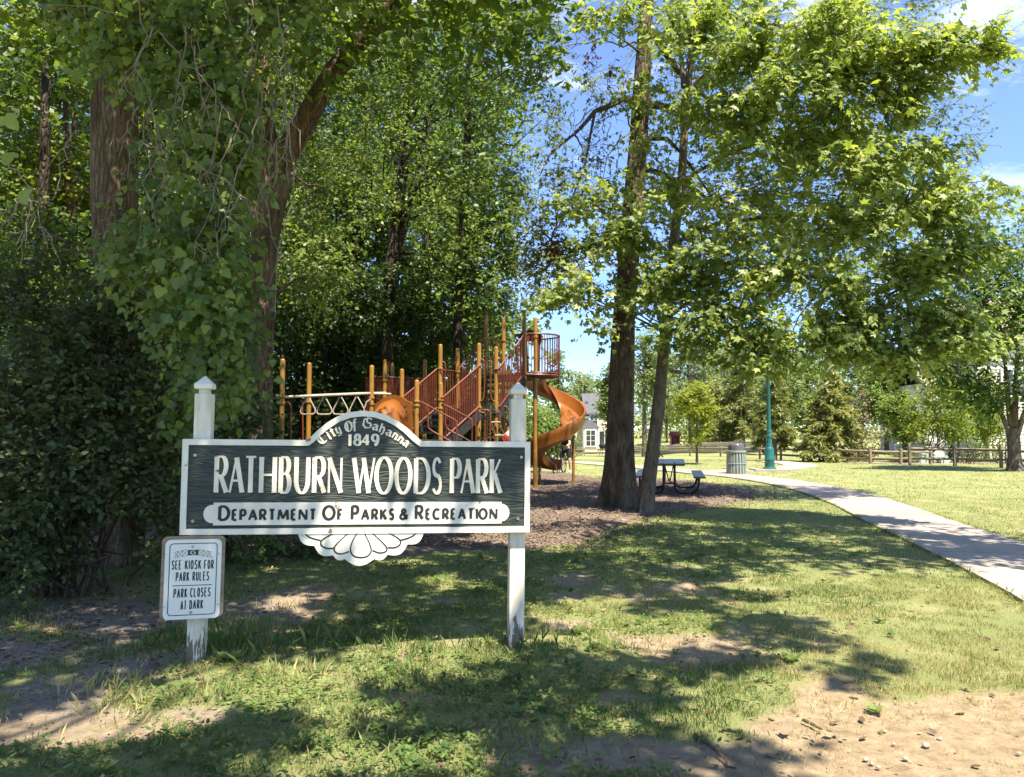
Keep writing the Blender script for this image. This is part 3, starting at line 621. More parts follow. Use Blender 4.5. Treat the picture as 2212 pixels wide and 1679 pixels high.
# the white name plate with round ends
u0, v0 = uv(312, 914); u1, v1 = uv(1930, 786); v0 = (v0 + uv(1930, 906)[1]) / 2; v1 = (v1 + uv(312, 786)[1]) / 2
ua, ub = uv(258, 850)[0], uv(1973, 850)[0]; vc = (v0 + v1) / 2; hr = (v1 - v0) * .40
plate = [(u0, v0), (u1, v0), (u1, vc - hr)] + [(ub - .055 + .055 * math.sin(R(a)), vc - hr * math.cos(R(a))) for a in range(0, 181, 15)] + [(u1, vc + hr), (u1, v1), (u0, v1), (u0, vc + hr)] + \
        [(ua + .055 - .055 * math.sin(R(a)), vc + hr * math.cos(R(a))) for a in range(0, 181, 15)] + [(u0, vc - hr)]
plo = MB().prism(plate, SF, -.002, .006).build('name_plate', M['white_paint'], sign)
hb, hs = (v1 - v0) * .70, (v1 - v0) * .54
yb = lambda cx: v0 + (v1 - v0) * .185
for text, a, b, first in (('DEPARTMENT', 342, 890, 1), ('OF', 924, 1040, 1), ('PARKS', 1084, 1328, 1), ('&', 1356, 1406, 0), ('RECREATION', 1443, 1906, 1)):
    word(text, uv(a, 880)[0], uv(b, 880)[0], yb(a), lambda i: hb if (i == 0 and first) else hs, 0.0190, .0150, SF, .004, .0085, M['black_paint'], plo)
# arched line and the year
for ch, cx, cy_, ang, w_, h_ in [('C', 926, 433, 40, .062, .068), ('i', 962, 416, 34, .022, .058), ('t', 985, 398, 30, .030, .062), ('y', 1014, 382, 25, .040, .054), ('O', 1072, 366, 10, .046, .070), ('f', 1106, 356, 5, .032, .078),
                                 ('G', 1176, 347, -5, .060, .072), ('a', 1222, 364, -11, .042, .056), ('h', 1260, 378, -18, .040, .062), ('a', 1298, 396, -24, .042, .054), ('n', 1332, 414, -30, .040, .054), ('n', 1364, 434, -34, .040, .054), ('a', 1394, 455, -38, .040, .054)]:
    u, v = uv(cx, cy_); ca, sa = math.cos(R(ang)), math.sin(R(ang)); mb = MB()
    for i, st in enumerate(BLACK[ch]):
        q = [((p[0] - .5) * w_, (p[1] - .4) * h_) for p in st]; wd = []
        for k in range(len(q)):
            a, b = q[max(k - 1, 0)], q[min(k + 1, len(q) - 1)]; t = math.atan2(b[1] - a[1], b[0] - a[0])
            wd.append(.0045 + .0095 * abs(math.sin(t - R(28))))
        mb.ribbon([(u + x * ca - y * sa, v + x * sa + y * ca) for x, y in q], wd, SF, -.002, .006 + .00025 * i)
    mb.build('letter', M['letter_paint'], board_o)
for ch, a, b in (('1', 1062, 1096), ('8', 1098, 1144), ('4', 1142, 1196), ('9', 1196, 1244)):
    u0, v0 = uv(a, 470); u1, _ = uv(b, 470); _, v1 = uv((a + b) / 2, 402)
    letter(ch, u0, v0, u1 - u0, v1 - v0, .021, .011, SF, -.002, .007, M['letter_paint'], board_o)
# the white flower hanging under the board
sc = [(788, 958), (820, 1000), (880, 1030), (900, 1062), (950, 1082), (985, 1084), (1010, 1104), (1050, 1104), (1075, 1120), (1140, 1128), (1190, 1120), (1215, 1104), (1250, 1100), (1290, 1080), (1330, 1072), (1390, 1040), (1402, 1022), (1460, 1000), (1492, 962)]
scal = []
pts = [uv(*p) for p in sc]
def lobes(pts):
    o = []
    idx = [0, 2, 5, 7, 11, 13, 16, 18]
    for a, b in zip(idx[:-1], idx[1:]):
        A, B = np.array(pts[a]), np.array(pts[b]); mid = np.array([(A + B)[0] / 2, (A + B)[1] / 2]); d = B - A; L = np.linalg.norm(d); nrm = np.array([d[1], -d[0]]) / L
        for k in range(8):
            t = k / 8; o.append(tuple(A + d * t + nrm * L * .24 * math.sin(math.pi * t)))
    o.append(pts[-1]); return o
lob = lobes(pts)
fl = MB().prism(lob + [(pts[-1][0], -.0045), (pts[0][0], -.0045)], SF, -TB, .004).build('flower_panel', M['white_paint'], sign)
for k, pl_ in enumerate([[(1140, 940), (1110, 975), (1088, 1020), (1083, 1060), (1102, 1088), (1140, 1096), (1178, 1088), (1198, 1060), (1190, 1020), (1168, 975), (1150, 940)],
            [(1120, 940), (1070, 962), (1020, 1005), (992, 1040), (998, 1066), (1030, 1076), (1075, 1062)], [(1165, 940), (1210, 965), (1255, 1005), (1285, 1040), (1280, 1062), (1245, 1070), (1205, 1056)],
            [(1105, 938), (1020, 950), (960, 975), (920, 1002), (920, 1028), (950, 1044), (990, 1044)], [(1180, 938), (1260, 950), (1320, 970), (1360, 998), (1358, 1025), (1330, 1040), (1292, 1040)],
            [(812, 938), (830, 965), (860, 985), (915, 1000)], [(1466, 936), (1445, 965), (1410, 985), (1365, 998)]]):
    q = [np.array(uv(*p)) for p in pl_]; s = []
    for i in range(len(q) - 1):
        p0, p1, p2, p3 = q[max(i - 1, 0)], q[i], q[i + 1], q[min(i + 2, len(q) - 1)]
        for j in range(5):
            t = j / 5; s.append(tuple(.5 * (2 * p1 + (p2 - p0) * t + (2 * p0 - 5 * p1 + 4 * p2 - p3) * t * t + (3 * p1 - p0 - 3 * p2 + p3) * t ** 3)))
    s.append(tuple(q[-1])); n_ = len(s)
    MB().ribbon(s, [.003 + .0075 * min(1, i / n_ * 2.2) if k else .003 + .008 * math.sin(math.pi * i / (n_ - 1)) ** .6 for i in range(n_)], SF, .003, .0052 + .0002 * k).build('petal_outline', M['black_paint'], fl)

# ------------------------------------------------------------------ the rules sign on the left post
def D7(cx, cy_): return ((400 + cx / 4.94) * .8504, (1340 + cy_ / 4.94) * .8504)
RY = 5.235
q00, q10 = at(*D7(60, 1165), RY), at(*D7(775, 1130), RY + .10)
u_ = q10 - q00; RWd = np.linalg.norm(u_); u_ /= RWd
d_ = ray(*D7(88, 158)); o_ = np.array([0, 0, H_CAM]); q01 = o_ + d_ * (((q00 - o_) @ u_) / (d_ @ u_)) if abs(d_ @ u_) > .2 else at(*D7(88, 158), RY)
v_ = np.array([0, 0, 1.0]) - u_ * u_[2]; v_ /= np.linalg.norm(v_); RH = (at(*D7(88, 158), RY) - q00) @ v_; n_r = np.cross(u_, v_)
def RF(u, v, n): return q00 + u_ * u + v_ * v + n_r * n
def ruv(cx, cy_):
    d = ray(*D7(cx, cy_)); o = np.array([0, 0, H_CAM]); t = ((q00 - o) @ n_r) / (d @ n_r); q = o + d * t - q00; return q @ u_, q @ v_
rs = thing('rules_sign', (q00 + q10) / 2, 'small white metal rules sign backed with plywood on the left post', 'sign')
def rrect(x0, y0, x1, y1, r, n=6):
    return [(cx + r * math.cos(R(a0 + 90 * k / n)), cy_ + r * math.sin(R(a0 + 90 * k / n))) for cx, cy_, a0 in ((x1 - r, y0 + r, -90), (x1 - r, y1 - r, 0), (x0 + r, y1 - r, 90), (x0 + r, y0 + r, 180)) for k in range(n + 1)]
u0p, u1p = ruv(55, 200)[0], ruv(846, 300)[0]
MB().prism(rrect(u0p, .006, u1p, RH + .022, .035), RF, -.020, -.003).build('backing_board', M['plywood'], rs)
pt = MB().prism(rrect(0, 0, RWd, RH, .036), RF, -.0015, .0015).build('plate', M['plate_white'], rs)
MB().ribbon(rrect(.030, .028, RWd - .030, RH - .027, .022), .0055, RF, .001, .0024, closed=True).build('border_line', M['plate_green'], pt)
def on_plate(name, poly, mat, h=.0024): return MB().prism(poly, RF, .001, h).build(name, mat, pt)
for cx, cy_, r in ((442, 241, .0085), (417, 1063, .0095), (770, 330, .005), (757, 963, .005), (104, 339, .002), (84, 1003, .003)):
    u, v = ruv(cx, cy_); on_plate('bolt', [(u + r * math.cos(k * R(30)), v + r * math.sin(k * R(30))) for k in range(12)], M['steel'] if r > .004 else M['sign_black'], .007 if r > .006 else .004)
for text, xa, xb, yb_ in (('SEE', 176, 298, 531), ('KIOSK', 343, 546, 528), ('FOR', 582, 703, 524), ('PARK', 227, 395, 680), ('RULES', 437, 645, 672), ('PARK', 198, 370, 888), ('CLOSES', 408, 662, 876), ('AT', 285, 360, 1036), ('DARK', 398, 570, 1028)):
    a, b = ruv(xa, yb_), ruv(xb, yb_); hh = .0635
    n = len(text); ws = [{'I': .22, 'T': .84, 'A': .95}.get(c, .80) for c in text]; g = .26; tot = sum(ws) + g * (n - 1); k = (b[0] - a[0]) / tot; x = a[0]
    for c, w_ in zip(text, ws):
        letter(c, x, a[1], w_ * k, hh, .0072, .0072, RF, .001, .0022, M['sign_black'], pt); x += (w_ + g) * k
a, b = ruv(180, 733), ruv(685, 716); MB().ribbon([a, b], .005, RF, .001, .0022).build('divider_line', M['sign_black'], pt)
g0, g1 = ruv(378, 350), ruv(517, 278)
on_plate('emblem_panel', [(g0[0], g0[1]), (g1[0], g0[1]), (g1[0], g1[1]), (g0[0], g1[1])], M['plate_green'], .0021)
letter('G', g0[0] + .016, g0[1] + .006, g1[0] - g0[0] - .034, g1[1] - g0[1] - .012, .0062, .003, RF, .0019, .0027, M['plate_white'], pt)
tr = MB(); k = 0
def line(p, q, w=.0016):
    global k
    tr.ribbon([ruv(*p), ruv(*q)], w, RF, .001, .0019 + .00008 * k); k += 1
for p, q in [((210, 310), (376, 276)), ((200, 384), (376, 352)), ((517, 274), (690, 306)), ((517, 350), (700, 380)), ((258, 298), (256, 372)), ((315, 288), (313, 362)), ((576, 284), (574, 358)), ((632, 294), (632, 368)),
             ((258, 298), (313, 362)), ((315, 288), (256, 372)), ((315, 288), (372, 352)), ((374, 278), (313, 362)), ((519, 276), (574, 358)), ((576, 284), (519, 350)), ((576, 284), (632, 368)), ((632, 294), (574, 358)),
             ((215, 312), (256, 372)), ((258, 298), (212, 378)), ((632, 294), (680, 374)), ((676, 306), (632, 368))]: line(p, q)
tr.build('truss_emblem', M['sign_black'], pt)
# ------------------------------------------------------------------ playground
def D2(cx, cy_): return (578.3 + cx * .32297, 654.8 + cy_ * .32297)
def Q(cx, cy_, Y): return at(*D2(cx, cy_), Y)
O12 = np.array([-.829, 19.25]); TH = R(41); A_ = np.array([math.sin(TH), math.cos(TH)]); W_ = np.array([-math.cos(TH), math.sin(TH)])
def S(s, t): return O12 + A_ * s + W_ * t
def S3(s, t, z): p = S(s, t); return (p[0], p[1], z)
pg = thing('play_structure', (-2.0, 19.5, float(gz(-2.0, 19.5))), 'large climbing frame with mustard posts, rust red railings and a spiral slide', 'play structure')
PR = .055
posts = {}
def post(key, xy, top, r=PR, base=-.2):
    mb = MB(); x, y = xy
    mb.lathe((x, y, 0), [(r, base), (r, top - r * .9), (r * .92, top - r * .45), (r * .7, top - r * .15), (r * .3, top)], 14)
    o = mb.build('post', M['gold_post'], pg, sm=True); posts[key] = (x, y, o); return o
def collar(key, z, h=.05):
    x, y, o = posts[key]; MB().lathe((x, y, z), [(PR + .004, -h / 2), (PR + .02, -h / 2 + .008), (PR + .02, h / 2 - .008), (PR + .004, h / 2)], 14).build('collar', M['gold_post'], o, sm=True)
def ztop(cx, cy_, Y): return Q(cx, cy_, Y)[2]
for key, cx, cy_, xy in (('12', 1411, 268, S(0, 0)), ('9', 1151, 275, S(0, 1.4)), ('13', 1522, 290, S(.64, 0)), ('11', 1269, 303, S(.64, 1.4)), ('16', 1712, 55, S(1.77, 0)), ('14', 1478, 75, S(1.77, 1.4)),
                         ('10', 1155, 530, S(-1.32, 0)), ('6', 853, 440, S(-1.32, 1.4)), ('15', 1570, 98, S(2.5, 1.4)), ('7', 996, 513, None), ('3', 695, 416, None), ('1', 100, 372, None), ('2', 278, 398, None), ('4', 783, 378, None), ('5', 832, 400, None), ('8', 1050, 376, None)):
    Yd = {'7': 17.75, '3': 18.3, '1': 17.0, '2': 18.2, '4': 21.2, '5': 22.6, '8': 21.6}.get(key)
    if xy is None: p = Q(cx, cy_, Yd); xy = p[:2]
    post(key, xy, ztop(cx, cy_, xy[1]))
p17 = Q(1789, 95, 21.6)[:2]; post('17', p17, ztop(1789, 95, 21.6))
DL, DT, DLow = 2.15, 3.10, 1.36
for k, zs in {'12': (3.2, 2.15, 2.05), '13': (3.15, 2.05), '9': (3.2,), '11': (3.15,), '16': (3.1, 4.15), '14': (4.15,), '15': (4.15,), '17': (4.2,), '10': (2.1, 2.3), '7': (2.15, 2.25), '3': (2.35, 2.2), '1': (2.33, 2.18), '2': (2.25,), '8': (2.7, 3.1), '4': (2.95,)}.items():
    for z in zs: collar(k, z)
def deck(poly, z, name='deck'):
    return MB().prism(poly, lambda u, v, n: (u, v, n), z - .07, z).build(name, M['dark_deck'], pg)
deck([S(-.02, -.03), S(.66, -.03), S(.66, 1.43), S(-.02, 1.43)], DL, 'landing')
arcp = [(.66 + .62 * math.cos(R(a)), 21.25 + .62 * math.sin(R(a))) for a in range(-140, 91, 15)]
deck([S(1.75, 1.43), S(1.75, -.03)] + arcp + [S(2.55, 1.43)], DT, 'top_deck')
deck([S(-2.05, -.05), S(-1.30, -.05), S(-1.30, 1.43), S(-2.05, 1.43)], DLow, 'lower_deck')
pa, pb = posts['4'][:2], posts['8'][:2]
deck([(pa[0] - .2, pa[1]), (pb[0] + .1, pb[1]), (pb[0] + .3, pb[1] + 1.4), (pa[0] - .1, pa[1] + 1.6)], 2.1, 'back_deck')
# stairs: stringers, treads, barred side panels
def flight(s0, z0, s1, z1, n):
    for t in (-.03, 1.43):
        d = (z1 - z0) / (s1 - s0); L = MB(); a, b = S3(s0 - .05, t, z0 - .22), S3(s1 + .02, t, z1 - .16)
        L.bar(a, b, .05, .26); L.build('stringer', M['dark_deck'], pg)
    for i in range(n):
        f = (i + .5) / n; s = s0 + (s1 - s0) * f; z = z0 + (z1 - z0) * (i + 1) / (n + 1)
        c = S(s, .7); MB().box((c[0], c[1], z), (.26, 1.38, .05), M=Matrix.Rotation(-TH + R(90) - R(0), 3, 'Z') if False else Matrix(((A_[0], W_[0], 0), (A_[1], W_[1], 0), (0, 0, 1)))).build('tread', M['dark_deck'], pg)
def barred(pts_bottom, pts_top, n, name='guard_panel', r=.013, rail=.024, mat='rust_rail'):
    pb_, pt_ = [np.array(p, float) for p in pts_bottom], [np.array(p, float) for p in pts_top]
    root = MB().tube(pt_, rail, 8).build(name, M[mat], pg, sm=True)
    MB().tube(pb_, rail, 8).build('bottom_rail', M[mat], root, sm=True)
    def along(P, f):
        s = np.concatenate([[0], np.cumsum([np.linalg.norm(P[i + 1] - P[i]) for i in range(len(P) - 1)])]); q = f * s[-1]
        return np.array([np.interp(q, s, [p[k] for p in P]) for k in range(3)])
    for i in range(n):
        f = (i + .5) / n; MB().tube([along(pb_, f), along(pt_, f)], r, 6, cap=False).build('bar', M[mat], root, sm=True)
    return root
flight(-1.30, DLow, -.02, DL, 4); flight(.66, DL, 1.75, DT, 4)
for t in (-.06, 1.46):
    barred([S3(-1.27, t, DLow + .02), S3(-.06, t, DL + .02)], [S3(-1.36, t, DLow + .98), S3(-1.27, t, DLow + 1.02), S3(-.06, t, DL + 1.04)], 20)
    barred([S3(.70, t, DL + .03), S3(1.71, t, DT + .02)], [S3(.58, t, DL + .98), S3(.70, t, DL + 1.04), S3(1.71, t, DT + 1.05)], 19)
for t in (1.5,): barred([S3(.05, t, DL + .06), S3(.6, t, DL + .06)], [S3(.05, t, DL + 1.02), S3(.6, t, DL + 1.02)], 6)
barred([S3(1.80, 1.48, DT + .06), S3(2.48, 1.48, DT + .06)], [S3(1.80, 1.48, DT + 1.05), S3(2.48, 1.48, DT + 1.05)], 7)
# rounded balcony round the top deck
ap = [(.66 + .66 * math.cos(R(a)), 21.25 + .66 * math.sin(R(a))) for a in range(-150, 91, 12)]
barred([(x, y, DT + .03) for x, y in ap], [(x, y, DT + 1.08) for x, y in ap], 32, 'balcony_guard', .011)
MB().tube([(x, y, DT - .03) for x, y in ap], .03, 8).build('deck_edge', M['rust_rail'], pg, sm=True)
# vertical loops beside the steps
def hoop(pts, name='hand_loop', r=.019, mat='rust_rail'):
    P = [np.array(p, float) for p in pts]; s = []
    for i in range(len(P) - 1):
        p0, p1, p2, p3 = P[max(i - 1, 0)], P[i], P[i + 1], P[min(i + 2, len(P) - 1)]
        for j in range(5):
            t = j / 5; s.append(.5 * (2 * p1 + (p2 - p0) * t + (2 * p0 - 5 * p1 + 4 * p2 - p3) * t * t + (3 * p1 - p0 - 3 * p2 + p3) * t ** 3))
    s.append(P[-1]); return MB().tube(s, r, 8).build(name, M[mat], pg, sm=True)
def q2(l, Y): return [Q(a, b, Y + (c[0] if c else 0)) for a, b, *c in l]
hoop(q2([(1425, 375), (1446, 385), (1448, 420), (1448, 560), (1440, 640), (1420, 660)], 19.2))
hoop(q2([(1505, 358), (1490, 375), (1490, 420), (1490, 560), (1495, 640), (1520, 660)], 19.6))
hoop(q2([(1162, 392), (1182, 400), (1186, 430), (1184, 560), (1170, 640)], 20.0))
hoop(q2([(1418, 716), (1450, 716), (1480, 722), (1487, 760), (1485, 860), (1488, 960), (1488, 1050)], 18.9))
hoop(q2([(1410, 716), (1394, 725), (1390, 760), (1392, 900), (1392, 1050)], 18.7))
hoop(q2([(1440, 718), (1452, 745), (1450, 830), (1450, 1050)], 19.0))
hoop(q2([(1575, 690), (1600, 700), (1612, 740), (1610, 830), (1585, 900)], 19.9))
lad = hoop(q2([(1520, 716), (1545, 725), (1552, 760), (1550, 820), (1575, 870), (1590, 940), (1592, 1080)], 19.5), 'ladder')
rail2 = MB().tube(q2([(1487, 760), (1490, 800), (1510, 850), (1520, 920), (1522, 1080)], 18.9), .019, 8).build('ladder_rail', M['rust_rail'], lad, sm=True)
for a, b in (((1490, 797), (1550, 797)), ((1513, 885), (1577, 885)), ((1520, 970), (1590, 970)), ((1522, 1050), (1592, 1050))):
    MB().tube([Q(*a, 18.9), Q(*b, 19.5)], .02, 8).build('rung', M['tan_tube'], lad, sm=True)
# slanting hand rails down to the step at the front
hoop(q2([(1022, 660), (1060, 680), (1180, 745), (1250, 783), (1262, 810), (1262, 940)], 17.6), 'hand_rail')
hoop(q2([(1062, 684), (1070, 720), (1072, 820), (1090, 850), (1160, 890), (1232, 930)], 17.6), 'hand_rail')
hoop(q2([(1165, 670), (1200, 690), (1290, 738), (1350, 772), (1364, 800), (1364, 960)], 18.2), 'hand_rail')
hoop(q2([(1190, 700), (1188, 740), (1190, 820), (1215, 850), (1290, 890), (1360, 930)], 18.2), 'hand_rail')
for i in range(3):
    c = Q(1230 + 30 * i, 960 + 50 * i, 17.9); MB().box((c[0], c[1], max(.25, 1.05 - .38 * i)), (.9, .45, .06)).build('step', M['dark_deck'], pg)
# overhead ring ladder on the left
x3, y3 = posts['3'][:2]; x1, y1 = posts['1'][:2]; x2, y2 = posts['2'][:2]; x6, y6 = posts['6'][:2]
MB().tube([Q(78, 630, 17.0), Q(690, 605, 18.28), Q(820, 610, 18.7)], .032, 10).build('overhead_rail', M['tan_tube'], pg, sm=True)
MB().tube([Q(278, 618, 18.2), Q(600, 604, 18.9), Q(790, 600, 19.3)], .025, 10).build('overhead_rail', M['tan_tube'], pg, sm=True)
for cx, Yr in ((266, 17.4), (376, 17.65), (484, 17.85), (594, 18.05)):
    rr_ = []
    P_ = [(-4, 628), (-20, 660), (-46, 715), (-44, 738), (-28, 744), (28, 744), (46, 736), (50, 712), (24, 660), (6, 628)]
    hoop([Q(cx + a, b, Yr) for a, b in P_], 'hanging_ring', .017, 'tan_tube')
hoop(q2([(104, 662), (140, 668), (155, 700), (154, 800), (152, 1000)], 17.05), 'hand_loop')
hoop(q2([(275, 660), (240, 664), (232, 700), (234, 800), (236, 1000)], 18.2), 'hand_loop')
MB().tube(q2([(648, 700), (662, 660), (690, 645)], 18.2), .019, 8).build('hand_loop', M['tan_tube'], pg, sm=True)
# back deck rail and panel
xa, ya = posts['4'][:2]; xb, yb_ = posts['8'][:2]
barred([(xa, ya, 2.14), (xb, yb_, 2.14)], [(xa, ya, 3.05), (xb, yb_, 3.02)], 30)
l0, l1 = Q(650, 478, 21.4), Q(775, 470, 21.2)
barred([(l0[0], l0[1], 2.0), (xa, ya, 2.1)], [(l0[0], l0[1], 3.03), (xa, ya, 3.06)], 11)
barred([(l0[0], l0[1], 2.0), (l0[0] + .15, l0[1] + 1.3, 2.0)], [(l0[0], l0[1], 3.03), (l0[0] + .15, l0[1] + 1.3, 3.03)], 9)
fr_ = lambda Y: (lambda u, v, n: Q(u, v, Y + n))
MB().prism([(960, 595), (872, 595), (872, 505), (900, 490), (935, 490), (960, 505)], fr_(21.9), 0, .05).build('panel', M['brown_panel'], pg)
c = Q(1190, 430, 21.2); hoop([Q(1190 + a, b, 21.4) for a, b in ((0, 440), (20, 420), (60, 410), (120, 415), (130, 470), (128, 560))])
# orange hooded chute between the front posts
def hood():
    mb = MB(); n = 14; ring = []
    base = np.array([(x3 + posts['7'][0]) / 2, (y3 + posts['7'][1]) / 2]); ax = np.array([posts['7'][0] - x3, posts['7'][1] - y3]); ax /= np.linalg.norm(ax); ou = np.array([ax[1], -ax[0]])
    for d, w, zb, zt in ((0, .44, 1.30, 2.32), (.35, .43, 1.2, 2.24), (.75, .40, .95, 1.9), (1.2, .38, .65, 1.35), (1.7, .36, .35, .85), (2.2, .36, .25, .55)):
        for k in range(n):
            a = math.pi * k / (n - 1); x = w * math.cos(a); z = zb + (zt - zb) * max(0.0, math.sin(a)) ** .8
            p = base + ou * d + ax * x; ring.append((p[0], p[1], z))
    fs = [(i * n + k, i * n + k + 1, (i + 1) * n + k + 1, (i + 1) * n + k) for i in range(5) for k in range(n - 1)]
    mb.add(ring, fs); o = mb.build('chute', M['orange_plastic'], pg, sm=True)
    so_ = o.modifiers.new('thick', 'SOLIDIFY'); so_.thickness = .03
    def F(u, v, nn): p = base + ax * u + ou * nn; return (p[0], p[1], v)
    arch = [(.40 * math.cos(R(a)), 1.32 + .96 * max(0.0, math.sin(R(a))) ** .8) for a in range(0, 181, 12)]
    outer = [(.52, 1.2), (.52, 2.22), (.30, 2.26), (.0, 2.36), (-.30, 2.26), (-.52, 2.22), (-.52, 1.2)]
    MB().ribbon([(.46, 1.2), (.46, 2.16), (.3, 2.24)], .13, F, -.02, .03).ribbon([(-.46, 1.2), (-.46, 2.16), (-.3, 2.24)], .13, F, -.02, .031).ribbon([(.36, 2.2), (.2, 2.3), (0, 2.34), (-.2, 2.3), (-.36, 2.2)], .14, F, -.02, .034).build('chute_panel', M['orange_plastic'], pg)
hood()
# spiral slide
def spiral():
    cx, cyy = 1.17, 22.05; keys = [(205, 3.05), (180, 2.98), (90, 2.50), (0, 1.78), (-90, 1.17), (-180, .72), (-255, .46), (-290, .42)]
    aa = np.arange(205, -291, -9.0); zz = np.interp(-aa, [-k[0] for k in keys], [k[1] for k in keys]); zz = np.convolve(np.pad(zz, 4, 'edge'), np.ones(9) / 9, 'valid')
    ri, ro = .28, .91
    prof = [(ri - .05, .22), (ri - .01, .26), (ri + .03, .19), (ri + .08, .07), (ri + .18, 0), (ro - .22, 0), (ro - .10, .06), (ro - .04, .24), (ro - .01, .40), (ro + .04, .41), (ro + .05, .35), (ro + .02, .25), (ro - .02, .05), (ro - .14, -.04), (ri + .18, -.05), (ri + .02, .02), (ri - .04, .22)]
    vs = []; mm = len(prof)
    for i, (a, z) in enumerate(zip(aa, zz)):
        seam = .022 if i % 10 == 0 else 0
        f = 1 - .35 * smooth(-235, -290, a)
        for j, (r, h) in enumerate(prof):
            rr_ = r + (seam if 9 <= j <= 13 else -seam * .2 if 15 <= j else 0)
            vs.append((cx + rr_ * math.cos(R(a)), cyy + rr_ * math.sin(R(a)), z + h * f + (seam if 6 < j < 11 else 0)))
    n = len(aa)
    fs = [(i * mm + j, (i + 1) * mm + j, (i + 1) * mm + (j + 1) % mm, i * mm + (j + 1) % mm) for i in range(n - 1) for j in range(mm)]
    fs += [tuple(range(mm)), tuple((n - 1) * mm + j for j in range(mm - 1, -1, -1))]
    o = MB().add(vs, fs).build('spiral_slide', M['orange_plastic'], pg, sm=True)
    p = Q(1787, 1000, 20.9); MB().tube([(p[0], p[1], -.2), (p[0], p[1], DT)], PR, 14).build('slide_post', M['gold_post'], o, sm=True)
    p = gnd(1229, 1037); MB().tube([(p[0] - .0, 22.8, -.2), (p[0] - .0, 22.8, 1.55)], .045, 12).build('slide_post', M['gold_post'], o, sm=True)
    p = Q(1817, 1000, 22.3); MB().tube([(p[0], p[1], -.2), (p[0], p[1], .55)], .045, 12).build('slide_post', M['gold_post'], o, sm=True)
    # entry hood on the deck
    F = lambda u, v, nn: Q(u, v, 21.75 + nn)
    MB().ribbon([(1722, 470), (1718, 300), (1712, 230)], 40, F, 0, .06).ribbon([(1800, 470), (1806, 300), (1812, 230)], 30, F, 0, .061).ribbon([(1690, 250), (1720, 225), (1750, 218), (1790, 225), (1815, 250)], 75, F, -.004, .065).build('entry_hood', M['rust_rail'], o)
spiral()

# ------------------------------------------------------------------ picnic table
def picnic():
    c = np.array([3.72, 18.3]); d = np.array([math.sin(R(12)), math.cos(R(12))])
    t = thing('picnic_table', (c[0], c[1], float(gz(*c)) + .04), 'black picnic table with bent tube legs and two plank benches', 'table')
    rx = np.array([d[1], -d[0]]); z0 = t.location[2]
    def P3(a, b, z): p = c + rx * a + d * b; return (p[0], p[1], z0 + z)
    Mx = Matrix(((rx[0], d[0], 0), (rx[1], d[1], 0), (0, 0, 1)))
    for a in (-.255, 0, .255):
        MB().box(P3(a, 1.25, .745), (.245, 2.9, .045), M=Mx).build('table_plank', M['table_black'], t, bevel=.008)
    for sgn in (-1, 1):
        MB().box(P3(sgn * .70, 1.25, .445), (.27, 2.9, .045), M=Mx).build('seat_plank', M['table_black'], t, bevel=.008)
    for b in (.3, 2.2):
        for sgn in (-1, 1):
            pts = [(.13, .72), (.13, .35), (.14, .16), (.19, .07), (.28, .035), (.48, .035), (.58, .06), (.66, .14), (.69, .24), (.70, .42)]
            MB().tube([P3(sgn * a, b, z) for a, z in pts], .03, 10).build('leg', M['tube_black'], t, sm=True)
        MB().tube([P3(-.36, b, .71), P3(.36, b, .71)], .022, 8).build('cross_tube', M['tube_black'], t, sm=True)
    for sgn in (-1, 1): MB().tube([P3(sgn * .10, .35, .70), P3(sgn * .02, 1.0, .30)], .014, 8).build('brace', M['tube_black'], t, sm=True)
    MB().tube([P3(-.13, .3, .27), P3(.13, .3, .27)], .016, 8).tube([P3(0, .3, .27), P3(0, 2.2, .27)], .018, 8).build('brace', M['tube_black'], t, sm=True)
picnic()
# ------------------------------------------------------------------ litter bin
def bin_():
    p = on(1590, 1025); z0 = p[2]
    t = thing('trash_can', p, 'pale green slatted trash can with a dark domed lid', 'trash can')
    MB().lathe(p, [(.28, .03), (.30, .06), (.30, .76), (.27, .78)], 24).build('liner', M['tube_black'], t, sm=True)
    n = 20
    for k in range(n):
        a = 2 * math.pi * (k + .5) / n; w = .070
        mb = MB(); prof = [(.345, 0.0), (.338, .40), (.325, .78)]; vs = []
        for r, z in prof:
            for q, rr_ in ((-w / 2, r), (w / 2, r), (w / 2, r - .018), (-w / 2, r - .018)):
                vs.append((p[0] + rr_ * math.cos(a) - q * math.sin(a), p[1] + rr_ * math.sin(a) + q * math.cos(a), z0 + z + .02))
        mb.add(vs, [(3, 2, 1, 0), (8, 9, 10, 11)] + [(4 * i + j, 4 * i + (j + 1) % 4, 4 * i + 4 + (j + 1) % 4, 4 * i + 4 + j) for i in range(2) for j in range(4)])
        mb.build('slat', M['can_green'], t)
    MB().lathe(p, [(.30, .775), (.352, .78), (.355, .80), (.352, .845), (.30, .85)], 28).build('rim', M['can_green'], t, sm=True)
    MB().lathe(p, [(.351, .37), (.356, .375), (.356, .395), (.351, .40)], 28).build('band', M['can_green'], t, sm=True)
    MB().lathe(p, [(.275, .85), (.285, .86), (.285, .98), (.278, 1.04), (.25, 1.085), (.20, 1.105), (.0, 1.11)], 28).build('lid', M['can_lid'], t, sm=True)
bin_()
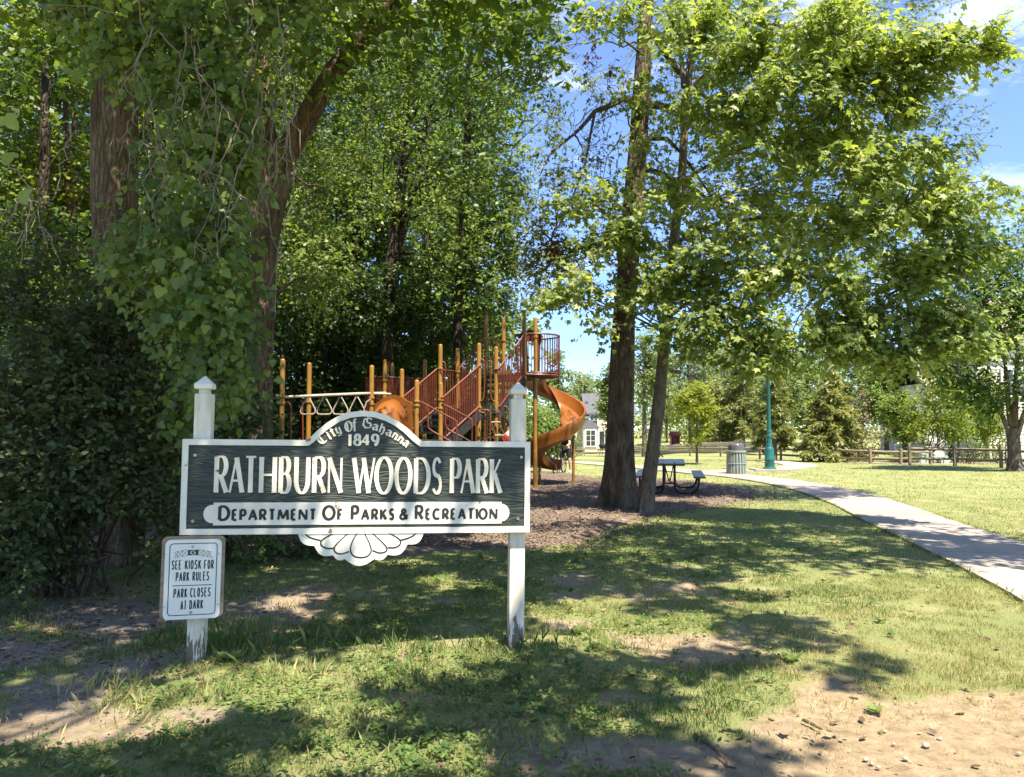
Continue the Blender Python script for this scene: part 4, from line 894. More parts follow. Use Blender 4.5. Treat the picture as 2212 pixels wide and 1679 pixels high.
# ------------------------------------------------------------------ lamp post
def lamp():
    p = on(1662, 1017.5); t = thing('lamp_post', p, 'tall teal green lamp post with a stepped round base', 'lamp post'); z0 = p[2]
    MB().box((p[0], p[1], z0 + .02), (1.35, .9, .13)).build('footing', M['concrete'], t, bevel=.01)
    MB().lathe(p, [(.255, .085), (.255, .13), (.235, .15), (.185, .16), (.18, .42), (.186, .43), (.186, .46), (.18, .47), (.172, .83), (.165, .86), (.135, .92), (.12, .95), (.125, .98), (.112, 1.02), (.10, 1.05), (.098, 1.30), (.115, 1.33), (.115, 1.36), (.09, 1.40), (.09, 1.47), (.10, 1.50), (.10, 1.53), (.078, 1.58)], 24).build('base', M['lamp_green'], t, sm=True)
    MB().lathe(p, [(.076, 1.56), (.062, 4.1), (.075, 4.12), (.075, 4.2), (.05, 4.22)], 18).build('pole', M['lamp_green'], t, sm=True)
    MB().lathe(p, [(.05, 4.2), (.14, 4.28), (.20, 4.45), (.20, 4.62), (.16, 4.72)], 20).build('globe', M['lamp_glass'], t, sm=True)
    MB().lathe(p, [(.24, 4.70), (.22, 4.76), (.08, 4.90), (.03, 4.93), (.02, 5.05)], 20).build('lamp_cap', M['lamp_green'], t, sm=True)
lamp()

# ------------------------------------------------------------------ fences
def rail_fence(posts_px, label, group, h=.85, rails=(.32, .70), base=None, dark=False):
    P = [on(*q) if base is None else np.array([*q, float(gz(*q))]) for q in posts_px]
    root = thing('split_rail_fence', P[0], label, 'fence', group)
    for i, p in enumerate(P):
        hh = h * random.uniform(.94, 1.06); MB().bar((p[0], p[1], p[2] - .2), (p[0] + random.uniform(-.03, .03), p[1], p[2] + hh), .13, .11).build('post', M['rail_wood'], root, bevel=.015)
        if i + 1 < len(P):
            q = P[i + 1]
            for r in rails:
                a, b = np.array([p[0], p[1], p[2] + r * h / .85]), np.array([q[0], q[1], q[2] + r * h / .85 + random.uniform(-.03, .03)])
                m_ = (a + b) / 2 + np.array([0, 0, random.uniform(-.05, .01)])
                MB().tube([a, a * .75 + m_ * .25, m_, b * .75 + m_ * .25, b], [.035, .058, .062, .058, .035], 5).build('rail', M['rail_wood'], root)
rail_fence([(1425, 984), (1490, 985), (1556, 986.5), (1641, 991.5), (1686, 993.5), (1734, 996), (1800, 999), (1880, 1002), (1945, 1003), (2010, 1004)], 'weathered split rail fence along the far side of the lawn', 'split rail fences', .72)
rail_fence([(1965, 1005), (2062, 1007), (2162, 1011), (2262, 1016), (2370, 1021)], 'sunlit split rail fence in front of the white deck', 'split rail fences', .92)
rail_fence([(1235, 984), (1262, 983.5), (1330, 981), (1395, 982), (1425, 984)], 'low pale rail fence before the cream house', 'split rail fences', .66)
def picket_fence():
    a, b = on(1330, 981)[:2] + np.array([0, 2.5]), on(1760, 985)[:2] + np.array([0, 6.0])
    root = thing('picket_fence', (a[0], a[1], float(gz(*a))), 'grey brown picket fence behind the rail fence', 'fence')
    n = 190; mb = MB()
    d = (b - a) / np.linalg.norm(b - a); nrm = np.array([d[1], -d[0]])
    L = np.linalg.norm(b - a)
    vs = []
    for i in range(n):
        p = a + d * L * i / n; z = float(gz(*p)); h = .86 + random.uniform(-.03, .03); w = L / n * .27
        vv = [(u, v) for u, v in ((-w, .05), (w, .05), (w, h - .08), (0, h), (-w, h - .08))]
        mb.prism(vv, lambda u, v, k, p=p, z=z: (p[0] + d[0] * u + nrm[0] * k, p[1] + d[1] * u + nrm[1] * k, z + v), 0, .02)
    tag(mb.build('pickets', M['picket'], root), kind='stuff')
    for h in (.25, .65):
        MB().bar((a[0], a[1], float(gz(*a)) + h), (b[0], b[1], float(gz(*b)) + h), .05, .09).build('rail', M['picket'], root)
picket_fence()

# ------------------------------------------------------------------ houses
def siding(mb, x0, x1, y, z0, z1, step=.20):      # lapped boards facing the viewer
    z = z0
    while z < z1 - .01:
        h = min(step, z1 - z); mb.add([(x0, y, z + h), (x0, y - .03, z), (x1, y - .03, z), (x1, y, z + h), (x0, y + .05, z), (x1, y + .05, z)], [(0, 1, 2, 3), (1, 4, 5, 2)]); z += h
def window(root, x, y, z, w, h, rows=2, cols=2):
    f = MB().box((x, y, z), (w + .2, .10, h + .2)).build('window', M['trim_white'], root)
    for i in range(cols):
        for j in range(rows):
            MB().box((x - w / 2 + (i + .5) * w / cols, y - .045, z - h / 2 + (j + .5) * h / rows), (w / cols - .06, .04, h / rows - .06)).build('pane', M['window_glass'], f)
def gable(mb, x0, x1, y0, y1, ze, zr, ov=.35, axis='x', th=.18):
    if axis == 'x':                               # ridge runs left to right
        ym = (y0 + y1) / 2; s = (zr - ze) / (ym - y0)
        A = [(x0 - ov, y0 - ov, ze - ov * s), (x1 + ov, y0 - ov, ze - ov * s), (x1 + ov, ym, zr), (x0 - ov, ym, zr), (x1 + ov, y1 + ov, ze - ov * s), (x0 - ov, y1 + ov, ze - ov * s)]
    else:
        xm = (x0 + x1) / 2; s = (zr - ze) / (xm - x0)
        A = [(x0 - ov, y1 + ov, ze - ov * s), (x0 - ov, y0 - ov, ze - ov * s), (xm, y0 - ov, zr), (xm, y1 + ov, zr), (x1 + ov, y0 - ov, ze - ov * s), (x1 + ov, y1 + ov, ze - ov * s)]
    B = [(x, y, z + th) for x, y, z in A]
    mb.add(A + B, [(3, 2, 1, 0), (5, 4, 2, 3), (6, 7, 8, 9), (9, 8, 10, 11), (0, 1, 7, 6), (1, 2, 8, 7), (2, 4, 10, 8), (4, 5, 11, 10), (5, 3, 9, 11), (3, 0, 6, 9)])
def cream_house():
    Yh = 84.0; p = at(1270, 972, Yh); z0 = p[2] - .2
    t = thing('cream_house', (p[0], Yh, z0), 'cream two storey house with a steep grey roof behind the slide', 'house')
    x = lambda px: at(px, 900, Yh)[0]; z = lambda py: at(1270, py, Yh)[2]
    # gable end body, lower wing, bay window and a rear door
    xa, xb, xc = x(1240), x(1292), x(1360)
    b = MB(); b.box(((xb + xc) / 2, Yh + 4, (z0 + z(893)) / 2), (xc - xb, 8, z(893) - z0)); siding(b, xb, xc, Yh - .02, z0, z(893), .3)
    b.box(((xa + xb) / 2 + .1, Yh + 5, (z0 + z(905)) / 2), (xb - xa - .2, 6, z(905) - z0)); b.build('wall', M['siding_cream'], t)
    r = MB(); gable(r, xb - 1.2, xc + .5, Yh, Yh + 8, z(893), z(850), .3, 'x'); r.build('roof', M['roof_grey'], t)
    r = MB(); gable(r, xa, xb + .4, Yh + 2, Yh + 8, z(905), z(868), .3, 'y'); r.build('roof', M['roof_grey'], t)
    bay = MB().box((x(1272), Yh - .7, (z0 + z(925)) / 2), (1.5, 1.6, z(925) - z0)).build('bay', M['siding_cream'], t)
    MB().prism([(-1.0, 0), (1.0, 0), (.3, 1.1), (-.3, 1.1)], lambda u, v, n: (x(1272) + u, Yh - 1.6 + n + .2 * v, z(925) + v * .8), 0, 1.5).build('bay_roof', M['roof_grey'], t)
    window(t, x(1272), Yh - 1.53, z(946), 1.0, 1.7, 3, 2); window(t, x(1318), Yh - .06, z(906), .9, 1.2); window(t, x(1282), Yh - .06, z(908), .8, 1.1)
    window(t, x(1305), Yh - .06, z(950), 1.2, 1.9, 1, 2)
cream_house()
def grill(px, py, Yh, label, s=1.0):
    p = at(px, py, Yh); p[2] = float(gz(p[0], p[1])); t = thing('grill', p, label, 'grill')
    MB().lathe((p[0], p[1], p[2] + .75), [(.02, -.2), (.28, -.08), (.36, .1), (.36, .14), (.28, .30), (.05, .36)], 16).build('bowl', M['tube_black'], t, sm=True)
    for k in range(3):
        a = R(90 + 120 * k); MB().tube([(p[0] + .2 * math.cos(a), p[1] + .2 * math.sin(a), p[2] + .65), (p[0] + .35 * math.cos(a), p[1] + .35 * math.sin(a), p[2])], .025, 6).build('leg', M['tube_black'], t)
grill(1301, 962, 70, 'round black kettle grill on the lawn of the cream house')
def white_house():
    Yh = 46.0; x = lambda px: at(px, 900, Yh)[0]; z = lambda py: at(2100, py, Yh)[2]
    z0 = float(gz(x(2150), Yh)) - .1
    t = thing('pale_house', (x(2150), Yh, z0), 'pale sided house with brown roofs half hidden behind the leafy tree', 'house')
    b = MB(); x0, x1, x2 = x(2003), x(2075), x(2420)
    b.box(((x0 + x1) / 2, Yh + 3, (z0 + z(828)) / 2), (x1 - x0, 6, z(828) - z0)); siding(b, x0, x1, Yh - .01, z0, z(828))
    b.box(((x1 + x2) / 2, Yh + 2.2, (z0 + z(745)) / 2), (x2 - x1, 7.5, z(745) - z0)); siding(b, x1, x2, Yh - 1.6, z0, z(745)); b.build('wall', M['siding_white'], t)
    r = MB(); gable(r, x0, x1 - .05, Yh, Yh + 6, z(828), z(778), .3, 'x'); r.build('roof', M['roof_brown'], t)
    r = MB(); gable(r, x1, x2, Yh - 1.5, Yh + 6, z(745), z(640), .4, 'x'); r.build('roof', M['roof_brown'], t)
    MB().bar((x0 - .3, Yh - .42, z(832)), (x1, Yh - .42, z(832)), .05, .2).build('gutter', M['trim_white'], t)
    MB().bar((x1 - .4, Yh - 2.1, z(750)), (x2 + .3, Yh - 2.1, z(750)), .05, .22).build('gutter', M['trim_white'], t)
    window(t, x(2030), Yh - .08, z(862), 1.1, 1.4); window(t, x(2150), Yh - 1.7, z(830), 1.2, 1.5); window(t, x(2210), Yh - 1.7, z(830), 1.2, 1.5); window(t, x(2250), Yh - 1.7, z(930), 1.3, 1.6)
    MB().box((x(2050), Yh - .05, z0 + 1.15), (1.0, .1, 2.1)).build('door', M['window_glass'], t)
white_house()
def white_deck():
    Yd = 42.0; x = lambda px: at(px, 950, Yd)[0]; z = lambda py: at(2000, py, Yd)[2]
    t = thing('garden_deck', (x(2010), Yd, float(gz(x(2010), Yd))), 'raised wooden deck with white balustrade behind the rail fence', 'deck')
    z0 = t.location[2]; zd = z(978)
    MB().box((x(2013), Yd + 1.4, zd - .06), (x(2062) - x(1960), 3, .12)).build('deck_floor', M['rail_wood'], t)
    for px in (1962, 1998, 2034, 2062): MB().box((x(px), Yd, (z(930) + z0) / 2), (.14, .14, z(930) - z0)).build('baluster_post', M['trim_white'], t)
    rl = MB().bar((x(1960), Yd, z(936)), (x(2064), Yd, z(936)), .12, .10).build('top_rail', M['trim_white'], t)
    MB().bar((x(1960), Yd, z(972)), (x(2064), Yd, z(972)), .10, .10).build('bottom_rail', M['trim_white'], t)
    for k in range(22):
        px = 1965 + 4.6 * k; MB().box((x(px), Yd, (z(938) + z(970)) / 2), (.045, .045, z(938) - z(970))).build('baluster', M['trim_white'], t)
    for k in range(4): MB().box((x(1950 - 7 * k), Yd - .1, zd - .2 - .22 * k), (.34, 1.1, .06)).build('step', M['rail_wood'], t)
    MB().bar((x(1922), Yd - .6, z0 + .75), (x(1962), Yd - .6, z(938)), .08, .10).build('stair_rail', M['trim_white'], t)
    MB().bar((x(1922), Yd - .6, z0), (x(1922), Yd - .6, z0 + .8), .10, .10).build('newel', M['trim_white'], t)
    for k in range(5): MB().box((x(2013), Yd - .12, z0 + .1 + .17 * k), (x(2060) - x(1966), .03, .14)).build('skirt_board', M['siding_white'], t)
white_deck()
for px, h, w, lab in ((1988, .47, .33, 'squat pale green utility pedestal, left one of the pair by the fence'), (2003, .82, .24, 'tall narrow pale green utility pedestal by the fence')):
    p = on(px, 1001); t = thing('utility_pedestal', p, lab, 'utility box', 'utility pedestals by the fence')
    MB().box((p[0], p[1], p[2] + h / 2 - .05), (w, w * .9, h)).build('cabinet', M['utility_green'], t, bevel=.03)
    MB().box((p[0], p[1], p[2] + h - .03), (w + .05, w * .9 + .05, .07)).build('lid', M['utility_green'], t, bevel=.02)
p = on(2030, 1002); t = thing('lawn_chair', p, 'pale plastic chair tipped back near the rail fence', 'chair')
MB().bar(p + np.array([.35, 0, .02]), p + np.array([-.1, .1, .62]), .42, .05, up=(0, 1, 0)).build('backrest', M['utility_green'], t, bevel=.01)
MB().box((p[0] - .15, p[1], p[2] + .32), (.5, .45, .05)).build('seat', M['utility_green'], t, bevel=.01)
for dx in (-.36, .06): MB().box((p[0] + dx, p[1] - .18, p[2] + .15), (.05, .05, .3)).build('leg', M['utility_green'], t)
# tyre swing and toy house beyond the fence
p = on(1676, 989); p[1] += 1.5; t = thing('tire_swing', p + np.array([0, 0, .1]), 'black tire swing hanging beyond the rail fence', 'swing')
MB().tube([(p[0] + .30 * math.cos(R(a)), p[1], p[2] + .45 + .30 * math.sin(R(a))) for a in range(0, 361, 20)], .09, 8, cap=False).build('tire', M['rubber'], t, sm=True)
MB().tube([(p[0], p[1], p[2] + .7), (p[0], p[1], p[2] + 3.6)], .02, 6).build('rope', M['stick'], t)
p = at(1321, 966, 66); gz0 = float(gz(p[0], p[1]))
px_ = at(1457, 955, 72); p = np.array([px_[0], 72, float(gz(px_[0], 72)) + .55]); t = thing('play_cottage', p, 'small red roofed toy cottage beyond the picket fence', 'playhouse')
MB().box((p[0], p[1], p[2] + .35), (.8, .7, 1.3)).build('wall', M['red_plastic'], t)
r = MB(); gable(r, p[0] - .4, p[0] + .4, p[1] - .35, p[1] + .35, p[2] + 1.0, p[2] + 1.3, .08, 'x', .05); r.build('roof', M['red_plastic'], t)
MB().box((p[0] - .05, p[1] - .37, p[2] + .4), (.3, .04, .6)).build('door', M['roof_grey'], t)
# ------------------------------------------------------------------ people and the bicycle
def skin_mesh(name, joints, edges, mat, parent, fr, root=0, sub=2):
    me = bpy.data.meshes.new(name); o0 = ORG[parent.name]
    P = [np.array(fr(*j[:3])) - o0 for j in joints]
    me.from_pydata([tuple(p) for p in P], edges, []); me.materials.append(mat)
    o = link(name, me, parent)
    sk = o.modifiers.new('skin', 'SKIN'); sk.use_smooth_shade = True
    for i, j in enumerate(joints):
        d = me.skin_vertices[0].data[i]; r = j[3]; d.radius = (r, r) if np.isscalar(r) else r; d.use_root = i == root
    s = o.modifiers.new('sub', 'SUBSURF'); s.levels = s.render_levels = sub
    return o
def frame_of(x, y, z, yaw):                       # local x right, y forward
    c, s = math.cos(yaw), math.sin(yaw)
    return lambda a, b, h: (x + a * c - b * s, y + a * s + b * c, z + h)
def head_bits(t, fr, c, r=.1, hair=True):
    x, y, z = c
    mb = MB()
    mb.add(*ball(fr, (x, y - .018, z + .022), (.086, .105, .112))); o = mb.build('hair', M['hair'], t, sm=True)
    f = MB(); f.add(*ball(fr, (x, y + .105, z - .015), (.013, .02, .02)))
    for s in (-1, 1): f.add(*ball(fr, (x + s * .079, y - .005, z - .01), (.012, .02, .03)))
    f.build('nose_and_ears', M['skin'], t, sm=True)
    e_ = MB()
    for s in (-1, 1): e_.add(*ball(fr, (x + s * .032, y + .088, z + .012), (.012, .008, .008)))
    e_.add(*ball(fr, (x, y + .088, z - .055), (.024, .008, .006))); e_.build('eyes_and_mouth', M['hair'], t, sm=True)
def ball(fr, c, r, n=10, m_=7):
    vs, fs = [], []
    for i in range(m_ + 1):
        a = math.pi * i / m_
        for k in range(n):
            b = 2 * math.pi * k / n; vs.append(fr(c[0] + r[0] * math.sin(a) * math.cos(b), c[1] + r[1] * math.sin(a) * math.sin(b), c[2] + r[2] * math.cos(a)))
    for i in range(m_):
        for k in range(n): fs.append((i * n + k, (i + 1) * n + k, (i + 1) * n + (k + 1) % n, i * n + (k + 1) % n))
    return vs, fs
def hand(J, E, w, dirn, down=-1.0, side=1):       # palm, four fingers and a thumb grown from the wrist joint
    x, y, z = J[w][:3]; dx, dy, dz = dirn
    J.append((x + dx * .05, y + dy * .05, z + dz * .05, (.032, .02))); p = len(J) - 1; E.append((w, p))
    for k, L in enumerate((.075, .085, .08, .062)):
        o = (k - 1.5) * .018
        J.append((x + dx * .095 + o * abs(dz), y + dy * .095 + o * (1 - abs(dz)) + .004, z + dz * .095, .009)); a = len(J) - 1; E.append((p, a))
        J.append((x + dx * (.09 + L) + o * abs(dz), y + dy * (.09 + L) + o * (1 - abs(dz)) + .02, z + dz * (.09 + L), .0075)); E.append((a, a + 1))
    J.append((x + dx * .06 + side * .03, y + dy * .06 + .025, z + dz * .06, .0105)); E.append((p, len(J) - 1))
    J.append((x + dx * .10 + side * .035, y + dy * .10 + .04, z + dz * .10, .009)); E.append((len(J) - 2, len(J) - 1))
def person_red():
    x, y = -.065, 19.75; z = float(gz(x, y)) + .05; fr = frame_of(x, y, z, R(38))
    t = thing('person', (x, y, z), 'dark haired person in a red t-shirt standing with back turned beside the ladder', 'person')
    J = [(0, 0, .95, (.15, .10)), (0, .01, 1.2, (.14, .095)), (0, 0, 1.42, (.12, .085)), (0, .01, 1.52, .055), (0, .02, 1.60, .07), (0, .03, 1.70, (.085, .1)), (0, .03, 1.77, (.06, .075))]
    E = [(0, 1), (1, 2), (2, 3), (3, 4), (4, 5), (5, 6)]
    for s in (-1, 1):
        b = len(J); J += [(s * .17, 0, 1.40, .055), (s * .21, .0, 1.12, .042), (s * .22, .06, .87, .027)]; E += [(2, b), (b, b + 1), (b + 1, b + 2)]
        hand(J, E, b + 2, (0, .15, -1), side=-s)
        b = len(J); J += [(s * .09, 0, .82, .082), (s * .10, .01, .48, .055), (s * .11, -.01, .10, .038), (s * .12, .12, .04, .035)]; E += [(0, b), (b, b + 1), (b + 1, b + 2), (b + 2, b + 3)]
    skin_mesh('body', J, E, M['skin'], t, fr)
    S_ = [(0, 0, .93, (.165, .115)), (0, .01, 1.2, (.16, .112)), (0, 0, 1.41, (.14, .1)), (0, .005, 1.475, .07)]; ES = [(0, 1), (1, 2), (2, 3)]
    for s in (-1, 1): b = len(S_); S_ += [(s * .175, 0, 1.39, .072), (s * .20, 0, 1.20, .062)]; ES += [(2, b), (b, b + 1)]
    skin_mesh('shirt', S_, ES, M['red_cloth'], t, fr)
    T_ = [(0, 0, .95, (.155, .11))]; ET = []
    for s in (-1, 1): b = len(T_); T_ += [(s * .09, 0, .80, .095), (s * .10, .01, .48, .078), (s * .11, -.01, .12, .06)]; ET += [(0, b), (b, b + 1), (b + 1, b + 2)]
    skin_mesh('jeans', T_, ET, M['jeans'], t, fr)
    head_bits(t, fr, (0, .03, 1.70))
person_red()
BX, BY = float(at(1213, 1020, 27.6)[0]), 27.6
byaw = math.atan2(-.34, -.94) - R(90)
BYW = math.atan2(-.94, -.34) - R(90)              # forward: towards the viewer and a little to the left
def bicycle():
    x, y = BX - .08, BY; z = float(gz(x, y)) + .03; fr = frame_of(x, y, z, BYW)
    t = thing('bicycle', (x, y, z), 'dark mountain bicycle held upright under the slide by its rider', 'bicycle')
    Rw = .325
    for yy in (-.52, .52):
        tire = [fr(0, yy + Rw * math.cos(R(a)), Rw + Rw * math.sin(R(a))) for a in range(0, 361, 15)]
        w = MB().tube(tire, .026, 8, cap=False).build('wheel', M['rubber'], t, sm=True)
        MB().tube([fr(0, yy + (Rw - .03) * math.cos(R(a)), Rw + (Rw - .03) * math.sin(R(a))) for a in range(0, 361, 15)], .011, 6, cap=False).build('rim', M['steel'], w, sm=True)
        sp = MB()
        for k in range(16): a = R(22.5 * k); sp.tube([fr(.02 * (-1) ** k, yy, Rw), fr(0, yy + (Rw - .03) * math.cos(a), Rw + (Rw - .03) * math.sin(a))], .0022, 3, cap=False)
        tag(sp.build('spokes', M['steel'], w), kind='stuff')
    F = MB()
    for a, b in (((0, -.10, .30), (0, -.22, .74)), ((0, -.18, .66), (0, .36, .72)), ((0, -.10, .30), (0, .34, .62)), ((0, .33, .58), (0, .38, .80))): F.tube([fr(*a), fr(*b)], .019, 8)
    for s in (-1, 1):
        F.tube([fr(s * .03, -.10, .30), fr(s * .06, -.52, Rw)], .010, 6).tube([fr(s * .03, -.19, .66), fr(s * .06, -.52, Rw)], .009, 6)
    F.build('frame', M['tube_black'], t, sm=True)
    fk = MB()
    for s in (-1, 1): fk.tube([fr(s * .055, .36, .68), fr(s * .06, .52, Rw)], .014, 8)
    fk.build('fork', M['tube_black'], t, sm=True)
    hb = MB().tube([fr(0, .38, .80), fr(0, .42, .98)], .016, 8).tube([fr(-.32, .36, 1.0), fr(-.15, .42, .99), fr(.15, .42, .99), fr(.32, .36, 1.0)], .013, 8).build('handlebar', M['tube_black'], t, sm=True)
    for s in (-1, 1): MB().tube([fr(s * .22, .40, .995), fr(s * .33, .355, 1.0)], .018, 8).build('grip', M['rubber'], hb, sm=True)
    MB().tube([fr(0, -.22, .74), fr(0, -.25, .88)], .013, 8).build('seat_post', M['steel'], t, sm=True)
    MB().add(*ball(fr, (0, -.25, .90), (.075, .135, .035))).build('saddle', M['tube_black'], t, sm=True)
    MB().tube([fr(-.012, -.10 + .09 * math.cos(R(a)), .30 + .09 * math.sin(R(a))) for a in range(0, 361, 30)], .012, 6).build('chainring', M['steel'], t, sm=True)
    for s, a in ((-1, 20), (1, 200)):
        e = fr(s * .07, -.10 + .16 * math.cos(R(a)), .30 + .16 * math.sin(R(a)))
        c = MB().tube([fr(s * .05, -.10, .30), e], .011, 6).build('crank', M['steel'], t, sm=True); MB().box((e[0] + .0, e[1], e[2]), (.09, .07, .02), BYW).build('pedal', M['rubber'], c)
bicycle()
def person_bike():
    x, y = BX + .10, BY + .10; z = float(gz(x, y)) + .03; fr = frame_of(x, y, z, BYW)
    t = thing('person', (x, y, z), 'person in black t-shirt and shorts leaning over the bicycle behind the slide', 'person')
    J = [(0, -.22, .92, (.14, .11)), (0, -.10, 1.12, (.13, .1)), (0, .04, 1.30, (.13, .09)), (0, .12, 1.38, .055), (0, .17, 1.43, .065), (0, .24, 1.49, (.085, .1)), (0, .28, 1.54, (.06, .075))]
    E = [(0, 1), (1, 2), (2, 3), (3, 4), (4, 5), (5, 6)]
    for s in (-1, 1):
        b = len(J); J += [(s * .17, .06, 1.28, .052), (s * .26, .20, 1.08, .04), (s * .24, .34, 1.03, .027)]; E += [(2, b), (b, b + 1), (b + 1, b + 2)]
        hand(J, E, b + 2, (0, .8, -.25), side=-s)
        b = len(J); J += [(s * .10, -.2, .80, .082), (s * .16, -.12, .48, .055), (s * .17, -.2, .10, .038), (s * .18, -.07, .045, .036)]; E += [(0, b), (b, b + 1), (b + 1, b + 2), (b + 2, b + 3)]
    skin_mesh('body', J, E, M['skin'], t, fr)
    S_ = [(0, -.22, .90, (.155, .125)), (0, -.10, 1.12, (.152, .118)), (0, .04, 1.29, (.15, .108)), (0, .09, 1.35, .075)]; ES = [(0, 1), (1, 2), (2, 3)]
    for s in (-1, 1): b = len(S_); S_ += [(s * .175, .06, 1.27, .07), (s * .235, .15, 1.13, .06)]; ES += [(2, b), (b, b + 1)]
    skin_mesh('shirt', S_, ES, M['black_cloth'], t, fr)
    T_ = [(0, -.22, .92, (.15, .125))]; ET = []
    for s in (-1, 1): b = len(T_); T_ += [(s * .105, -.19, .78, .105), (s * .155, -.13, .52, .088)]; ET += [(0, b), (b, b + 1)]
    skin_mesh('shorts', T_, ET, M['black_cloth'], t, fr)
    for s in (-1, 1): MB().add(*ball(fr, (s * .175, -.12, .045), (.05, .13, .055))).build('shoe', M['pale_shoe'], t, sm=True)
    head_bits(t, fr, (0, .24, 1.49))
person_bike()

# ------------------------------------------------------------------ leaves, crowns, trunks
def norm(a): return a / np.maximum(np.linalg.norm(a, axis=-1, keepdims=True), 1e-9)
T_MAPLE = (np.array([(0, .04, 0), (.46, .06, -.10), (.29, .30, -.04), (.56, .60, -.14), (.20, .60, -.02), (0, 1.05, -.12), (-.20, .60, -.02), (-.56, .60, -.14), (-.29, .30, -.04), (-.46, .06, -.10)]), 10)
T_OAK = (np.array([(0, 0, 0), (.34, .12, -.05), (.12, .34, 0), (.44, .58, -.08), (.11, .66, 0), (0, 1.0, -.08), (-.11, .66, 0), (-.44, .58, -.08), (-.12, .34, 0), (-.34, .12, -.05)]), 10)
T_HEART = (np.array([(0, .06, .0), (.24, -.08, -.03), (.47, .12, -.08), (.38, .50, -.06), (0, 1.0, -.14), (-.38, .50, -.06), (-.47, .12, -.08), (-.24, -.08, -.03)]), 8)
T_GRAPE = (np.array([(0, .05, .02), (.20, -.08, -.02), (.46, .05, -.10), (.52, .34, -.12), (.33, .44, -.05), (.31, .64, -.10), (0, 1.0, -.20), (-.31, .64, -.10), (-.33, .44, -.05), (-.52, .34, -.12), (-.46, .05, -.10), (-.20, -.08, -.02)]), 12)
T_OVAL = (np.array([(0, 0, 0), (.26, .28, -.04), (.22, .66, -.06), (0, 1.0, -.10), (-.22, .66, -.06), (-.26, .28, -.04)]), 6)
T_WEED = (np.array([(0, 0, 0), (.30, .40, -.05), (.12, .95, -.10), (-.12, .95, -.10), (-.30, .40, -.05)]), 5)
T_RHOMB = (np.array([(0, 0, 0), (.30, .45, -.06), (0, 1.0, -.04), (-.30, .45, -.06)]), 4)
T_NEEDLE = (np.array([(-.05, 0, 0), (.05, 0, 0), (.11, .55, -.05), (0, 1.0, -.16), (-.11, .55, -.05)]), 5)
def leaf_mesh(name, P, T, N, Sz, tint, tmpl, mat):
    V, k = tmpl; n = len(P)
    T = norm(T); N = norm(N - T * (N * T).sum(-1, keepdims=True)); B = np.cross(T, N)
    vs = P[:, None] + Sz[:, None, None] * (V[None, :, :1] * B[:, None] + V[None, :, 1:2] * T[:, None] + V[None, :, 2:] * N[:, None])
    idx = np.arange(n * k).reshape(n, k)
    return raw_mesh(name, vs.reshape(-1, 3), idx, mat, False, {'tint': np.repeat(tint, k)})
def leaf_cloud(blobs, size, m=9, L=.45, droop=.3, gap=.40, gs=1.1, shell=.25, up=.75, tint=.5, tv=.22, seed=0, flat=.6, face=1.0):
    # blobs: (centre, radii, number of sprays) -> leaves P, T, N, size, tint and twig ends
    r_ = np.random.default_rng(seed); Pq, Aq, Tq = [], [], []
    for c, rad, n in blobs:
        c = np.array(c, float); rad = np.array(rad, float)
        d = norm(r_.normal(size=(n, 3))); u = r_.random(n); rr = (shell + (1 - shell) * u) ** 0.6
        wob = 1 + .7 * (vnoise(d * 2.1 + c * 1.7) - .5)
        q = c + d * rad * (rr * wob)[:, None]
        keep = vnoise(q * gs + seed * 3.1) > gap
        q, d = q[keep], d[keep]; Tq.append(np.full(len(q), r_.normal() * .13))
        Pq.append(q); Aq.append(norm(d * .8 * np.array([1, 1, flat]) + r_.normal(size=q.shape) * .45 + np.array([0, 0, .12 - droop])))
    q = np.concatenate(Pq); a = np.concatenate(Aq); n = len(q)
    side = norm(np.cross(a, np.array([0, 0, 1.0])) + 1e-6)
    ts = np.clip(tint + np.concatenate(Tq) + tv * r_.normal(size=n) * .7, 0, 1)
    j = np.tile(np.arange(m), n); qi = np.repeat(np.arange(n), m)
    sg = np.where(j % 2, 1.0, -1.0)
    f = j / max(m - 1, 1)
    sz = size * (.5 + .85 * r_.random(n * m) ** 1.3) * (1.05 - .3 * f)
    tip = (j == m - 1)[:, None]
    P = q[qi] + a[qi] * (L * (f - .3))[:, None] + r_.normal(size=(n * m, 3)) * size * .28
    T = a[qi] * np.where(tip, 1.0, .45) + side[qi] * (sg * np.where(tip[:, 0], .1, .8))[:, None] + np.array([0, 0, -droop * 1.1]) + r_.normal(size=(n * m, 3)) * .3
    N = np.array([0, 0, up * .6]) + SUN * .35 + np.array([.1, -.38, 0]) * face + r_.normal(size=(n * m, 3)) * .45
    tn = np.clip(ts[qi] + tv * .6 * r_.normal(size=n * m), 0, 1)
    return P, T, N, sz, tn, q - a * L * .35, q + a * L * .65
def twig_mesh(name, A, B, r, mat):
    d = norm(B - A); x = norm(np.cross(d, np.array([.3, .2, 1.0]))); y = np.cross(d, x); n = len(A); vs = []
    for e, k in ((A, 1.0), (B, .4)):
        for t in (0, 2.094, 4.189): vs.append(e + (x * math.cos(t) + y * math.sin(t)) * (r * k))
    vs = np.stack(vs, 1).reshape(-1, 3); b = np.arange(n)[:, None, None] * 6
    f = b + np.array([[0, 1, 4, 3], [1, 2, 5, 4], [2, 0, 3, 5]])[None]
    return raw_mesh(name, vs, f.reshape(-1, 4), mat)
def crown(root, cloud, tmpl, mat, name='crown', twigs=None, twig_r=.006):
    P, T, N, sz, tn, a, b = cloud; o0 = ORG[root.name]
    o = link(name, leaf_mesh(name, P - o0, T, N, sz, tn, tmpl, mat), root)
    if twigs is not None: tag(link('twigs', twig_mesh('twigs', a - o0, b - o0, twig_r, twigs), o), kind='stuff')
    return o
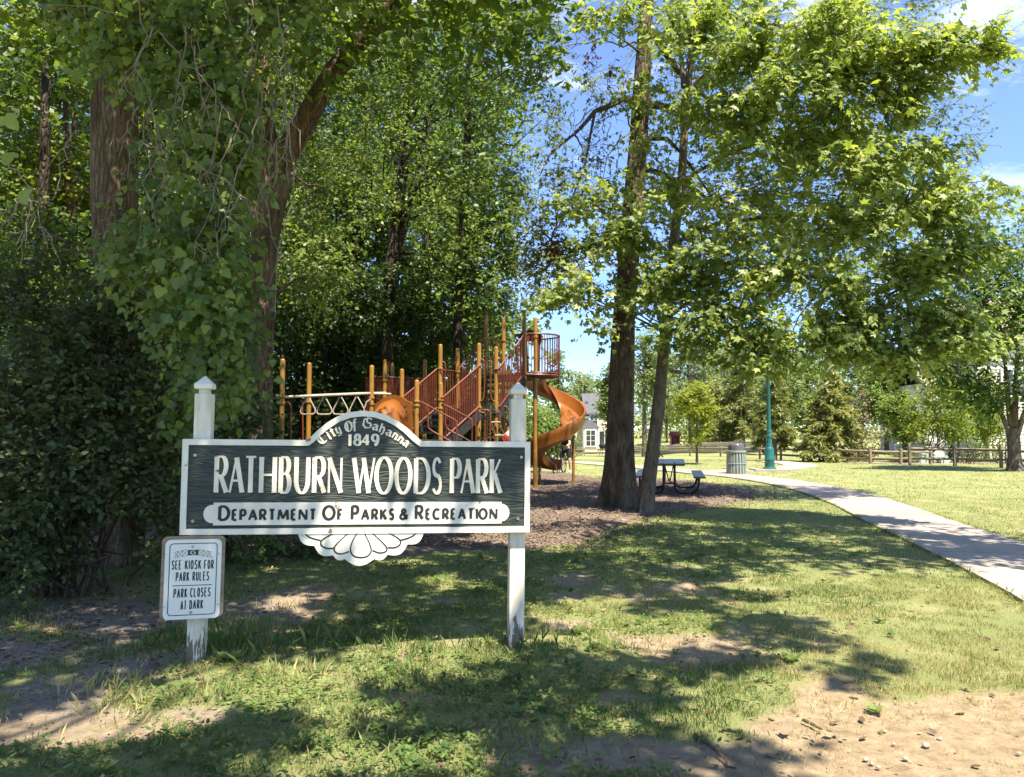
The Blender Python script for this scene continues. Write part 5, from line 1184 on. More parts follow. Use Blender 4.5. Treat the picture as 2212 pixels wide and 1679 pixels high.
def bez(a, b, sag=.0, n=7, jit=.0, r_=rng):
    a, b = np.array(a, float), np.array(b, float); L = np.linalg.norm(b - a); t = np.linspace(0, 1, n)[:, None]
    p = a + (b - a) * t + np.array([0, 0, 1.0]) * (sag * L * np.sin(math.pi * t))
    w = r_.normal(size=(n, 3)) * jit * L; w[0] = w[-1] = 0
    return p + w
def trunk(root, pts, rad, mat, name='trunk', n=26, flare=0.0, ridge=.05, seed=0, step=.14, sub=True):
    P = np.array(pts, float); s = np.concatenate([[0], np.cumsum(np.linalg.norm(np.diff(P, axis=0), axis=1))]); m = max(4, int(s[-1] / step))
    q = np.linspace(0, s[-1], m); C = np.stack([np.interp(q, s, P[:, k]) for k in range(3)], -1); rr = np.interp(q, s, rad)
    for _ in range(4): C[1:-1] = (C[:-2] + 2 * C[1:-1] + C[2:]) / 4
    t = norm(np.gradient(C, axis=0)); x = np.array([1.0, 0, 0]); th = np.linspace(0, 2 * math.pi, n, endpoint=False); vs = []
    for i in range(m):
        x = norm(x - t[i] * (x @ t[i])); y = np.cross(t[i], x)
        pn = np.stack([np.cos(th) * 2.6 + seed, np.sin(th) * 2.6, np.full(n, q[i] * .35)], -1)
        rg = 1 + ridge * 2 * (vnoise(pn * 2.6) - .5) + .10 * (vnoise(pn * .5 + 7) - .5)
        if flare: rg = rg + flare * math.exp(-q[i] / .55) * (.65 + .6 * np.cos(th * 5 + seed) + .35 * np.cos(th * 3 + 1.3 * seed))
        vs.append(C[i] + (x * np.cos(th)[:, None] + y * np.sin(th)[:, None]) * (rr[i] * rg)[:, None])
    vs = np.concatenate(vs) - ORG[root.name]
    I = np.arange(m * n).reshape(m, n); J = np.roll(I, -1, 1)
    f = np.stack([I[:-1], J[:-1], J[1:], I[1:]], -1).reshape(-1, 4)
    return link(name, raw_mesh(name, vs, f, mat, True), root)
def limbs(parent, specs, mat, name='limb', n=10):  # specs: list of (points, r0, r1)
    for pts, r0, r1 in specs:
        k = len(pts); MB().tube(pts, list(np.linspace(r0, r1, k)), n).build(name, mat, parent, sm=True)
def limb_to_blobs(parent, starts, blobs, r0, mat, seed=1, subs=5, name='limb'):   # from the trunk to each clump, and forks inside it
    r_ = np.random.default_rng(seed)
    for c, rad, _ in blobs:
        c = np.array(c, float); st = min(starts, key=lambda s: np.linalg.norm(np.array(s) - c) + (1.2 * max(0, s[2] - c[2])))
        p = bez(st, c, .06, 8, .025, r_); mb = MB().tube(p, list(np.linspace(r0, r0 * .35, len(p))), 6)
        for _ in range(subs):
            k = r_.integers(3, len(p)); e = c + norm(r_.normal(size=3)) * np.array(rad) * .8
            b = bez(p[k], e, .05, 5, .05, r_); mb.tube(b, list(np.linspace(r0 * .32, r0 * .08, 5)), 4, cap=False)
        mb.build(name, mat, parent, sm=True)
def PB(l, n_scale=1.0, depth=.8):                 # clumps given by where they are seen: px, py, metres away, half width, half height, sprays
    o = []
    for px, py, Y, rx, ry, n in l:
        k = Y / F_PX; o.append((at(px, py, Y), (rx * k, (rx + ry) / 2 * k * depth, ry * k), int(n * n_scale)))
    return o

# ------------------------------------------------------------------ the two trees by the playground
def oak():
    Y = 15.5; b = on(1337, 1098); b[1] = Y; b[2] = float(gz(b[0], Y))
    t = thing('oak_tree', b, 'tall tree with thick straight dark trunk and small star shaped leaves by the mulch bed', 'tree')
    L = [(1338, 1115, 62), (1338, 1050, 60), (1339, 960, 57), (1343, 800, 52), (1347, 690, 48), (1362, 500, 44), (1372, 380, 42), (1379, 300, 41), (1391, 100, 34), (1397, -20, 30), (1408, -350, 22), (1415, -700, 10)]
    tr = trunk(t, [at(x, y, Y) for x, y, w in L], [w / 2 * Y / F_PX for *_, w in L], M['bark_oak'], n=56, flare=.72, seed=2, ridge=.07)
    A = lambda l, r0, r1: (np.array([at(*p) for p in l]), r0, r1)
    limbs(tr, [A([(1372, 214, 15.5), (1345, 215, 15.2), (1310, 232, 15.0), (1285, 240, 14.8), (1262, 268, 14.6), (1240, 290, 14.4), (1190, 330, 14.2), (1165, 380, 14.0)], .07, .012),
               A([(1285, 240, 14.8), (1275, 290, 14.8), (1262, 360, 14.7), (1235, 430, 14.6), (1190, 520, 14.5)], .03, .008),
               A([(1400, 225, 15.6), (1440, 232, 15.9), (1480, 245, 16.2), (1530, 285, 16.6), (1600, 330, 17), (1700, 350, 17.4)], .085, .03),
               A([(1410, 70, 15.5), (1440, 120, 15.9), (1480, 175, 16.3), (1530, 215, 16.7), (1620, 250, 17)], .08, .03),
               A([(1372, 320, 15.5), (1400, 300, 15.9), (1440, 300, 16.3), (1470, 330, 16.7), (1540, 430, 17.2), (1580, 490, 17.4)], .06, .02),
               A([(1362, 360, 15.5), (1420, 372, 16), (1480, 400, 16.4), (1545, 440, 16.9), (1640, 470, 17.4)], .065, .02),
               A([(1380, 280, 15.5), (1340, 300, 15.2), (1310, 340, 15), (1300, 400, 14.9)], .02, .005), A([(1390, 120, 15.5), (1350, 90, 15.1), (1300, 60, 14.8)], .03, .008)], M['bark_oak'])
    bl = PB([(1500, 60, 17, 170, 110, 190), (1560, 230, 17, 150, 110, 170), (1700, 120, 17, 170, 110, 190), (1760, 270, 17.2, 170, 110, 190), (1900, 60, 17, 140, 100, 150), (1930, 220, 17.3, 130, 100, 140), (1700, 420, 17.5, 190, 110, 190), (1900, 400, 17.5, 160, 110, 160),
             (2040, 300, 17.3, 90, 60, 60), (2070, 470, 17.5, 75, 80, 70), (1500, 430, 17, 110, 110, 120), (1600, 560, 17.5, 170, 90, 150), (1450, 560, 16.5, 90, 90, 80), (1800, 580, 17.5, 170, 90, 150), (1990, 600, 17.5, 90, 80, 80), (1700, 700, 17.3, 170, 70, 120),
             (1225, 420, 14.6, 70, 120, 95), (1200, 600, 14.8, 70, 70, 75), (1160, 540, 14.6, 40, 60, 30), (1310, 190, 15, 60, 60, 26), (1250, 540, 14.8, 60, 60, 50), (1290, 470, 15, 70, 80, 60), (1260, 330, 14.6, 60, 60, 22), (1220, 100, 15, 30, 70, 16), (1150, 480, 14.6, 40, 60, 18),
             ])
    st = [at(x, y, Y) for x, y, _ in L[4:]] + [at(1530, 285, 16.6), at(1480, 175, 16.3), at(1540, 430, 17.2), at(1240, 290, 14.4), at(1190, 520, 14.5)]
    limb_to_blobs(tr, st, bl, .022, M['bark_oak'], 5, 6)
    bl = [(c, (r[0] * 1.1, r[1] * 1.7, r[2] * 1.05), int(n * 1.45)) for c, r, n in bl]
    crown(t, leaf_cloud(bl, .115, 8, .5, .30, .38, 1.4, tint=.42, seed=11), T_OAK, M['leaf_oak'], twigs=M['bark_oak'])
    # bare drooping twigs on the left side
    r_ = np.random.default_rng(5); mb = MB()
    for _ in range(26):
        a = at(r_.uniform(1200, 1345), r_.uniform(150, 420), r_.uniform(14.4, 15.2)); e = a + np.array([r_.uniform(-.5, .3), r_.uniform(-.2, .2), r_.uniform(-1.1, -.3)])
        p = bez(a, e, .12, 7, .05, r_); mb.tube(p, list(np.linspace(.011, .003, 7)), 4)
        for k in (3, 5):
            e2 = p[k] + np.array([r_.uniform(-.35, .35), r_.uniform(-.1, .1), r_.uniform(-.5, .0)]); mb.tube(bez(p[k], e2, .1, 4, .06, r_), [.005, .004, .003, .002], 3)
    tag(mb.build('bare_twigs', M['bark_dark'], tr), kind='stuff')
    for (px, py, Yd, s, n, mt) in ((1272, 135, 14.7, .16, 8, 'leaf_red'), (1320, 155, 14.7, .10, 5, 'leaf_red'), (1195, 545, 14.4, .15, 60, 'leaf_dead'), (1285, 110, 14.6, .10, 4, 'leaf_red')):
        crown(t, leaf_cloud([(at(px, py, Yd), (s, s, s * 1.3), n)], .10, 5, .2, .6, 0.0, seed=px, tint=.3 if mt == 'leaf_red' else .0, tv=.05), T_OAK, M[mt], 'withered_leaves')
oak()
def maple():
    Y = 14.7; b = on(1393, 1110); b[1] = Y; b[2] = float(gz(b[0], Y))
    t = thing('maple_tree', b, 'slender leaning maple tree with large sunlit pale green leaves beside the thicker trunk', 'tree')
    L = [(1391, 1128, 32), (1397, 1060, 29), (1409, 980, 28), (1425, 850, 26), (1436, 720, 23), (1447, 600, 22), (1457, 500, 20), (1471, 420, 19), (1477, 300, 17), (1487, 160, 15), (1503, 40, 12), (1510, -100, 10), (1520, -400, 5)]
    tr = trunk(t, [at(x, y, Y) for x, y, w in L], [w / 2 * Y / F_PX for *_, w in L], M['bark_maple'], n=36, flare=.5, seed=5, ridge=.05)
    A = lambda l, r0, r1: (np.array([at(*p) for p in l]), r0, r1)
    limbs(tr, [A([(1480, 215, 14.7), (1500, 180, 14.6), (1545, 140, 14.4), (1600, 90, 14)], .045, .012), A([(1476, 190, 14.7), (1470, 120, 14.7), (1465, 60, 14.7)], .05, .03),
               A([(1453, 540, 14.7), (1490, 500, 14.4), (1560, 480, 14), (1660, 470, 13.4), (1800, 450, 12.7), (1950, 440, 12.2), (2080, 430, 11.8)], .045, .008),
               A([(1472, 400, 14.7), (1500, 375, 14.3), (1580, 330, 13.8), (1700, 290, 13.2), (1850, 240, 12.6)], .045, .01),
               A([(1440, 690, 14.7), (1500, 640, 14.2), (1620, 600, 13.6), (1780, 600, 12.8), (1950, 620, 12.3)], .04, .008),
               A([(1447, 610, 14.7), (1400, 580, 14.5), (1330, 560, 14.2), (1250, 580, 13.9)], .03, .006), A([(1437, 720, 14.7), (1380, 690, 14.5), (1290, 650, 14.2), (1180, 640, 13.8)], .026, .005),
               A([(1503, 60, 14.7), (1580, 40, 14.1), (1720, 60, 13.2), (1900, 90, 12.3), (2120, 100, 11.7)], .04, .008)], M['bark_maple'])
    bl = PB([(1480, 55, 13.4, 120, 60, 70), (1340, 35, 13.8, 100, 45, 46), (1600, 95, 12.8, 130, 65, 90), (1760, 60, 12.4, 130, 65, 85), (1720, 190, 12.4, 130, 60, 80), (1900, 120, 12, 110, 60, 70), (2040, 110, 11.7, 90, 42, 44), (2140, 95, 11.5, 45, 26, 15), (1850, 250, 12.2, 120, 55, 66),
             (1980, 200, 12, 70, 45, 32), (1560, 250, 13.4, 100, 55, 52), (1680, 320, 12.8, 120, 55, 66), (1850, 370, 12.2, 120, 60, 70), (2000, 345, 12, 85, 45, 40), (1600, 430, 13.2, 110, 60, 62), (1750, 470, 12.6, 130, 60, 72), (1920, 480, 12.1, 120, 60, 66), (2060, 440, 11.8, 80, 55, 42),
             (2130, 390, 11.7, 40, 50, 18), (1560, 560, 13.4, 110, 60, 62), (1700, 600, 12.8, 130, 60, 72), (1860, 600, 12.3, 130, 60, 72), (2010, 570, 12, 95, 60, 52), (2090, 530, 11.9, 55, 45, 24), (1600, 690, 13.2, 120, 50, 56), (1760, 710, 12.7, 130, 50, 60), (1920, 690, 12.3, 110, 55, 52),
             (1340, 520, 14, 100, 60, 50), (1300, 620, 13.9, 100, 50, 46), (1210, 650, 13.7, 60, 28, 16), (1390, 620, 14, 80, 60, 40), (1260, 440, 14.2, 70, 50, 24), (1480, 640, 13.9, 90, 60, 50), (1500, 720, 13.8, 90, 45, 30), (1620, 775, 13.0, 60, 28, 16), (1800, 775, 12.5, 80, 30, 24), (2060, 690, 12.2, 60, 40, 22), (1690, 770, 12.6, 60, 40, 30), (1900, 770, 12.3, 80, 36, 34), (1980, 745, 12.2, 60, 36, 26), (1560, 745, 13.2, 60, 36, 24), (2090, 740, 12.0, 50, 36, 22), (1830, 740, 12.4, 90, 36, 36), (1650, 740, 12.8, 40, 40, 22),
             (1440, 420, 14, 70, 55, 30), (1395, 320, 14.4, 45, 50, 14), (1400, 200, 14.3, 50, 60, 14), (1400, 480, 13.9, 60, 50, 22), (1300, 705, 13.8, 50, 20, 7), ])
    st = [at(x, y, Y) for x, y, _ in L[4:]] + [at(1660, 470, 13.4), at(1800, 450, 12.7), at(1950, 440, 12.2), at(1700, 290, 13.2), at(1850, 240, 12.6), at(1620, 600, 13.6), at(1780, 600, 12.8), at(1950, 620, 12.3), at(1720, 60, 13.2), at(1900, 90, 12.3), at(2080, 105, 11.8)]
    limb_to_blobs(tr, st, bl, .016, M['bark_maple'], 8, 6)
    bl = [(c, (r[0] * 1.22, r[1] * 1.4, r[2] * 1.0), int(n * 2.35)) for c, r, n in bl]
    bl += [(np.array([x, y, z]), (1.5, 1.2, .6), 150) for x, y, z in (*[(3.6 + 1.45 * i + .4 * (j % 2), 6.7 + 1.05 * j, 7.5 + .45 * j) for i in range(4) for j in range(3)], (4.4, 15.6, 8.0), (6.2, 15.8, 7.4), (8.0, 15.6, 7.0), (5.2, 16.4, 5.8), (7.2, 16.4, 5.4), (9.0, 16.2, 6.4), (3.2, 16.2, 6.6), (6.4, 14.8, 9.4), (4.2, 14.6, 9.8))]
    crown(t, leaf_cloud(bl, .135, 9, .50, .38, .42, 1.9, tint=.55, seed=21, flat=.35, shell=.1), T_MAPLE, M['leaf_maple'], twigs=M['bark_maple'])
maple()

# ------------------------------------------------------------------ the wood on the left
def wood_tree(name, label, L, Y, blobs, leaf, tmpl, size, barkm, seed, m=9, gap=.38, limbs_=(), group='trees of the wood on the left', up=.75, tint=.5, base=True, flare=.3, subs=3, lr=.03, twigs=True, droop=.3):
    x0 = at(L[0][0], L[0][1], Y)[0]; b = np.array([x0, Y, float(gz(x0, Y))])
    t = thing(name, b, label, 'tree', group)
    pts = [b - np.array([0, 0, .25])] + [at(x, y, Y) for x, y, w in L]; rad = [L[0][2] / 2 * Y / F_PX * 1.08] + [w / 2 * Y / F_PX for *_, w in L]
    tr = trunk(t, pts, rad, M[barkm], n=30, flare=flare, seed=seed, ridge=.07)
    limbs(tr, [(np.array([at(*p) for p in l]), a, c) for l, a, c in limbs_], M[barkm], n=12)
    bl = [(c, r, int(n * 1.5)) for c, r, n in PB(blobs)]; limb_to_blobs(tr, pts[2:], bl, lr, M[barkm], seed, subs)
    crown(t, leaf_cloud(bl, size, m, .5, droop, gap, 1.0, tint=tint, seed=seed, up=up), tmpl, M[leaf], twigs=M[barkm] if twigs else None)
    return t
wood_tree('forest_tree', 'thick brown trunk rising behind the hanging vine at far left', [(270, 1000, 76), (266, 880, 78), (252, 600, 88), (246, 400, 94), (247, 200, 92), (250, 0, 84), (250, -300, 80), (252, -700, 60)], 9.2,
          [(60, 20, 10.5, 160, 50, 70), (60, 520, 11, 140, 80, 90), (150, 480, 11, 90, 70, 60), (350, 60, 9.8, 130, 90, 60), (360, 330, 11, 90, 130, 80), (100, -60, 10, 250, 70, 60), (330, 560, 11, 80, 110, 70), (420, 200, 11.5, 90, 130, 80)],
          'leaf_wood', T_RHOMB, .13, 'bark_dark', 31, tint=.6, lr=.025)
wood_tree('forest_tree', 'young tree with sunlight painted as yellow green leaves glimpsed beyond the thick trunk at upper left', [(150, 900, 16), (150, 500, 14), (140, 200, 10)], 15, [(60, 160, 15, 130, 90, 110), (120, 260, 15, 90, 80, 80), (20, 300, 15, 110, 100, 90), (110, 90, 15, 100, 60, 70), (150, 380, 15, 70, 80, 60), (60, 430, 15, 100, 70, 60)], 'leaf_yellow', T_RHOMB, .15, 'bark_dark', 32, tint=.25)  # yellow leaf colour stands in for sun shining through the leaves
wood_tree('forest_tree', 'grey forked trunk whose right limb slants up above the climbing frame', [(556, 1010, 66), (556, 930, 62), (560, 780, 54), (566, 660, 54), (572, 520, 58), (582, 420, 76), (590, 372, 84), (572, 300, 50), (560, 200, 46), (552, 60, 42), (545, -200, 36), (535, -600, 20)], 12.6,
          [(640, 60, 13.5, 130, 110, 80), (760, 120, 14, 130, 110, 90), (900, 60, 14, 140, 90, 80), (720, 430, 14.5, 110, 120, 90), (690, 590, 14.2, 80, 90, 70), (610, 160, 14.5, 70, 120, 50), (690, 250, 14.5, 70, 100, 50), (480, 640, 13.5, 80, 120, 60), (480, 400, 13.5, 80, 150, 70)],
          'leaf_wood', T_RHOMB, .13, 'bark_dark', 33, tint=.5, lr=.03,
          limbs_=[([(592, 372, 12.6), (625, 320, 12.5), (650, 280, 12.5), (690, 205, 12.4), (725, 150, 12.3), (780, 85, 12.2), (840, 20, 12.1), (900, -60, 12)], .215, .13)])
wood_tree('forest_tree', 'dark twin stemmed tree standing behind the post tops of the climbing frame', [(838, 700, 24), (843, 560, 24), (856, 480, 22), (868, 380, 25.0), (880, 280, 17), (893, 180, 14), (905, 0, 10), (910, -400, 6)], 25,
          [(700, 330, 19, 120, 120, 130), (820, 250, 19.5, 110, 120, 130), (920, 200, 19.5, 130, 120, 150), (1010, 330, 19.5, 110, 120, 140), (900, 420, 25.0, 120, 110, 162), (1040, 160, 19, 110, 120, 120), (1000, 470, 24.0, 120, 90, 162), (1080, 420, 24.0, 55, 110, 87), (1060, 560, 24.0, 70, 90, 112), (960, 590, 24.5, 100, 70, 125), (1085, 660, 24.5, 45, 60, 55), (1040, 690, 25.0, 60, 60, 75), (850, 60, 18.5, 200, 90, 160), (1060, 40, 18.5, 100, 80, 90), (1150, 100, 18.5, 70, 100, 80), (1170, 260, 18.5, 50, 100, 50), (1190, 40, 18, 50, 60, 36), (1120, 560, 23.5, 40, 80, 50), (1110, 400, 23.5, 50, 70, 55), ],
          'leaf_wood', T_RHOMB, .15, 'bark_deep', 35, tint=.5, lr=.03,
          limbs_=[([(843, 600, 25.0), (858, 540, 25.0), (878, 470, 25.1), (895, 390, 25.2), (912, 300, 25.3), (935, 200, 25.5)], .16, .06), ([(850, 545, 25.0), (890, 548, 24.8), (930, 552, 24.6), (970, 580, 24.4), (1010, 640, 24.3), (1040, 700, 24.2)], .07, .02),
                  ([(893, 420, 25.2), (905, 385, 25.2), (915, 350, 25.2)], .08, .05)])
wood_tree('forest_tree', 'dark forest tree with a straight narrow trunk left of the twin stems', [(752, 800, 26), (768, 560, 26), (778, 450, 24), (790, 330, 20), (800, 200, 16), (805, -100, 10)], 27,
          [(730, 480, 26, 110, 110, 140), (640, 330, 20.5, 110, 130, 110), (760, 160, 21, 130, 130, 110), (640, 140, 21, 130, 130, 100), (850, 330, 22, 120, 120, 90)],
          'leaf_wood', T_RHOMB, .15, 'bark_deep', 37, tint=.42)
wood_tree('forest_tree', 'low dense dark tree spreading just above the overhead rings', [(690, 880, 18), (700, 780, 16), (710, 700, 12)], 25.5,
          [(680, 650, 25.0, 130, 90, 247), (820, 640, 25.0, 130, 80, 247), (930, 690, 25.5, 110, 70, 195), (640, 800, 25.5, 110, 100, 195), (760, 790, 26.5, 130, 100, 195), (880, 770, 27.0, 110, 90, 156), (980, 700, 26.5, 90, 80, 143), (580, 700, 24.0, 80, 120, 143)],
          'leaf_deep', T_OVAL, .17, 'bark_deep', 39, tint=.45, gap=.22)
wood_tree('forest_tree', 'tall leafy tree closing the right edge of the wood against the sky', [(985, 900, 24), (990, 700, 22), (1000, 500, 20), (1010, 300, 16), (1015, 0, 10), (1020, -300, 6)], 24,
          [(1050, 600, 23.5, 80, 100, 120), (1090, 480, 23.5, 60, 110, 110), (1090, 300, 23.5, 70, 120, 120), (1100, 130, 23, 70, 120, 100), (1000, 420, 24.5, 110, 130, 130), (970, 620, 24.5, 110, 100, 120), (1060, 720, 23.5, 60, 60, 60), (980, 200, 24.5, 130, 140, 120), (1120, 0, 23, 80, 100, 80), (1000, 20, 24, 150, 110, 110), (1010, 800, 25, 60, 70, 50)],
          'leaf_wood', T_RHOMB, .17, 'bark_deep', 41, tint=.62)
# deeper in the wood: trunks one can tell apart, with darker crowns
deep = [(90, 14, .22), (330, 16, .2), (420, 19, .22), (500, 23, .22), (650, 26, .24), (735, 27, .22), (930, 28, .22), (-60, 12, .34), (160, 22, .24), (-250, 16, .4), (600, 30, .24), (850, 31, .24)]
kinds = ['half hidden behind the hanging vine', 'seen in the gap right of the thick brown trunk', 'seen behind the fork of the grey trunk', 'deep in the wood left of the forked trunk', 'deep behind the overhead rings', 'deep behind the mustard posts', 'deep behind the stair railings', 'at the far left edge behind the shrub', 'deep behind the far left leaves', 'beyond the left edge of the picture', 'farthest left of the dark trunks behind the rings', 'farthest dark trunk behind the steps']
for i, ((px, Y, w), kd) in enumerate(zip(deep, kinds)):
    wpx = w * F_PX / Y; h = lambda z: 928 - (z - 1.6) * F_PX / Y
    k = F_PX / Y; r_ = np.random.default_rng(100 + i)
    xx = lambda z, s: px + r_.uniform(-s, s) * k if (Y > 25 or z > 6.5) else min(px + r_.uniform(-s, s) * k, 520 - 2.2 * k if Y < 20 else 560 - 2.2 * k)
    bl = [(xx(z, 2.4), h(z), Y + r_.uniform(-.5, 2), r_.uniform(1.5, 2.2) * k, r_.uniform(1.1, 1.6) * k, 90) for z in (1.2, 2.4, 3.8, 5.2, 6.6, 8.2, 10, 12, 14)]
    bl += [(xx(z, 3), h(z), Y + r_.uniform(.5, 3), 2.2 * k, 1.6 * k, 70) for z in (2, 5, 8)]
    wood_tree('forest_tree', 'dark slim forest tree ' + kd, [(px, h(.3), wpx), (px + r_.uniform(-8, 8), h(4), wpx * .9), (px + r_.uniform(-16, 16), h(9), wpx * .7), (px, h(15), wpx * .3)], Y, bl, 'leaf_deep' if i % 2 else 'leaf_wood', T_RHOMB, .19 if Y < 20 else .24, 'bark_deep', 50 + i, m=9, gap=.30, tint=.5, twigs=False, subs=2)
# the thick shrub in the left corner
def shrub(name, label, px, py_base, Y, blobs, leaf, tmpl, size, seed, m=9, gap=.33, stems=7, cat='shrub', group=None, L=.35, tint=.5, up=.6, sw=.012, droop=.25, tw=True):
    b = at(px, py_base, Y); b[2] = float(gz(b[0], Y)); t = thing(name, b, label, cat, group); bl = PB(blobs); r_ = np.random.default_rng(seed)
    mb = MB()
    for c, rad, n in bl:
        for _ in range(max(2, stems // len(bl) + 1)):
            a = b + np.array([r_.normal() * .25, r_.normal() * .15, -.05]); e = np.array(c) + r_.normal(size=3) * np.array(rad) * .35
            mb.tube(bez(a, e, .10, 7, .03, r_), list(np.linspace(sw * 1.6, sw * .5, 7)), 5)
    mb.build('stems', M['stick'], t)
    crown(t, leaf_cloud(bl, size, m, L, droop, gap, 1.6, tint=tint, seed=seed, up=up), tmpl, M[leaf], 'foliage', M['stick'] if tw else None, .0035)
    return t
shrub('honeysuckle_shrub', 'big dark oval leaved shrub filling the lower left corner', 130, 1225, 7.6,
      [(-60, 640, 7.6, 150, 130, 200), (230, 640, 7.7, 90, 80, 120), (120, 590, 7.7, 110, 80, 130), (300, 700, 7.8, 80, 90, 120), (60, 700, 7.4, 140, 120, 260), (210, 780, 7.6, 120, 120, 240), (90, 880, 7.2, 170, 120, 330), (270, 930, 7.4, 140, 120, 300), (-80, 900, 7.2, 160, 180, 200), (70, 1040, 7.0, 160, 110, 300), (250, 1070, 7.3, 140, 90, 220), (390, 960, 7.8, 100, 120, 210), (150, 1160, 7.2, 170, 60, 150), (60, 1225, 6.7, 150, 40, 120), (250, 1200, 7.0, 120, 40, 110), (-90, 1240, 6.6, 120, 50, 80), (370, 1150, 7.4, 80, 40, 80), (-60, 1150, 6.9, 140, 90, 130), (360, 820, 7.9, 110, 110, 190), (20, 780, 8.2, 200, 200, 200), (250, 900, 8.4, 200, 220, 230)],
      'leaf_shrub', T_OVAL, .075, 61, m=10, stems=40)
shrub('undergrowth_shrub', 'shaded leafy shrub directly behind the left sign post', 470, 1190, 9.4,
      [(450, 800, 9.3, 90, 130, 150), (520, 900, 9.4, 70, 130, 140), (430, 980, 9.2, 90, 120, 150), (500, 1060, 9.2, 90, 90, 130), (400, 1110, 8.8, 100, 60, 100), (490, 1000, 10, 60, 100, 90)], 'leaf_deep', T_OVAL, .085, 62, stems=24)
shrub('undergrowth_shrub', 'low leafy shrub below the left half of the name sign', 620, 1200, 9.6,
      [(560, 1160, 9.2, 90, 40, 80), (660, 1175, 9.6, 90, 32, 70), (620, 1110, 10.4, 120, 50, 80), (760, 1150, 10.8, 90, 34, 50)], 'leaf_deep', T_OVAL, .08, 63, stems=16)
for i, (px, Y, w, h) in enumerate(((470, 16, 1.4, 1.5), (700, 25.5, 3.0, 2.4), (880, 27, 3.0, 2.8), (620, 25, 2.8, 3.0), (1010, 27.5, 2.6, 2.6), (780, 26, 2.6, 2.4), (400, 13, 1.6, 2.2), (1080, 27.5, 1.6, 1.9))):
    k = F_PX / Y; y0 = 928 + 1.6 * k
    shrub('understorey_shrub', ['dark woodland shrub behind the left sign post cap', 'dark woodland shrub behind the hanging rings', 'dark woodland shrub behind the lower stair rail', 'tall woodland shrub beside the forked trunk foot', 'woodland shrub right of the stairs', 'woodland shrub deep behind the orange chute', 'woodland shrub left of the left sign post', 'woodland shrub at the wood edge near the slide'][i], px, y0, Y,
          [(px - w * .4 * k, y0 - h * .45 * k, Y, w * .6 * k, h * .5 * k, 110), (px + w * .4 * k, y0 - h * .5 * k, Y + .3, w * .6 * k, h * .5 * k, 110), (px, y0 - h * .85 * k, Y, w * .5 * k, h * .4 * k, 70)], 'leaf_deep', T_RHOMB, .16, 70 + i, group='shrubs under the trees', stems=9, L=.5, tw=False)
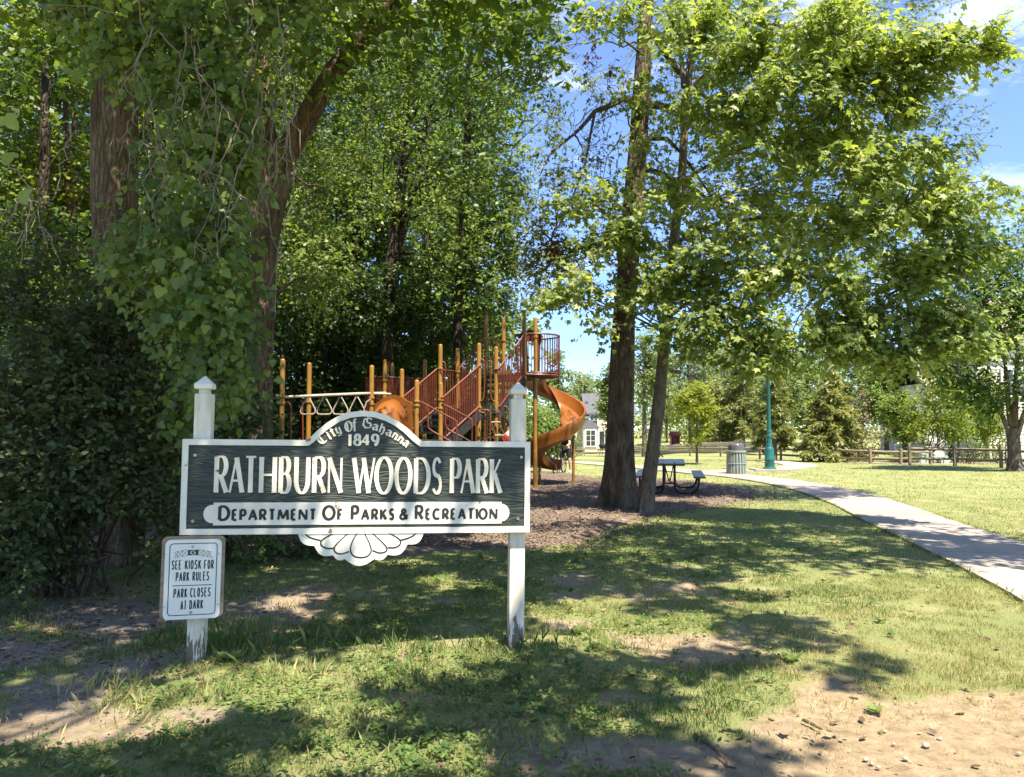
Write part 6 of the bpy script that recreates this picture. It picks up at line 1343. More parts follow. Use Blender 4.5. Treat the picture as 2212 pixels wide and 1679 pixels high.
# the hanging grape vine: stems, a mass of leaves, and the large leaves one can pick out
def vine():
    t = thing('hanging_vine', at(470, 300, 6.9), 'broad leaved vine hanging in a curtain in front of the thick trunk', 'vine')
    bl = PB([(330, 40, 6.8, 120, 70, 60), (470, 60, 6.9, 120, 80, 80), (590, 20, 7.2, 100, 45, 40), (720, -10, 7.5, 110, 40, 26), (430, 190, 6.8, 100, 100, 90), (490, 200, 6.9, 80, 110, 80), (470, 340, 6.8, 90, 100, 80), (520, 360, 7.0, 50, 100, 44), (430, 500, 6.8, 80, 90, 66), (490, 520, 6.9, 60, 90, 54), (450, 650, 6.8, 90, 90, 70), (495, 690, 6.9, 65, 90, 56), (440, 780, 6.9, 80, 80, 60), (490, 830, 7.0, 60, 60, 40), (360, 640, 7.0, 60, 80, 36), (350, 420, 7.2, 50, 100, 30), (400, 900, 7.2, 60, 60, 30), (270, 20, 6.9, 60, 60, 30), (215, 60, 7.2, 60, 80, 44), (250, 110, 7.0, 60, 60, 36), (280, 560, 7.0, 60, 60, 36), (200, 10, 7.2, 90, 50, 40), (300, 130, 6.9, 50, 70, 26), (300, 520, 7.1, 45, 60, 20), (290, 300, 7.0, 30, 60, 10)])
    crown(t, leaf_cloud(bl, .085, 7, .40, .55, .30, 1.8, tint=.5, seed=81, up=.35), T_GRAPE, M['leaf_vine'], 'foliage', M['grey_twig'], .003)
    r_ = np.random.default_rng(4); mb = MB()
    for _ in range(46):
        a = at(r_.uniform(300, 640), r_.uniform(-80, 260), r_.uniform(6.5, 7.3)); e = a + np.array([r_.uniform(-.25, .25), r_.uniform(-.1, .1), r_.uniform(-1.9, -.6)])
        mb.tube(bez(a, e, 0, 9, .03, r_), list(np.linspace(.007, .003, 9)), 4)
    mb.build('stems', M['grey_twig'], t)
    V, k = T_GRAPE; me = raw_mesh('leaf', np.array([(x, y, z) for x, y, z in V]), np.arange(k)[None], M['leaf_vine'], False, {'tint': np.full(k, .5)}); meb = me.copy(); meb.attributes['tint'].data.foreach_set('value', np.full(k, .95, dtype=np.float32))
    spots = [(20, 330, 4.6), (10, 250, 4.4), (48, 412, 4.8), (560, 30, 6.2), (600, 60, 6.2), (350, 620, 6.3), (340, 560, 6.3), (380, 600, 6.3), (548, 20, 6.0), (650, 40, 6.4), (300, 200, 6.4), (410, 560, 6.2), (395, 540, 6.2)]
    for i in range(240):
        if i < len(spots): px, py, Y = spots[i]; p = at(px, py, Y); s = .11
        else:
            c, rad, n = bl[r_.integers(len(bl) - 1)]; d = norm(r_.normal(size=3)); d[1] = -abs(d[1]); p = c + d * np.array(rad) * r_.uniform(.75, 1.05); s = r_.uniform(.07, .115)
        o = bpy.data.objects.new('leaf', meb if r_.random() < .33 or i < 3 else me); col.objects.link(o); o.parent = t
        T = norm(np.array([r_.normal() * .5, -.25 + r_.normal() * .3, -.8])); N = norm(np.array([r_.normal() * .45, -.75, .55 + r_.normal() * .3])); N = norm(N - T * (N @ T)); B = np.cross(T, N)
        o.matrix_local = Matrix(((B[0] * s, T[0] * s, N[0] * s, p[0] - ORG[t.name][0]), (B[1] * s, T[1] * s, N[1] * s, p[1] - ORG[t.name][1]), (B[2] * s, T[2] * s, N[2] * s, p[2] - ORG[t.name][2]), (0, 0, 0, 1)))
    # dry grey twigs tangled in front of the trunk
    mb = MB()
    for (a, b) in (((300, 0), (330, 420)), ((330, 60), (225, 250)), ((345, 70), (500, 240)), ((400, 60), (360, 330)), ((350, 320), (235, 300)), ((360, 330), (350, 420)), ((420, 100), (440, 300)), ((500, 300), (420, 560)), ((380, 170), (430, 320)), ((560, 250), (470, 560)), ((700, 60), (600, 420)), ((690, 90), (600, 330)), ((720, 130), (660, 320)), ((640, 230), (590, 400)), ((300, 230), (250, 330)), ((20, 350), (90, 500)), ((70, 470), (50, 510)), ((85, 490), (110, 515)), ((150, 270), (120, 420)), ((0, 460), (100, 440)),
                   ((480, 230), (560, 330)), ((470, 380), (560, 480)), ((400, 330), (520, 420)), ((250, 30), (60, 20)), ((520, 420), (480, 520))):
        Y = 6.3 if a[0] < 650 and a[0] > 160 else (12.0 if a[0] >= 650 else 5.2); p = bez(at(*a, Y), at(*b, Y + r_.uniform(-.3, .2)), r_.uniform(-.05, .12), 9, .022, r_); mb.tube(p, list(np.linspace(.0065, .002, 9)), 5)
        for q in range(4):
            s = p[r_.integers(2, 8)]; e = s + np.array([r_.uniform(-.22, .22), r_.uniform(-.08, .08), r_.uniform(-.30, .05)]); mb.tube(bez(s, e, .08, 5, .06, r_), list(np.linspace(.0045, .002, 5)), 4)
    tag(mb.build('dry_twigs', M['grey_twig'], t), kind='stuff')
vine()

# ------------------------------------------------------------------ trees and shrubs across the lawn
def far_tree(label, px, py_base, py_top, hw, Y, leaf, seed, size=.24, low=.25, n=30, tr_w=.3, sprays=26, name='broadleaf_tree', group='trees beyond the lawn', m=8, gap=.36, tint=.5, lean=0.0, multi=1, tmpl=T_RHOMB, fill=.95):
    k = F_PX / Y; b = at(px, py_base, Y); b[2] = float(gz(b[0], Y)); t = thing(name, b, label, 'tree', group); r_ = np.random.default_rng(seed)
    top = at(px, py_top, Y)[2]; Hh = (top - b[2]) * 1.14; W = hw / k; bl = []
    c0 = b + np.array([0, 0, Hh * (low + 1) / 2]); ch = Hh * (1 - low) / 2
    for i in range(n):
        d = norm(r_.normal(size=3)) * r_.random() ** .4 * .78; f = 1 - .25 * max(0, d[2])
        c = c0 + d * np.array([W * f, W * .8 * f, ch]); q = r_.uniform(.24, .40)
        bl.append((c, (W * q, W * q, min(W, ch) * q * .85), sprays))
    tr = None
    for s in range(multi):
        o = np.array([(s - (multi - 1) / 2) * .28, 0, 0])
        p = [b - np.array([0, 0, .2]), b + o * .3 + np.array([0, 0, Hh * .12]), b + o * 2.2 + np.array([lean * .4, 0, Hh * .35]), b + o * 4 + np.array([lean, 0, Hh * .85])]
        x = trunk(t, p, [tr_w / 2, tr_w * .46, tr_w * .35, tr_w * .1], M['bark_far'], n=14, flare=.25 if s == 0 else 0, seed=seed + s, step=.3); tr = tr or x
    limb_to_blobs(tr, [p[2], p[2] * .6 + p[1] * .4, p[2] * .6 + p[3] * .4], bl, tr_w * .12, M['bark_far'], seed, 2)
    crown(t, leaf_cloud(bl, size, m, size * 3, .25, gap, 1.0, tint=tint, seed=seed), tmpl, M[leaf]); return t
def conifer(label, px, py_base, py_top, hw, Y, leaf, seed, size=.30, n=900, name='spruce_tree', low=.06, tint=.5, m=7, droop=.35):
    k = F_PX / Y; b = at(px, py_base, Y); b[2] = float(gz(b[0], Y)); t = thing(name, b, label, 'tree', 'trees beyond the lawn'); r_ = np.random.default_rng(seed)
    top = at(px, py_top, Y)[2]; Hh = top - b[2]; W = hw / k
    tr = trunk(t, [b - np.array([0, 0, .2]), b + np.array([0, 0, Hh * .5]), b + np.array([0, 0, Hh * .98])], [.16, .10, .015], M['bark_far'], n=12, seed=seed, step=.4)
    nb = 110; mb = MB(); Q_, A_q = [], []
    for i in range(nb):
        f = low + (1 - low) * (i + r_.random()) / nb; a = r_.random() * 2 * math.pi; Lr = W * (1 - f) ** .75 * r_.uniform(.72, 1.08) + .12
        s = b + np.array([0, 0, Hh * f]); e = s + np.array([math.cos(a) * Lr, math.sin(a) * Lr, -Lr * droop + .1])
        p = bez(s, e, .10, 5, .01, r_); mb.tube(p, list(np.linspace(.03, .008, 5)), 4)
        q = max(4, int(n * Lr / W / nb * 2.0))
        for u in r_.random(q):
            u = .12 + .88 * u ** .7; c = s + (e - s) * u + np.array([0, 0, .10 * math.sin(math.pi * u) * Lr]); Q_.append(c + r_.normal(size=3) * .06); A_q.append(norm(np.array([math.cos(a), math.sin(a), -.25]) * .8 + r_.normal(size=3) * .5))
    mb.build('limbs', M['bark_far'], tr)
    q, a = np.array(Q_), np.array(A_q); nn = len(q); side = norm(np.cross(a, [0, 0, 1.0])); j = np.tile(np.arange(m), nn); qi = np.repeat(np.arange(nn), m); sg = np.where(j % 2, 1.0, -1.0)
    P = q[qi] + a[qi] * (size * .5 * (j / m - .2))[:, None]; T = a[qi] * .7 + side[qi] * (sg * .6)[:, None] + np.array([0, 0, -.25]) + r_.normal(size=P.shape) * .3; N = np.array([0, 0, .8]) + r_.normal(size=P.shape) * .5
    sz = size * (.6 + .6 * r_.random(nn * m)); tn = np.clip(tint + .16 * r_.normal(size=nn)[qi] + .1 * r_.normal(size=nn * m), 0, 1)
    o0 = ORG[t.name]; link('crown', leaf_mesh('crown', P - o0, T, N, sz, tn, T_NEEDLE, M[leaf]), t)
far_tree('feathery pale evergreen rising just behind the balcony railing', 1206, 985, 758, 40, 52, 'leaf_pale', 201, n=26, low=.05, size=.26)
far_tree('bright green bush tree right behind the spiral slide', 1185, 990, 880, 60, 42, 'leaf_wood', 202, n=22, low=.02, tint=.7, size=.2)
far_tree('distant pale round tree left of the thick trunk', 1262, 972, 812, 55, 105, 'leaf_pale', 203, n=26, size=.4, tint=.6)
far_tree('distant pale tree behind the cream house roof', 1310, 972, 822, 60, 112, 'leaf_pale', 204, n=24, size=.4)
far_tree('dense grey green tree right beside the cream house', 1322, 976, 775, 40, 62, 'leaf_far', 205, n=30, low=.1, size=.28)
far_tree('round topped grey green tree seen between the two trunks', 1392, 985, 732, 62, 58, 'leaf_far', 206, n=40, low=.28, size=.26, tr_w=.4)
far_tree('tall tree right of the leaning trunk behind the yellow sapling', 1490, 985, 722, 85, 68, 'leaf_far', 207, n=44, low=.12, size=.3, tint=.55)
far_tree('tall light green tree behind the dark spruce', 1575, 985, 742, 80, 74, 'leaf_pale', 208, n=44, low=.12, size=.32)
far_tree('broad tree behind the lamp post', 1690, 988, 768, 70, 56, 'leaf_far', 209, n=40, low=.14, size=.26)
far_tree('light green tree behind the olive bush right of the lamp', 1745, 990, 772, 65, 62, 'leaf_wood', 210, n=34, low=.1, size=.28, tint=.7)
far_tree('full green tree left of the white deck', 1915, 990, 790, 75, 50, 'leaf_wood', 211, n=44, low=.12, size=.24, tint=.62)
far_tree('tall tree filling the gap above the white deck', 1860, 985, 742, 80, 64, 'leaf_far', 212, n=40, low=.1, size=.3)
far_tree('dark green tree left of the brown roof', 1975, 985, 760, 70, 60, 'leaf_far', 213, n=40, low=.1, size=.28, tint=.35)
far_tree('bushy green tree in front of the pale house wall', 1955, 1000, 838, 50, 40, 'leaf_wood', 232, n=34, low=.12, tint=.75, size=.2)
far_tree('leafy tree hiding the left corner of the pale house', 2055, 1000, 812, 46, 40, 'leaf_wood', 233, n=34, low=.1, tint=.7, size=.2)
far_tree('leafy tree before the siding right of the deck', 2130, 1003, 800, 44, 40, 'leaf_far', 234, n=34, low=.1, tint=.6, size=.2)
far_tree('far tall tree behind the broad tree of the lamp', 1650, 980, 735, 90, 92, 'leaf_far', 214, n=44, size=.4, low=.05)
far_tree('far tall tree closing the view beyond the spruce', 1550, 980, 720, 100, 98, 'leaf_pale', 215, n=44, size=.42, low=.05, tint=.4)
far_tree('far tree closing the view behind the brown roofed house', 2080, 985, 700, 130, 80, 'leaf_far', 216, n=50, size=.36, low=.05)
far_tree('far tree behind the tire swing', 1800, 980, 745, 100, 88, 'leaf_far', 217, n=44, size=.4, low=.05)
far_tree('far pale tree between the leaning trunk and the sapling', 1440, 980, 752, 70, 96, 'leaf_pale', 218, n=36, size=.4, low=.05)
far_tree('small yellow green sapling with a thin straight trunk on the lawn', 1505, 1002, 836, 58, 35.5, 'leaf_yellow', 219, n=40, low=.16, size=.15, tr_w=.12, sprays=26, tint=.6, name='sapling', gap=.46)
conifer('dark limbed green spruce standing right behind the trash can', 1606, 984, 762, 74, 64, 'needle', 221, n=1500, low=.14, size=.42)
conifer('wide olive spruce with drooping branches right of the lamp post', 1795, 1000, 800, 78, 38.5, 'needle', 222, n=1900, tint=.66, low=.10)
conifer('narrow spruce close behind the lamp post', 1672, 992, 800, 48, 41, 'needle', 223, n=1100, tint=.4, low=.20)
conifer('young spruce on the left of the dark limbed one', 1545, 984, 830, 55, 66, 'needle', 224, n=1000, tint=.5, low=.12, size=.4)
# broadleaf tree with the short forked trunk at the right edge
def right_tree():
    b = on(2192, 1018); Y = b[1]
    t = thing('shade_maple', b, 'leafy dark green tree with a short forked trunk at the right edge of the lawn', 'tree')
    P3 = lambda x, y, dy=0: at(x, y, Y + dy)
    tr = trunk(t, [P3(2193, 1026), P3(2190, 990), P3(2188, 950), P3(2186, 925)], [.29, .22, .22, .25], M['bark_maple'], n=24, flare=.3, seed=9)
    limbs(tr, [([P3(2182, 945), P3(2165, 900), P3(2140, 860, .3), P3(2110, 820, .6)], .10, .04), ([P3(2186, 940), P3(2178, 880), P3(2172, 800, .2), P3(2160, 700, .3)], .13, .04), ([P3(2190, 940), P3(2192, 870, -.2), P3(2196, 780, -.2), P3(2200, 650)], .14, .05), ([P3(2194, 945), P3(2212, 890, -.3), P3(2240, 830, -.5)], .12, .05)], M['bark_maple'], n=10)
    bl = PB(n_scale=2.0, l=[(2060, 690, 29.5, 70, 40, 60), (2010, 740, 29.5, 60, 36, 44), (2090, 770, 29, 70, 40, 60), (2150, 700, 29, 80, 50, 80), (2200, 620, 29, 80, 60, 80), (2140, 590, 29.5, 60, 60, 66), (2190, 520, 29.5, 60, 50, 60), (2240, 560, 29.5, 90, 80, 80), (2160, 770, 29, 60, 50, 60), (2090, 850, 29.5, 50, 40, 40), (2030, 790, 29.5, 40, 30, 26), (2180, 660, 28.8, 70, 60, 70), (2100, 640, 30, 60, 50, 56), (2210, 760, 28.5, 70, 50, 70), (2130, 820, 29, 60, 36, 44), (2060, 820, 29.5, 50, 30, 30), (2190, 840, 28.5, 60, 40, 50),
             (2270, 700, 29, 90, 120, 110), (2300, 850, 29, 80, 80, 70), (2140, 880, 29.5, 40, 30, 22), (2250, 460, 29.5, 70, 60, 60), (2100, 730, 30.5, 90, 60, 80)])
    limb_to_blobs(tr, [P3(2140, 860, .3), P3(2172, 800, .2), P3(2160, 700, .3), P3(2196, 780, -.2), P3(2200, 650), P3(2240, 830, -.5)], bl, .03, M['bark_maple'], 3, 4)
    crown(t, leaf_cloud(bl, .19, 9, .6, .3, .34, 1.0, tint=.5, seed=231), T_OVAL, M['leaf_wood'])
right_tree()
for (lab, px, pb, Y, bl, lf, sz, tn) in (
        ('yellow green fine leaved tall shrub before the brown roofed house', 2020, 1000, 37, [(1990, 880, 37, 40, 50, 150), (2040, 870, 37, 45, 60, 170), (2020, 830, 37, 36, 36, 90), (2060, 920, 37, 40, 36, 100), (1985, 930, 37, 34, 30, 70)], 'leaf_yellow', .16, .3),
        ('round dark clipped shrub right of the deck', 2085, 1000, 36, [(2075, 962, 36, 30, 24, 60), (2110, 968, 36, 24, 20, 40)], 'leaf_deep', .12, .7),
        ('yellowish loose shrub behind the round dark shrub', 2115, 1000, 38, [(2100, 905, 38, 40, 36, 100), (2140, 900, 38, 36, 40, 100), (2140, 950, 38, 34, 30, 80)], 'leaf_yellow', .16, .2),
        ('pale shrub under the broadleaf tree by the fence', 2160, 1004, 36, [(2165, 950, 36, 30, 30, 34), (2150, 985, 36, 34, 16, 24)], 'leaf_pale', .14, .6),
        ('half dead pinkish shrub between the olive spruce and the green tree', 1850, 1000, 40, [(1850, 890, 40, 30, 46, 50), (1870, 930, 40, 26, 30, 30)], 'leaf_pink', .12, .5),
        ('low twiggy green shrub left of the deck steps', 1885, 1003, 37.5, [(1880, 960, 37.5, 34, 30, 40), (1850, 975, 37.5, 26, 20, 26), (1910, 945, 37.5, 26, 30, 26)], 'leaf_olive', .14, .6),
        ('low green bush at the fence below the deck steps', 1955, 1004, 36.5, [(1955, 985, 36.5, 26, 14, 30), (1930, 990, 36.5, 16, 12, 16)], 'leaf_wood', .12, .6),
        ('dark bush along the rail fence right of the tire swing', 1775, 1002, 40, [(1775, 985, 40, 26, 16, 30), (1815, 990, 40, 24, 12, 24)], 'leaf_deep', .14, .6),
        ('bright reedy bush at the foot of the slide post', 1232, 1000, 44, [(1228, 950, 44, 18, 40, 40), (1240, 975, 44, 14, 20, 24)], 'leaf_pale', .18, .6),
        ('green bush right of the kettle grill', 1338, 978, 60, [(1335, 955, 60, 16, 20, 30), (1350, 945, 60, 14, 20, 26)], 'leaf_wood', .2, .7),
        ('bright green bush behind the picket fence', 1425, 982, 56, [(1420, 955, 56, 22, 22, 30), (1400, 962, 56, 16, 14, 20)], 'leaf_far', .2, .6)):
    shrub('garden_shrub', lab, px, pb, Y, bl, lf, T_RHOMB, sz, int(px), group='shrubs along the far fence', stems=8, L=.4, tint=tn, sw=.02, tw=False)
# far woods that read as one mass
def far_woods():
    r_ = np.random.default_rng(9); bl = []
    for i in range(170):
        x = r_.uniform(-60, 130); y = r_.uniform(118, 150); h = r_.uniform(9, 15); bl.append((np.array([x, y, -1 + h * r_.uniform(.2, .85)]), (4.5, 3.5, 3.2), 44))
    P, T, N, sz, tn, a, b = leaf_cloud(bl, .9, 6, 1.8, .2, .3, .4, tint=.5, seed=301)
    tag(link('far_woods', leaf_mesh('far_woods', P, T, N, sz, tn, T_RHOMB, M['leaf_far'])), kind='stuff')
far_woods()
def deep_woods():
    r_ = np.random.default_rng(19); bl = []
    for px in range(-160, 1075, 62):
        for z in np.arange(.8, 22, 1.9):
            Y = r_.uniform(33, 40); p = at(px + r_.uniform(-25, 25), 900, Y); bl.append((np.array([p[0], Y, z]), (1.7, 1.2, 1.4), 52))
    P, T, N, sz, tn, a, b = leaf_cloud(bl, .52, 7, .8, .25, .15, .8, tint=.5, seed=302)
    tag(link('deep_woods', leaf_mesh('deep_woods', P, T, N, sz, tn, T_RHOMB, M['leaf_wood'])), kind='stuff')
deep_woods()

# ------------------------------------------------------------------ the tree behind the viewpoint: its boughs overhang the foreground and shade it
LIT = [(230, 1560, 150, 34, 1.2), (90, 1600, 110, 26, .8), (560, 1470, 190, 26, 1.2), (820, 1440, 130, 18, 1.0), (400, 1515, 120, 20, 1.1), (1010, 1425, 110, 12, .7), (620, 1302, 46, 10, 1.3), (955, 1258, 40, 8, 1.3), (1250, 1335, 90, 13, 1.1), (1390, 1375, 110, 22, 1.3), (1480, 1350, 90, 16, .9), (1300, 1300, 90, 8, .8), (700, 1540, 70, 16, .9), (780, 1640, 110, 30, 1.2), (560, 1660, 100, 20, .8), (1020, 1620, 70, 28, 1.2), (980, 1660, 80, 20, 1),
       (1290, 1525, 50, 12, 1.1), (1450, 1480, 60, 10, 1.0), (1500, 1560, 110, 22, 1.2), (1650, 1500, 120, 26, 1.2), (1580, 1390, 70, 9, .8), (1690, 1255, 90, 14, 1.2), (1560, 1215, 170, 10, 1.1), (1500, 1270, 120, 8, .8), (1290, 1165, 80, 7, .9), (1420, 1180, 160, 8, .7), (1700, 1410, 60, 8, .7), (1000, 1381, 150, 7, .9), (640, 1381, 160, 7, .9), (800, 1384, 130, 6, 1.0), (1620, 1310, 80, 8, .8), (1250, 1060, 60, 6, 1), (1200, 1090, 80, 5, .8), (870, 1215, 60, 5, .6), (160, 1420, 40, 8, .7)]
SHD = [(1560, 1280, 150, 18, 1.0), (1640, 1380, 130, 26, 1.1), (1780, 1400, 90, 18, 1.0), (1880, 1440, 80, 11, .9), (1840, 1475, 50, 16, .9), (1500, 1620, 150, 60, 1.3), (1600, 1660, 120, 40, 1.0), (1700, 1350, 60, 14, .6), (1400, 1250, 150, 16, .9)]
def overhang():
    b = np.array([-2.6, -4.5, 0.0]); t = thing('overhanging_tree', b, 'big tree near the viewpoint whose boughs overhang and shade the foreground', 'tree')
    tr = trunk(t, [b - np.array([0, 0, .2]), b + np.array([.2, .3, 3]), b + np.array([.6, 1.2, 6.5]), b + np.array([1.2, 2.4, 9.5]), b + np.array([1.6, 3.4, 12])], [.45, .38, .32, .22, .1], M['bark_dark'], n=24, flare=.4, seed=3)
    r_ = np.random.default_rng(77); n = 9000
    # ground cells that lie in shade, followed up towards the sun to the height of the boughs
    y = 3.0 + 12.5 * r_.random(n * 2) ** 1.0; x = r_.uniform(-8.5, 7.5, n * 2)
    px, py = project(x, y, 0 * x); lit = sum(ell(px, py, q[0], q[1], q[2] * 1.15, q[3] * 1.3 + 4, q[4] * 1.2) for q in LIT); shd = sum(ell(px, py, *q) for q in SHD)
    edge = smooth(1480, 1750, px - .55 * (1679 - py) * .3) * smooth(1190, 1230, py)
    f = 1.0 - 1.5 * lit - 1.25 * edge + 1.2 * shd + (fbm(x, y, .9, 12, 3) - .5) * .9
    f -= smooth(1215, 1160, py) * 1.2 * smooth(900, 1150, px)
    k = (f > .50) & (r_.random(n * 2) < .80); x, y = x[k], y[k]
    h = r_.uniform(7.0, 10.5, len(x)); z0 = gz(x, y)
    C = np.stack([x, y, z0], -1) + SUN * ((h) / SUN[2])[:, None]
    m = 6; L = .34; q = C; a = norm(r_.normal(size=q.shape) * np.array([1, 1, .3]) + np.array([0, 0, -.2])); nn = len(q); side = norm(np.cross(a, [0, 0, 1.0])); j = np.tile(np.arange(m), nn); qi = np.repeat(np.arange(nn), m); sg = np.where(j % 2, 1.0, -1.0)
    P = q[qi] + a[qi] * (L * (j / m - .5))[:, None] + r_.normal(size=(nn * m, 3)) * .04; T = a[qi] * .5 + side[qi] * (sg * .8)[:, None] + np.array([0, 0, -.25]) + r_.normal(size=P.shape) * .3; N = np.array([0, 0, .9]) + SUN * .3 + r_.normal(size=P.shape) * .35
    sz = .17 * (.7 + .6 * r_.random(nn * m)); tn = np.clip(.5 + .2 * r_.normal(size=nn * m), 0, 1)
    link('crown', leaf_mesh('crown', P - b, T, N, sz * 1.05, tn, T_RHOMB, M['leaf_wood']), t)
    for i in range(9):
        e = C[r_.integers(len(C))]; e = np.array([min(e[0], .5), min(e[1], 3.0), e[2] + .6]); s = b + np.array([.9, 1.8, 8]) * r_.uniform(.75, 1.1)
        MB().tube(bez(s, e, .06, 8, .02, r_), list(np.linspace(.07, .012, 8)), 8).build('limb', M['bark_dark'], tr, sm=True)
overhang()

# ------------------------------------------------------------------ grass, weeds, litter, chips
PATHPOLY = PATHS
def off_path(x, y):
    ok = np.ones(len(x), bool)
    for p in PATHPOLY: ok &= signed(p, x, y) < -.015
    return ok
def scatter(n, y0, y1, pw, seed, margin=1.12):
    r_ = np.random.default_rng(seed); u = r_.random(n); y = (y0 ** pw + u * (y1 ** pw - y0 ** pw)) ** (1 / pw); x = (r_.random(n) * 2 - 1) * (y * 1105.5 / F_PX * margin + .3); return x, y, r_
T_BLADE = (np.array([(-.10, 0, 0), (.10, 0, 0), (.05, .62, .10), (-.03, 1.0, .34)]), 4)
def blades(name, x, y, hgt, wid, tint, r_, lean=.45):
    n = len(x); z = gz(x, y) + .0; P = np.stack([x, y, z - .004], -1); a = r_.random(n) * 2 * math.pi
    T = norm(np.stack([np.cos(a) * lean * r_.random(n), np.sin(a) * lean * r_.random(n), np.ones(n)], -1)); b = r_.random(n) * 2 * math.pi
    N = np.stack([np.cos(b), np.sin(b), np.zeros(n)], -1); V, k = T_BLADE
    N = norm(N - T * (N * T).sum(-1, keepdims=True)); B = np.cross(T, N)
    vs = P[:, None] + B[:, None] * (V[None, :, :1] * (wid / .2)[:, None, None]) + (T[:, None] * V[None, :, 1:2] + N[:, None] * V[None, :, 2:]) * hgt[:, None, None]
    idx = np.arange(n * k).reshape(n, k)
    o = link(name, raw_mesh(name, vs.reshape(-1, 3), idx, M['grass'], False, {'tint': np.repeat(tint, k)})); tag(o, kind='stuff'); return o
in_mulch = lambda x, y: signed(MULCH, x, y) > .05
XS, YS, HS, WS, TS = [], [], [], [], []
for n, y0, y1, h, w, pw, seed in ((300000, 2.7, 8.5, .030, .0026, 1.5, 1), (140000, 8.5, 18, .030, .006, 1.4, 2), (90000, 18, 46, .04, .014, 1.3, 3)):
    x, y, r_ = scatter(n, y0, y1, pw, seed); bare, grey = masks(x, y)
    clump = fbm(x, y, 3.2, 21, 3)
    keep = (r_.random(n) < (1 - .93 * bare) * smooth(.30, .56, clump + .10) * np.where(y < 9, smooth(.30, .52, fbm(x, y, 9.0, 51, 2)) * .85 + .15, 1)) & off_path(x, y) & ~in_mulch(x, y); px, py = project(x, y, 0 * x)
    keep &= ~((px < 420) & (py < 1330) & (y < 10)) | (r_.random(n) < .12)
    x, y, clump, bare = x[keep], y[keep], clump[keep], bare[keep]; k = len(x)
    dry = fbm(x, y, .9, 31, 3); px, py = project(x, y, 0 * x)
    tn = .37 + 1.3 * (dry - .45) + .42 * bare + .20 * r_.normal(size=k) + .16 * smooth(1500, 2000, px) * smooth(1150, 1350, py)
    tn = np.where(r_.random(k) < .10, .85 + .1 * r_.random(k), tn)
    XS.append(x); YS.append(y); HS.append(h * (.35 + 1.0 * r_.random(k) ** 1.5) * (.6 + 1.1 * clump)); WS.append(w * (.7 + .6 * r_.random(k))); TS.append(np.clip(tn, 0, 1))
blades('grass', *[np.concatenate(q) for q in (XS, YS, HS, WS, TS)], np.random.default_rng(5))
# taller tufts, some gone to straw
r_ = np.random.default_rng(15); tx, ty, tt, th = [], [], [], []
for px, py, n, hh, dr in [(520, 1415, 60, .20, .25), (470, 1390, 40, .22, .3), (350, 1390, 60, .16, .25), (640, 1400, 30, .2, .3), (250, 1480, 90, .12, .7), (300, 1530, 80, .10, .8), (430, 1500, 60, .10, .75), (650, 1460, 70, .13, .65), (700, 1560, 60, .10, .8), (900, 1455, 60, .11, .6), (1210, 1370, 70, .10, .85), (1110, 1415, 40, .10, .5), (1400, 1390, 60, .09, .85), (1150, 1420, 40, .12, .5), (870, 1400, 50, .14, .4), (1160, 1400, 30, .14, .2),
                          (760, 1620, 60, .10, .6), (1050, 1640, 60, .09, .5), (1560, 1480, 50, .08, .6), (1780, 1530, 60, .045, .75), (1890, 1530, 50, .045, .7), (2050, 1500, 50, .04, .8), (1300, 1610, 40, .08, .5), (620, 1310, 50, .08, .8), (950, 1265, 40, .08, .8), (1700, 1590, 40, .04, .7), (560, 1360, 40, .1, .6), (780, 1380, 50, .1, .5), (1030, 1400, 60, .12, .3)]:
    p = on(px, py); s = .16
    tx.append(p[0] + r_.normal(size=n) * s); ty.append(p[1] + r_.normal(size=n) * s * .8); tt.append(np.clip(dr + r_.normal(size=n) * .14, 0, 1)); th.append(hh * r_.uniform(.4, 1.05, n))
for pp in PATHS:
    e_ = np.concatenate([pp, pp[:1]]); d_ = np.diff(e_, axis=0); L_ = np.hypot(*d_.T)
    for a, d, l in zip(e_[:-1], d_, L_):
        yy = a[1]
        if yy > 30 or yy < 4 or l > 1.2: continue
        n = int(l * (150 if yy < 14 else 70)); u = r_.random((n, 1)); q = a + d * u + r_.normal(size=(n, 2)) * .03
        q = q[fbm(q[:, 0], q[:, 1], 2.2, 3) > .42]; n = len(q)
        tx.append(q[:, 0]); ty.append(q[:, 1]); tt.append(np.clip(.5 + .2 * r_.normal(size=n), 0, 1)); th.append(.035 + .05 * r_.random(n))
tx, ty, tt, th = map(np.concatenate, (tx, ty, tt, th)); blades('tall_grass', tx, ty, th, np.full(len(tx), .007), tt, r_, .8)
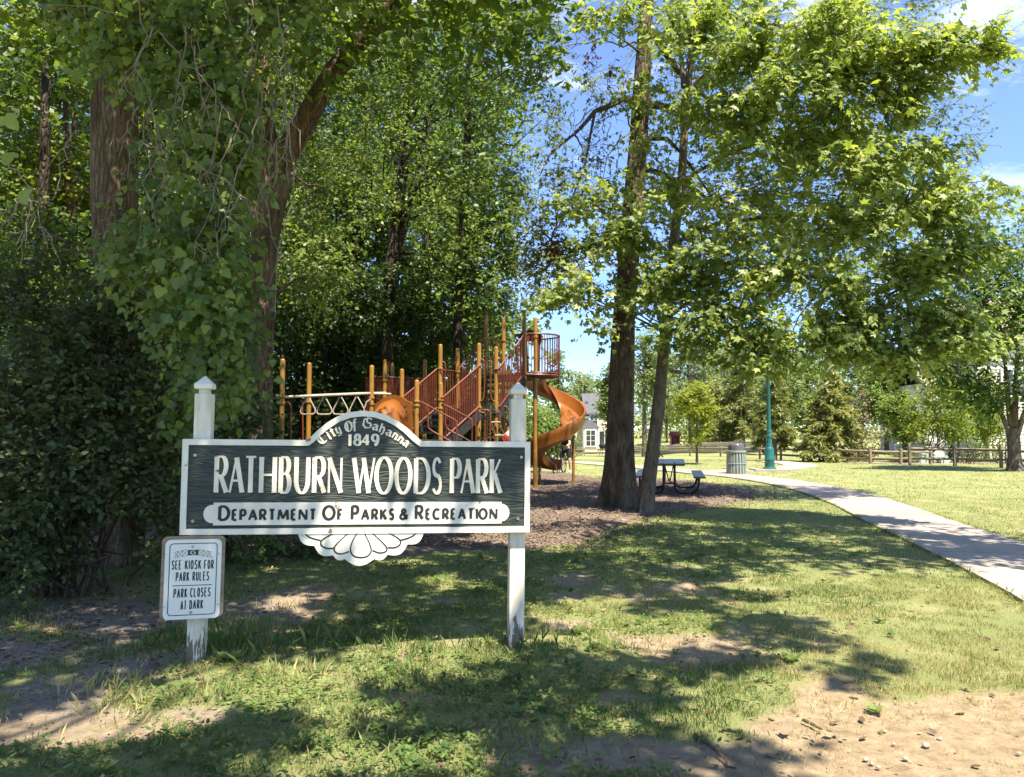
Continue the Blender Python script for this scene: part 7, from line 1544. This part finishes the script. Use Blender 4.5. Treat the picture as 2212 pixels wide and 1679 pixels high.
# broad leaved weeds
def weeds():
    r_ = np.random.default_rng(25); x, y, r_ = scatter(24000, 2.8, 15, 1.35, 26); px, py = project(x, y, 0 * x); bare, grey = masks(x, y)
    d = smooth(.46, .64, fbm(x, y, .8, 41, 3)) * smooth(2000, 1300, px + (py - 1200) * -.2) + .9 * ell(px, py, 560, 1540, 420, 110) + .5 * ell(px, py, 120, 1640, 250, 60) + .8 * ell(px, py, 1000, 1480, 260, 50) + .9 * ell(px, py, 1450, 1180, 330, 45) + .5 * ell(px, py, 1150, 1250, 260, 40)
    k = (r_.random(len(x)) < d * (1 - .85 * bare)) & ~in_mulch(x, y) & off_path(x, y); x, y = x[k], y[k]; n = len(x); m = 7
    big = r_.random(n) < .10; s0 = np.where(big, .05, .030) * r_.uniform(.7, 1.3, n); qi = np.repeat(np.arange(n), m); a = r_.random(n * m) * 2 * math.pi
    el = r_.uniform(.15, .75, n * m); T = np.stack([np.cos(a), np.sin(a), el], -1); N = np.stack([-np.cos(a) * el, -np.sin(a) * el, np.ones(n * m)], -1) + r_.normal(size=(n * m, 3)) * .25
    sp = np.where(big, .15, 1.0)[qi] * .055; P = np.stack([x[qi] + r_.normal(size=n * m) * sp, y[qi] + r_.normal(size=n * m) * sp, gz(x[qi], y[qi]) + .012 + r_.random(n * m) * .03], -1)
    tn = np.clip(.45 + .2 * r_.normal(size=n)[qi] + .1 * r_.normal(size=n * m), 0, 1)
    tag(link('weeds', leaf_mesh('weeds', P, T, N, s0[qi] * r_.uniform(.7, 1.2, n * m), tn, T_WEED, M['weed'])), kind='stuff')
weeds()
def litter():
    x, y, r_ = scatter(34000, 2.8, 13, 1.3, 36); px, py = project(x, y, 0 * x); bare, grey = masks(x, y)
    d = .03 + 1.0 * ell(px, py, 140, 1350, 330, 95) + .35 * ell(px, py, 600, 1270, 260, 60) + .06 * ell(px, py, 1400, 1640, 400, 60)
    k = (r_.random(len(x)) < d) & off_path(x, y); x, y = x[k], y[k]; n = len(x); a = r_.random(n) * 2 * math.pi
    P = np.stack([x, y, gz(x, y) + .008 - .012 * masks(x, y)[0] + .012 * r_.random(n)], -1); T = np.stack([np.cos(a), np.sin(a), r_.normal(size=n) * .22], -1); N = np.array([0, 0, 1.0]) + r_.normal(size=(n, 3)) * .25
    tag(link('leaf_litter', leaf_mesh('leaf_litter', P, T, N, r_.uniform(.025, .07, n), np.clip(.05 + .9 * r_.beta(1.2, 1.6, n), 0, 1), T_OVAL, M['leaf_dead'])), kind='stuff')
litter()
def chips():
    r_ = np.random.default_rng(46); n = 66000; y = 10.3 + (26 - 10.3) * r_.random(n) ** 1.5; x = r_.uniform(-9, 8, n); k = signed(MULCH, x, y) > -.45 + .9 * (fbm(x, y, 1.2, 4, 3) - .5) - .25 * r_.random(n) ** 2; x, y = x[k], y[k]; n = len(x); a = r_.random(n) * 2 * math.pi
    P = np.stack([x, y, gz(x, y) + np.where(signed(MULCH, x, y) > .3, .055, .02) + .025 * r_.random(n)], -1); T = np.stack([np.cos(a), np.sin(a), r_.normal(size=n) * .3], -1); N = np.array([0, 0, 1.0]) + r_.normal(size=(n, 3)) * .5
    tag(link('mulch_chips', leaf_mesh('mulch_chips', P, T, N, r_.uniform(.022, .06, n), np.clip(.40 + .2 * r_.normal(size=n), 0, 1), T_RHOMB, M['mulch_chip'])), kind='stuff')
    x, y, r_ = scatter(2600, 2.8, 8, 1.2, 47); px, py = project(x, y, 0 * x); d = 1.0 * ell(px, py, 1950, 1630, 420, 90) + .8 * ell(px, py, 1400, 1660, 260, 50) + .1
    k = r_.random(len(x)) < d; x, y = x[k], y[k]; n = len(x); a = r_.random(n) * 2 * math.pi
    P = np.stack([x, y, gz(x, y) + .004 - .012 * masks(x, y)[0]], -1); T = np.stack([np.cos(a), np.sin(a), r_.normal(size=n) * .06], -1); N = np.array([0, 0, 1.0]) + r_.normal(size=(n, 3)) * .15
    tag(link('wood_bits', leaf_mesh('wood_bits', P, T, N, r_.uniform(.012, .035, n), np.clip(.6 + .25 * r_.normal(size=n), 0, 1), T_RHOMB, M['leaf_dead'])), kind='stuff')
chips()
def pebble(px, py, s, label, group='pale stones on the bare dirt'):
    p = on(px, py); r_ = np.random.default_rng(int(px)); vs, fs = ball(lambda a, b, c: (a, b, c), (0, 0, 0), (1, .8, .55), 9, 6)
    vs = [np.array(v) * (s * (1 + .28 * (vnoise(np.array([v[0] * 1.6 + px, v[1] * 1.6, v[2] * 1.6])) - .5) * 2)) + p + np.array([0, 0, s * .25]) for v in vs]
    o = MB().add(vs, fs).build('stone', M['stone'], None, origin=p); tag(o, label, 'stone', group)
for px, py, s, lab in ((2000, 1612, .028, 'largest pale stone on the bare dirt at lower right'), (1955, 1640, .022, 'pale stone lower left of the largest one'), (1870, 1642, .020, 'leftmost pale stone of the row at the bottom right'), (1882, 1650, .018, 'pale stone touching the right side of the leftmost one'), (1896, 1658, .017, 'lowest pale stone of the bottom row'), (1930, 1608, .015, 'small pale stone left of the largest one'), (2030, 1597, .02, 'flat pale stone above and right of the largest one'), (1910, 1580, .016, 'small pale stone near the weed clump'), (2200, 1628, .016, 'pale stone alone at the right edge'), (1985, 1585, .014, 'small pale stone at the end of the twig line')): pebble(px, py, s * .75, lab)
for (a, b, lab) in (((1500, 1590), (1590, 1665), 'long dark fallen stick on the shaded dirt at bottom centre'), ((1560, 1580), (1590, 1585), 'short crooked stick above the long one'), ((1735, 1560), (1775, 1580), 'short brown stick on the sunlit dirt')):
    p, q = on(*a), on(*b); t = MB().tube(bez(p + np.array([0, 0, .012]), q + np.array([0, 0, .012]), .01, 8, .02), [.009, .01, .009, .009, .008, .007, .006, .004], 6).build('stick', M['stick'], None, sm=True, origin=p); tag(t, lab, 'stick', 'fallen sticks')
p = on(1686, 1560 + 30); V, k = T_MAPLE
lm = leaf_mesh('curled_leaf', np.array([[0, 0, .02]]), np.array([[1.0, .3, .1]]), np.array([[.1, -.3, 1.0]]), np.array([.07]), np.array([.6]), (V * np.array([1, 1, -2.5]), k), M['leaf_dead']); o = link('curled_leaf', lm); o.location = p; tag(o, 'curled dry leaf lying on the sunlit dirt', 'leaf')
def dock(px, py, s, label, n=12, seed=1, yel=False):
    p = on(px, py); r_ = np.random.default_rng(seed); t = thing('broadleaf_weed', p, label, 'plant', 'large single weeds')
    for i in range(n):
        a = 2 * math.pi * i / n + r_.uniform(-.3, .3); el = r_.uniform(.35, .9); T = np.array([[math.cos(a), math.sin(a), el]]); N = np.array([[-math.cos(a) * el, -math.sin(a) * el, 1.0]])
        o = link('leaf', leaf_mesh('leaf', np.array([[0, 0, .01]]), T, N, np.array([s * .62 * r_.uniform(.6, 1.15)]), np.array([.9 if yel else r_.uniform(.3, .7)]), T_OVAL, M['weed']), t)
for args in ((500, 1430, .20, 'tall strappy leaved weed in the sun right of the left post', 14, 1, True), (615, 1560, .14, 'weed with one large pale leaf standing up in the grass', 6, 2, True), (1890, 1540, .11, 'weed clump alone on the bare dirt at right', 13, 5, True), (1245, 1370, .15, 'toothed weed right of the right sign post', 13, 6), (1710, 1430, .15, 'large leaved weed in the finger of shade', 13, 7)): dock(*args)
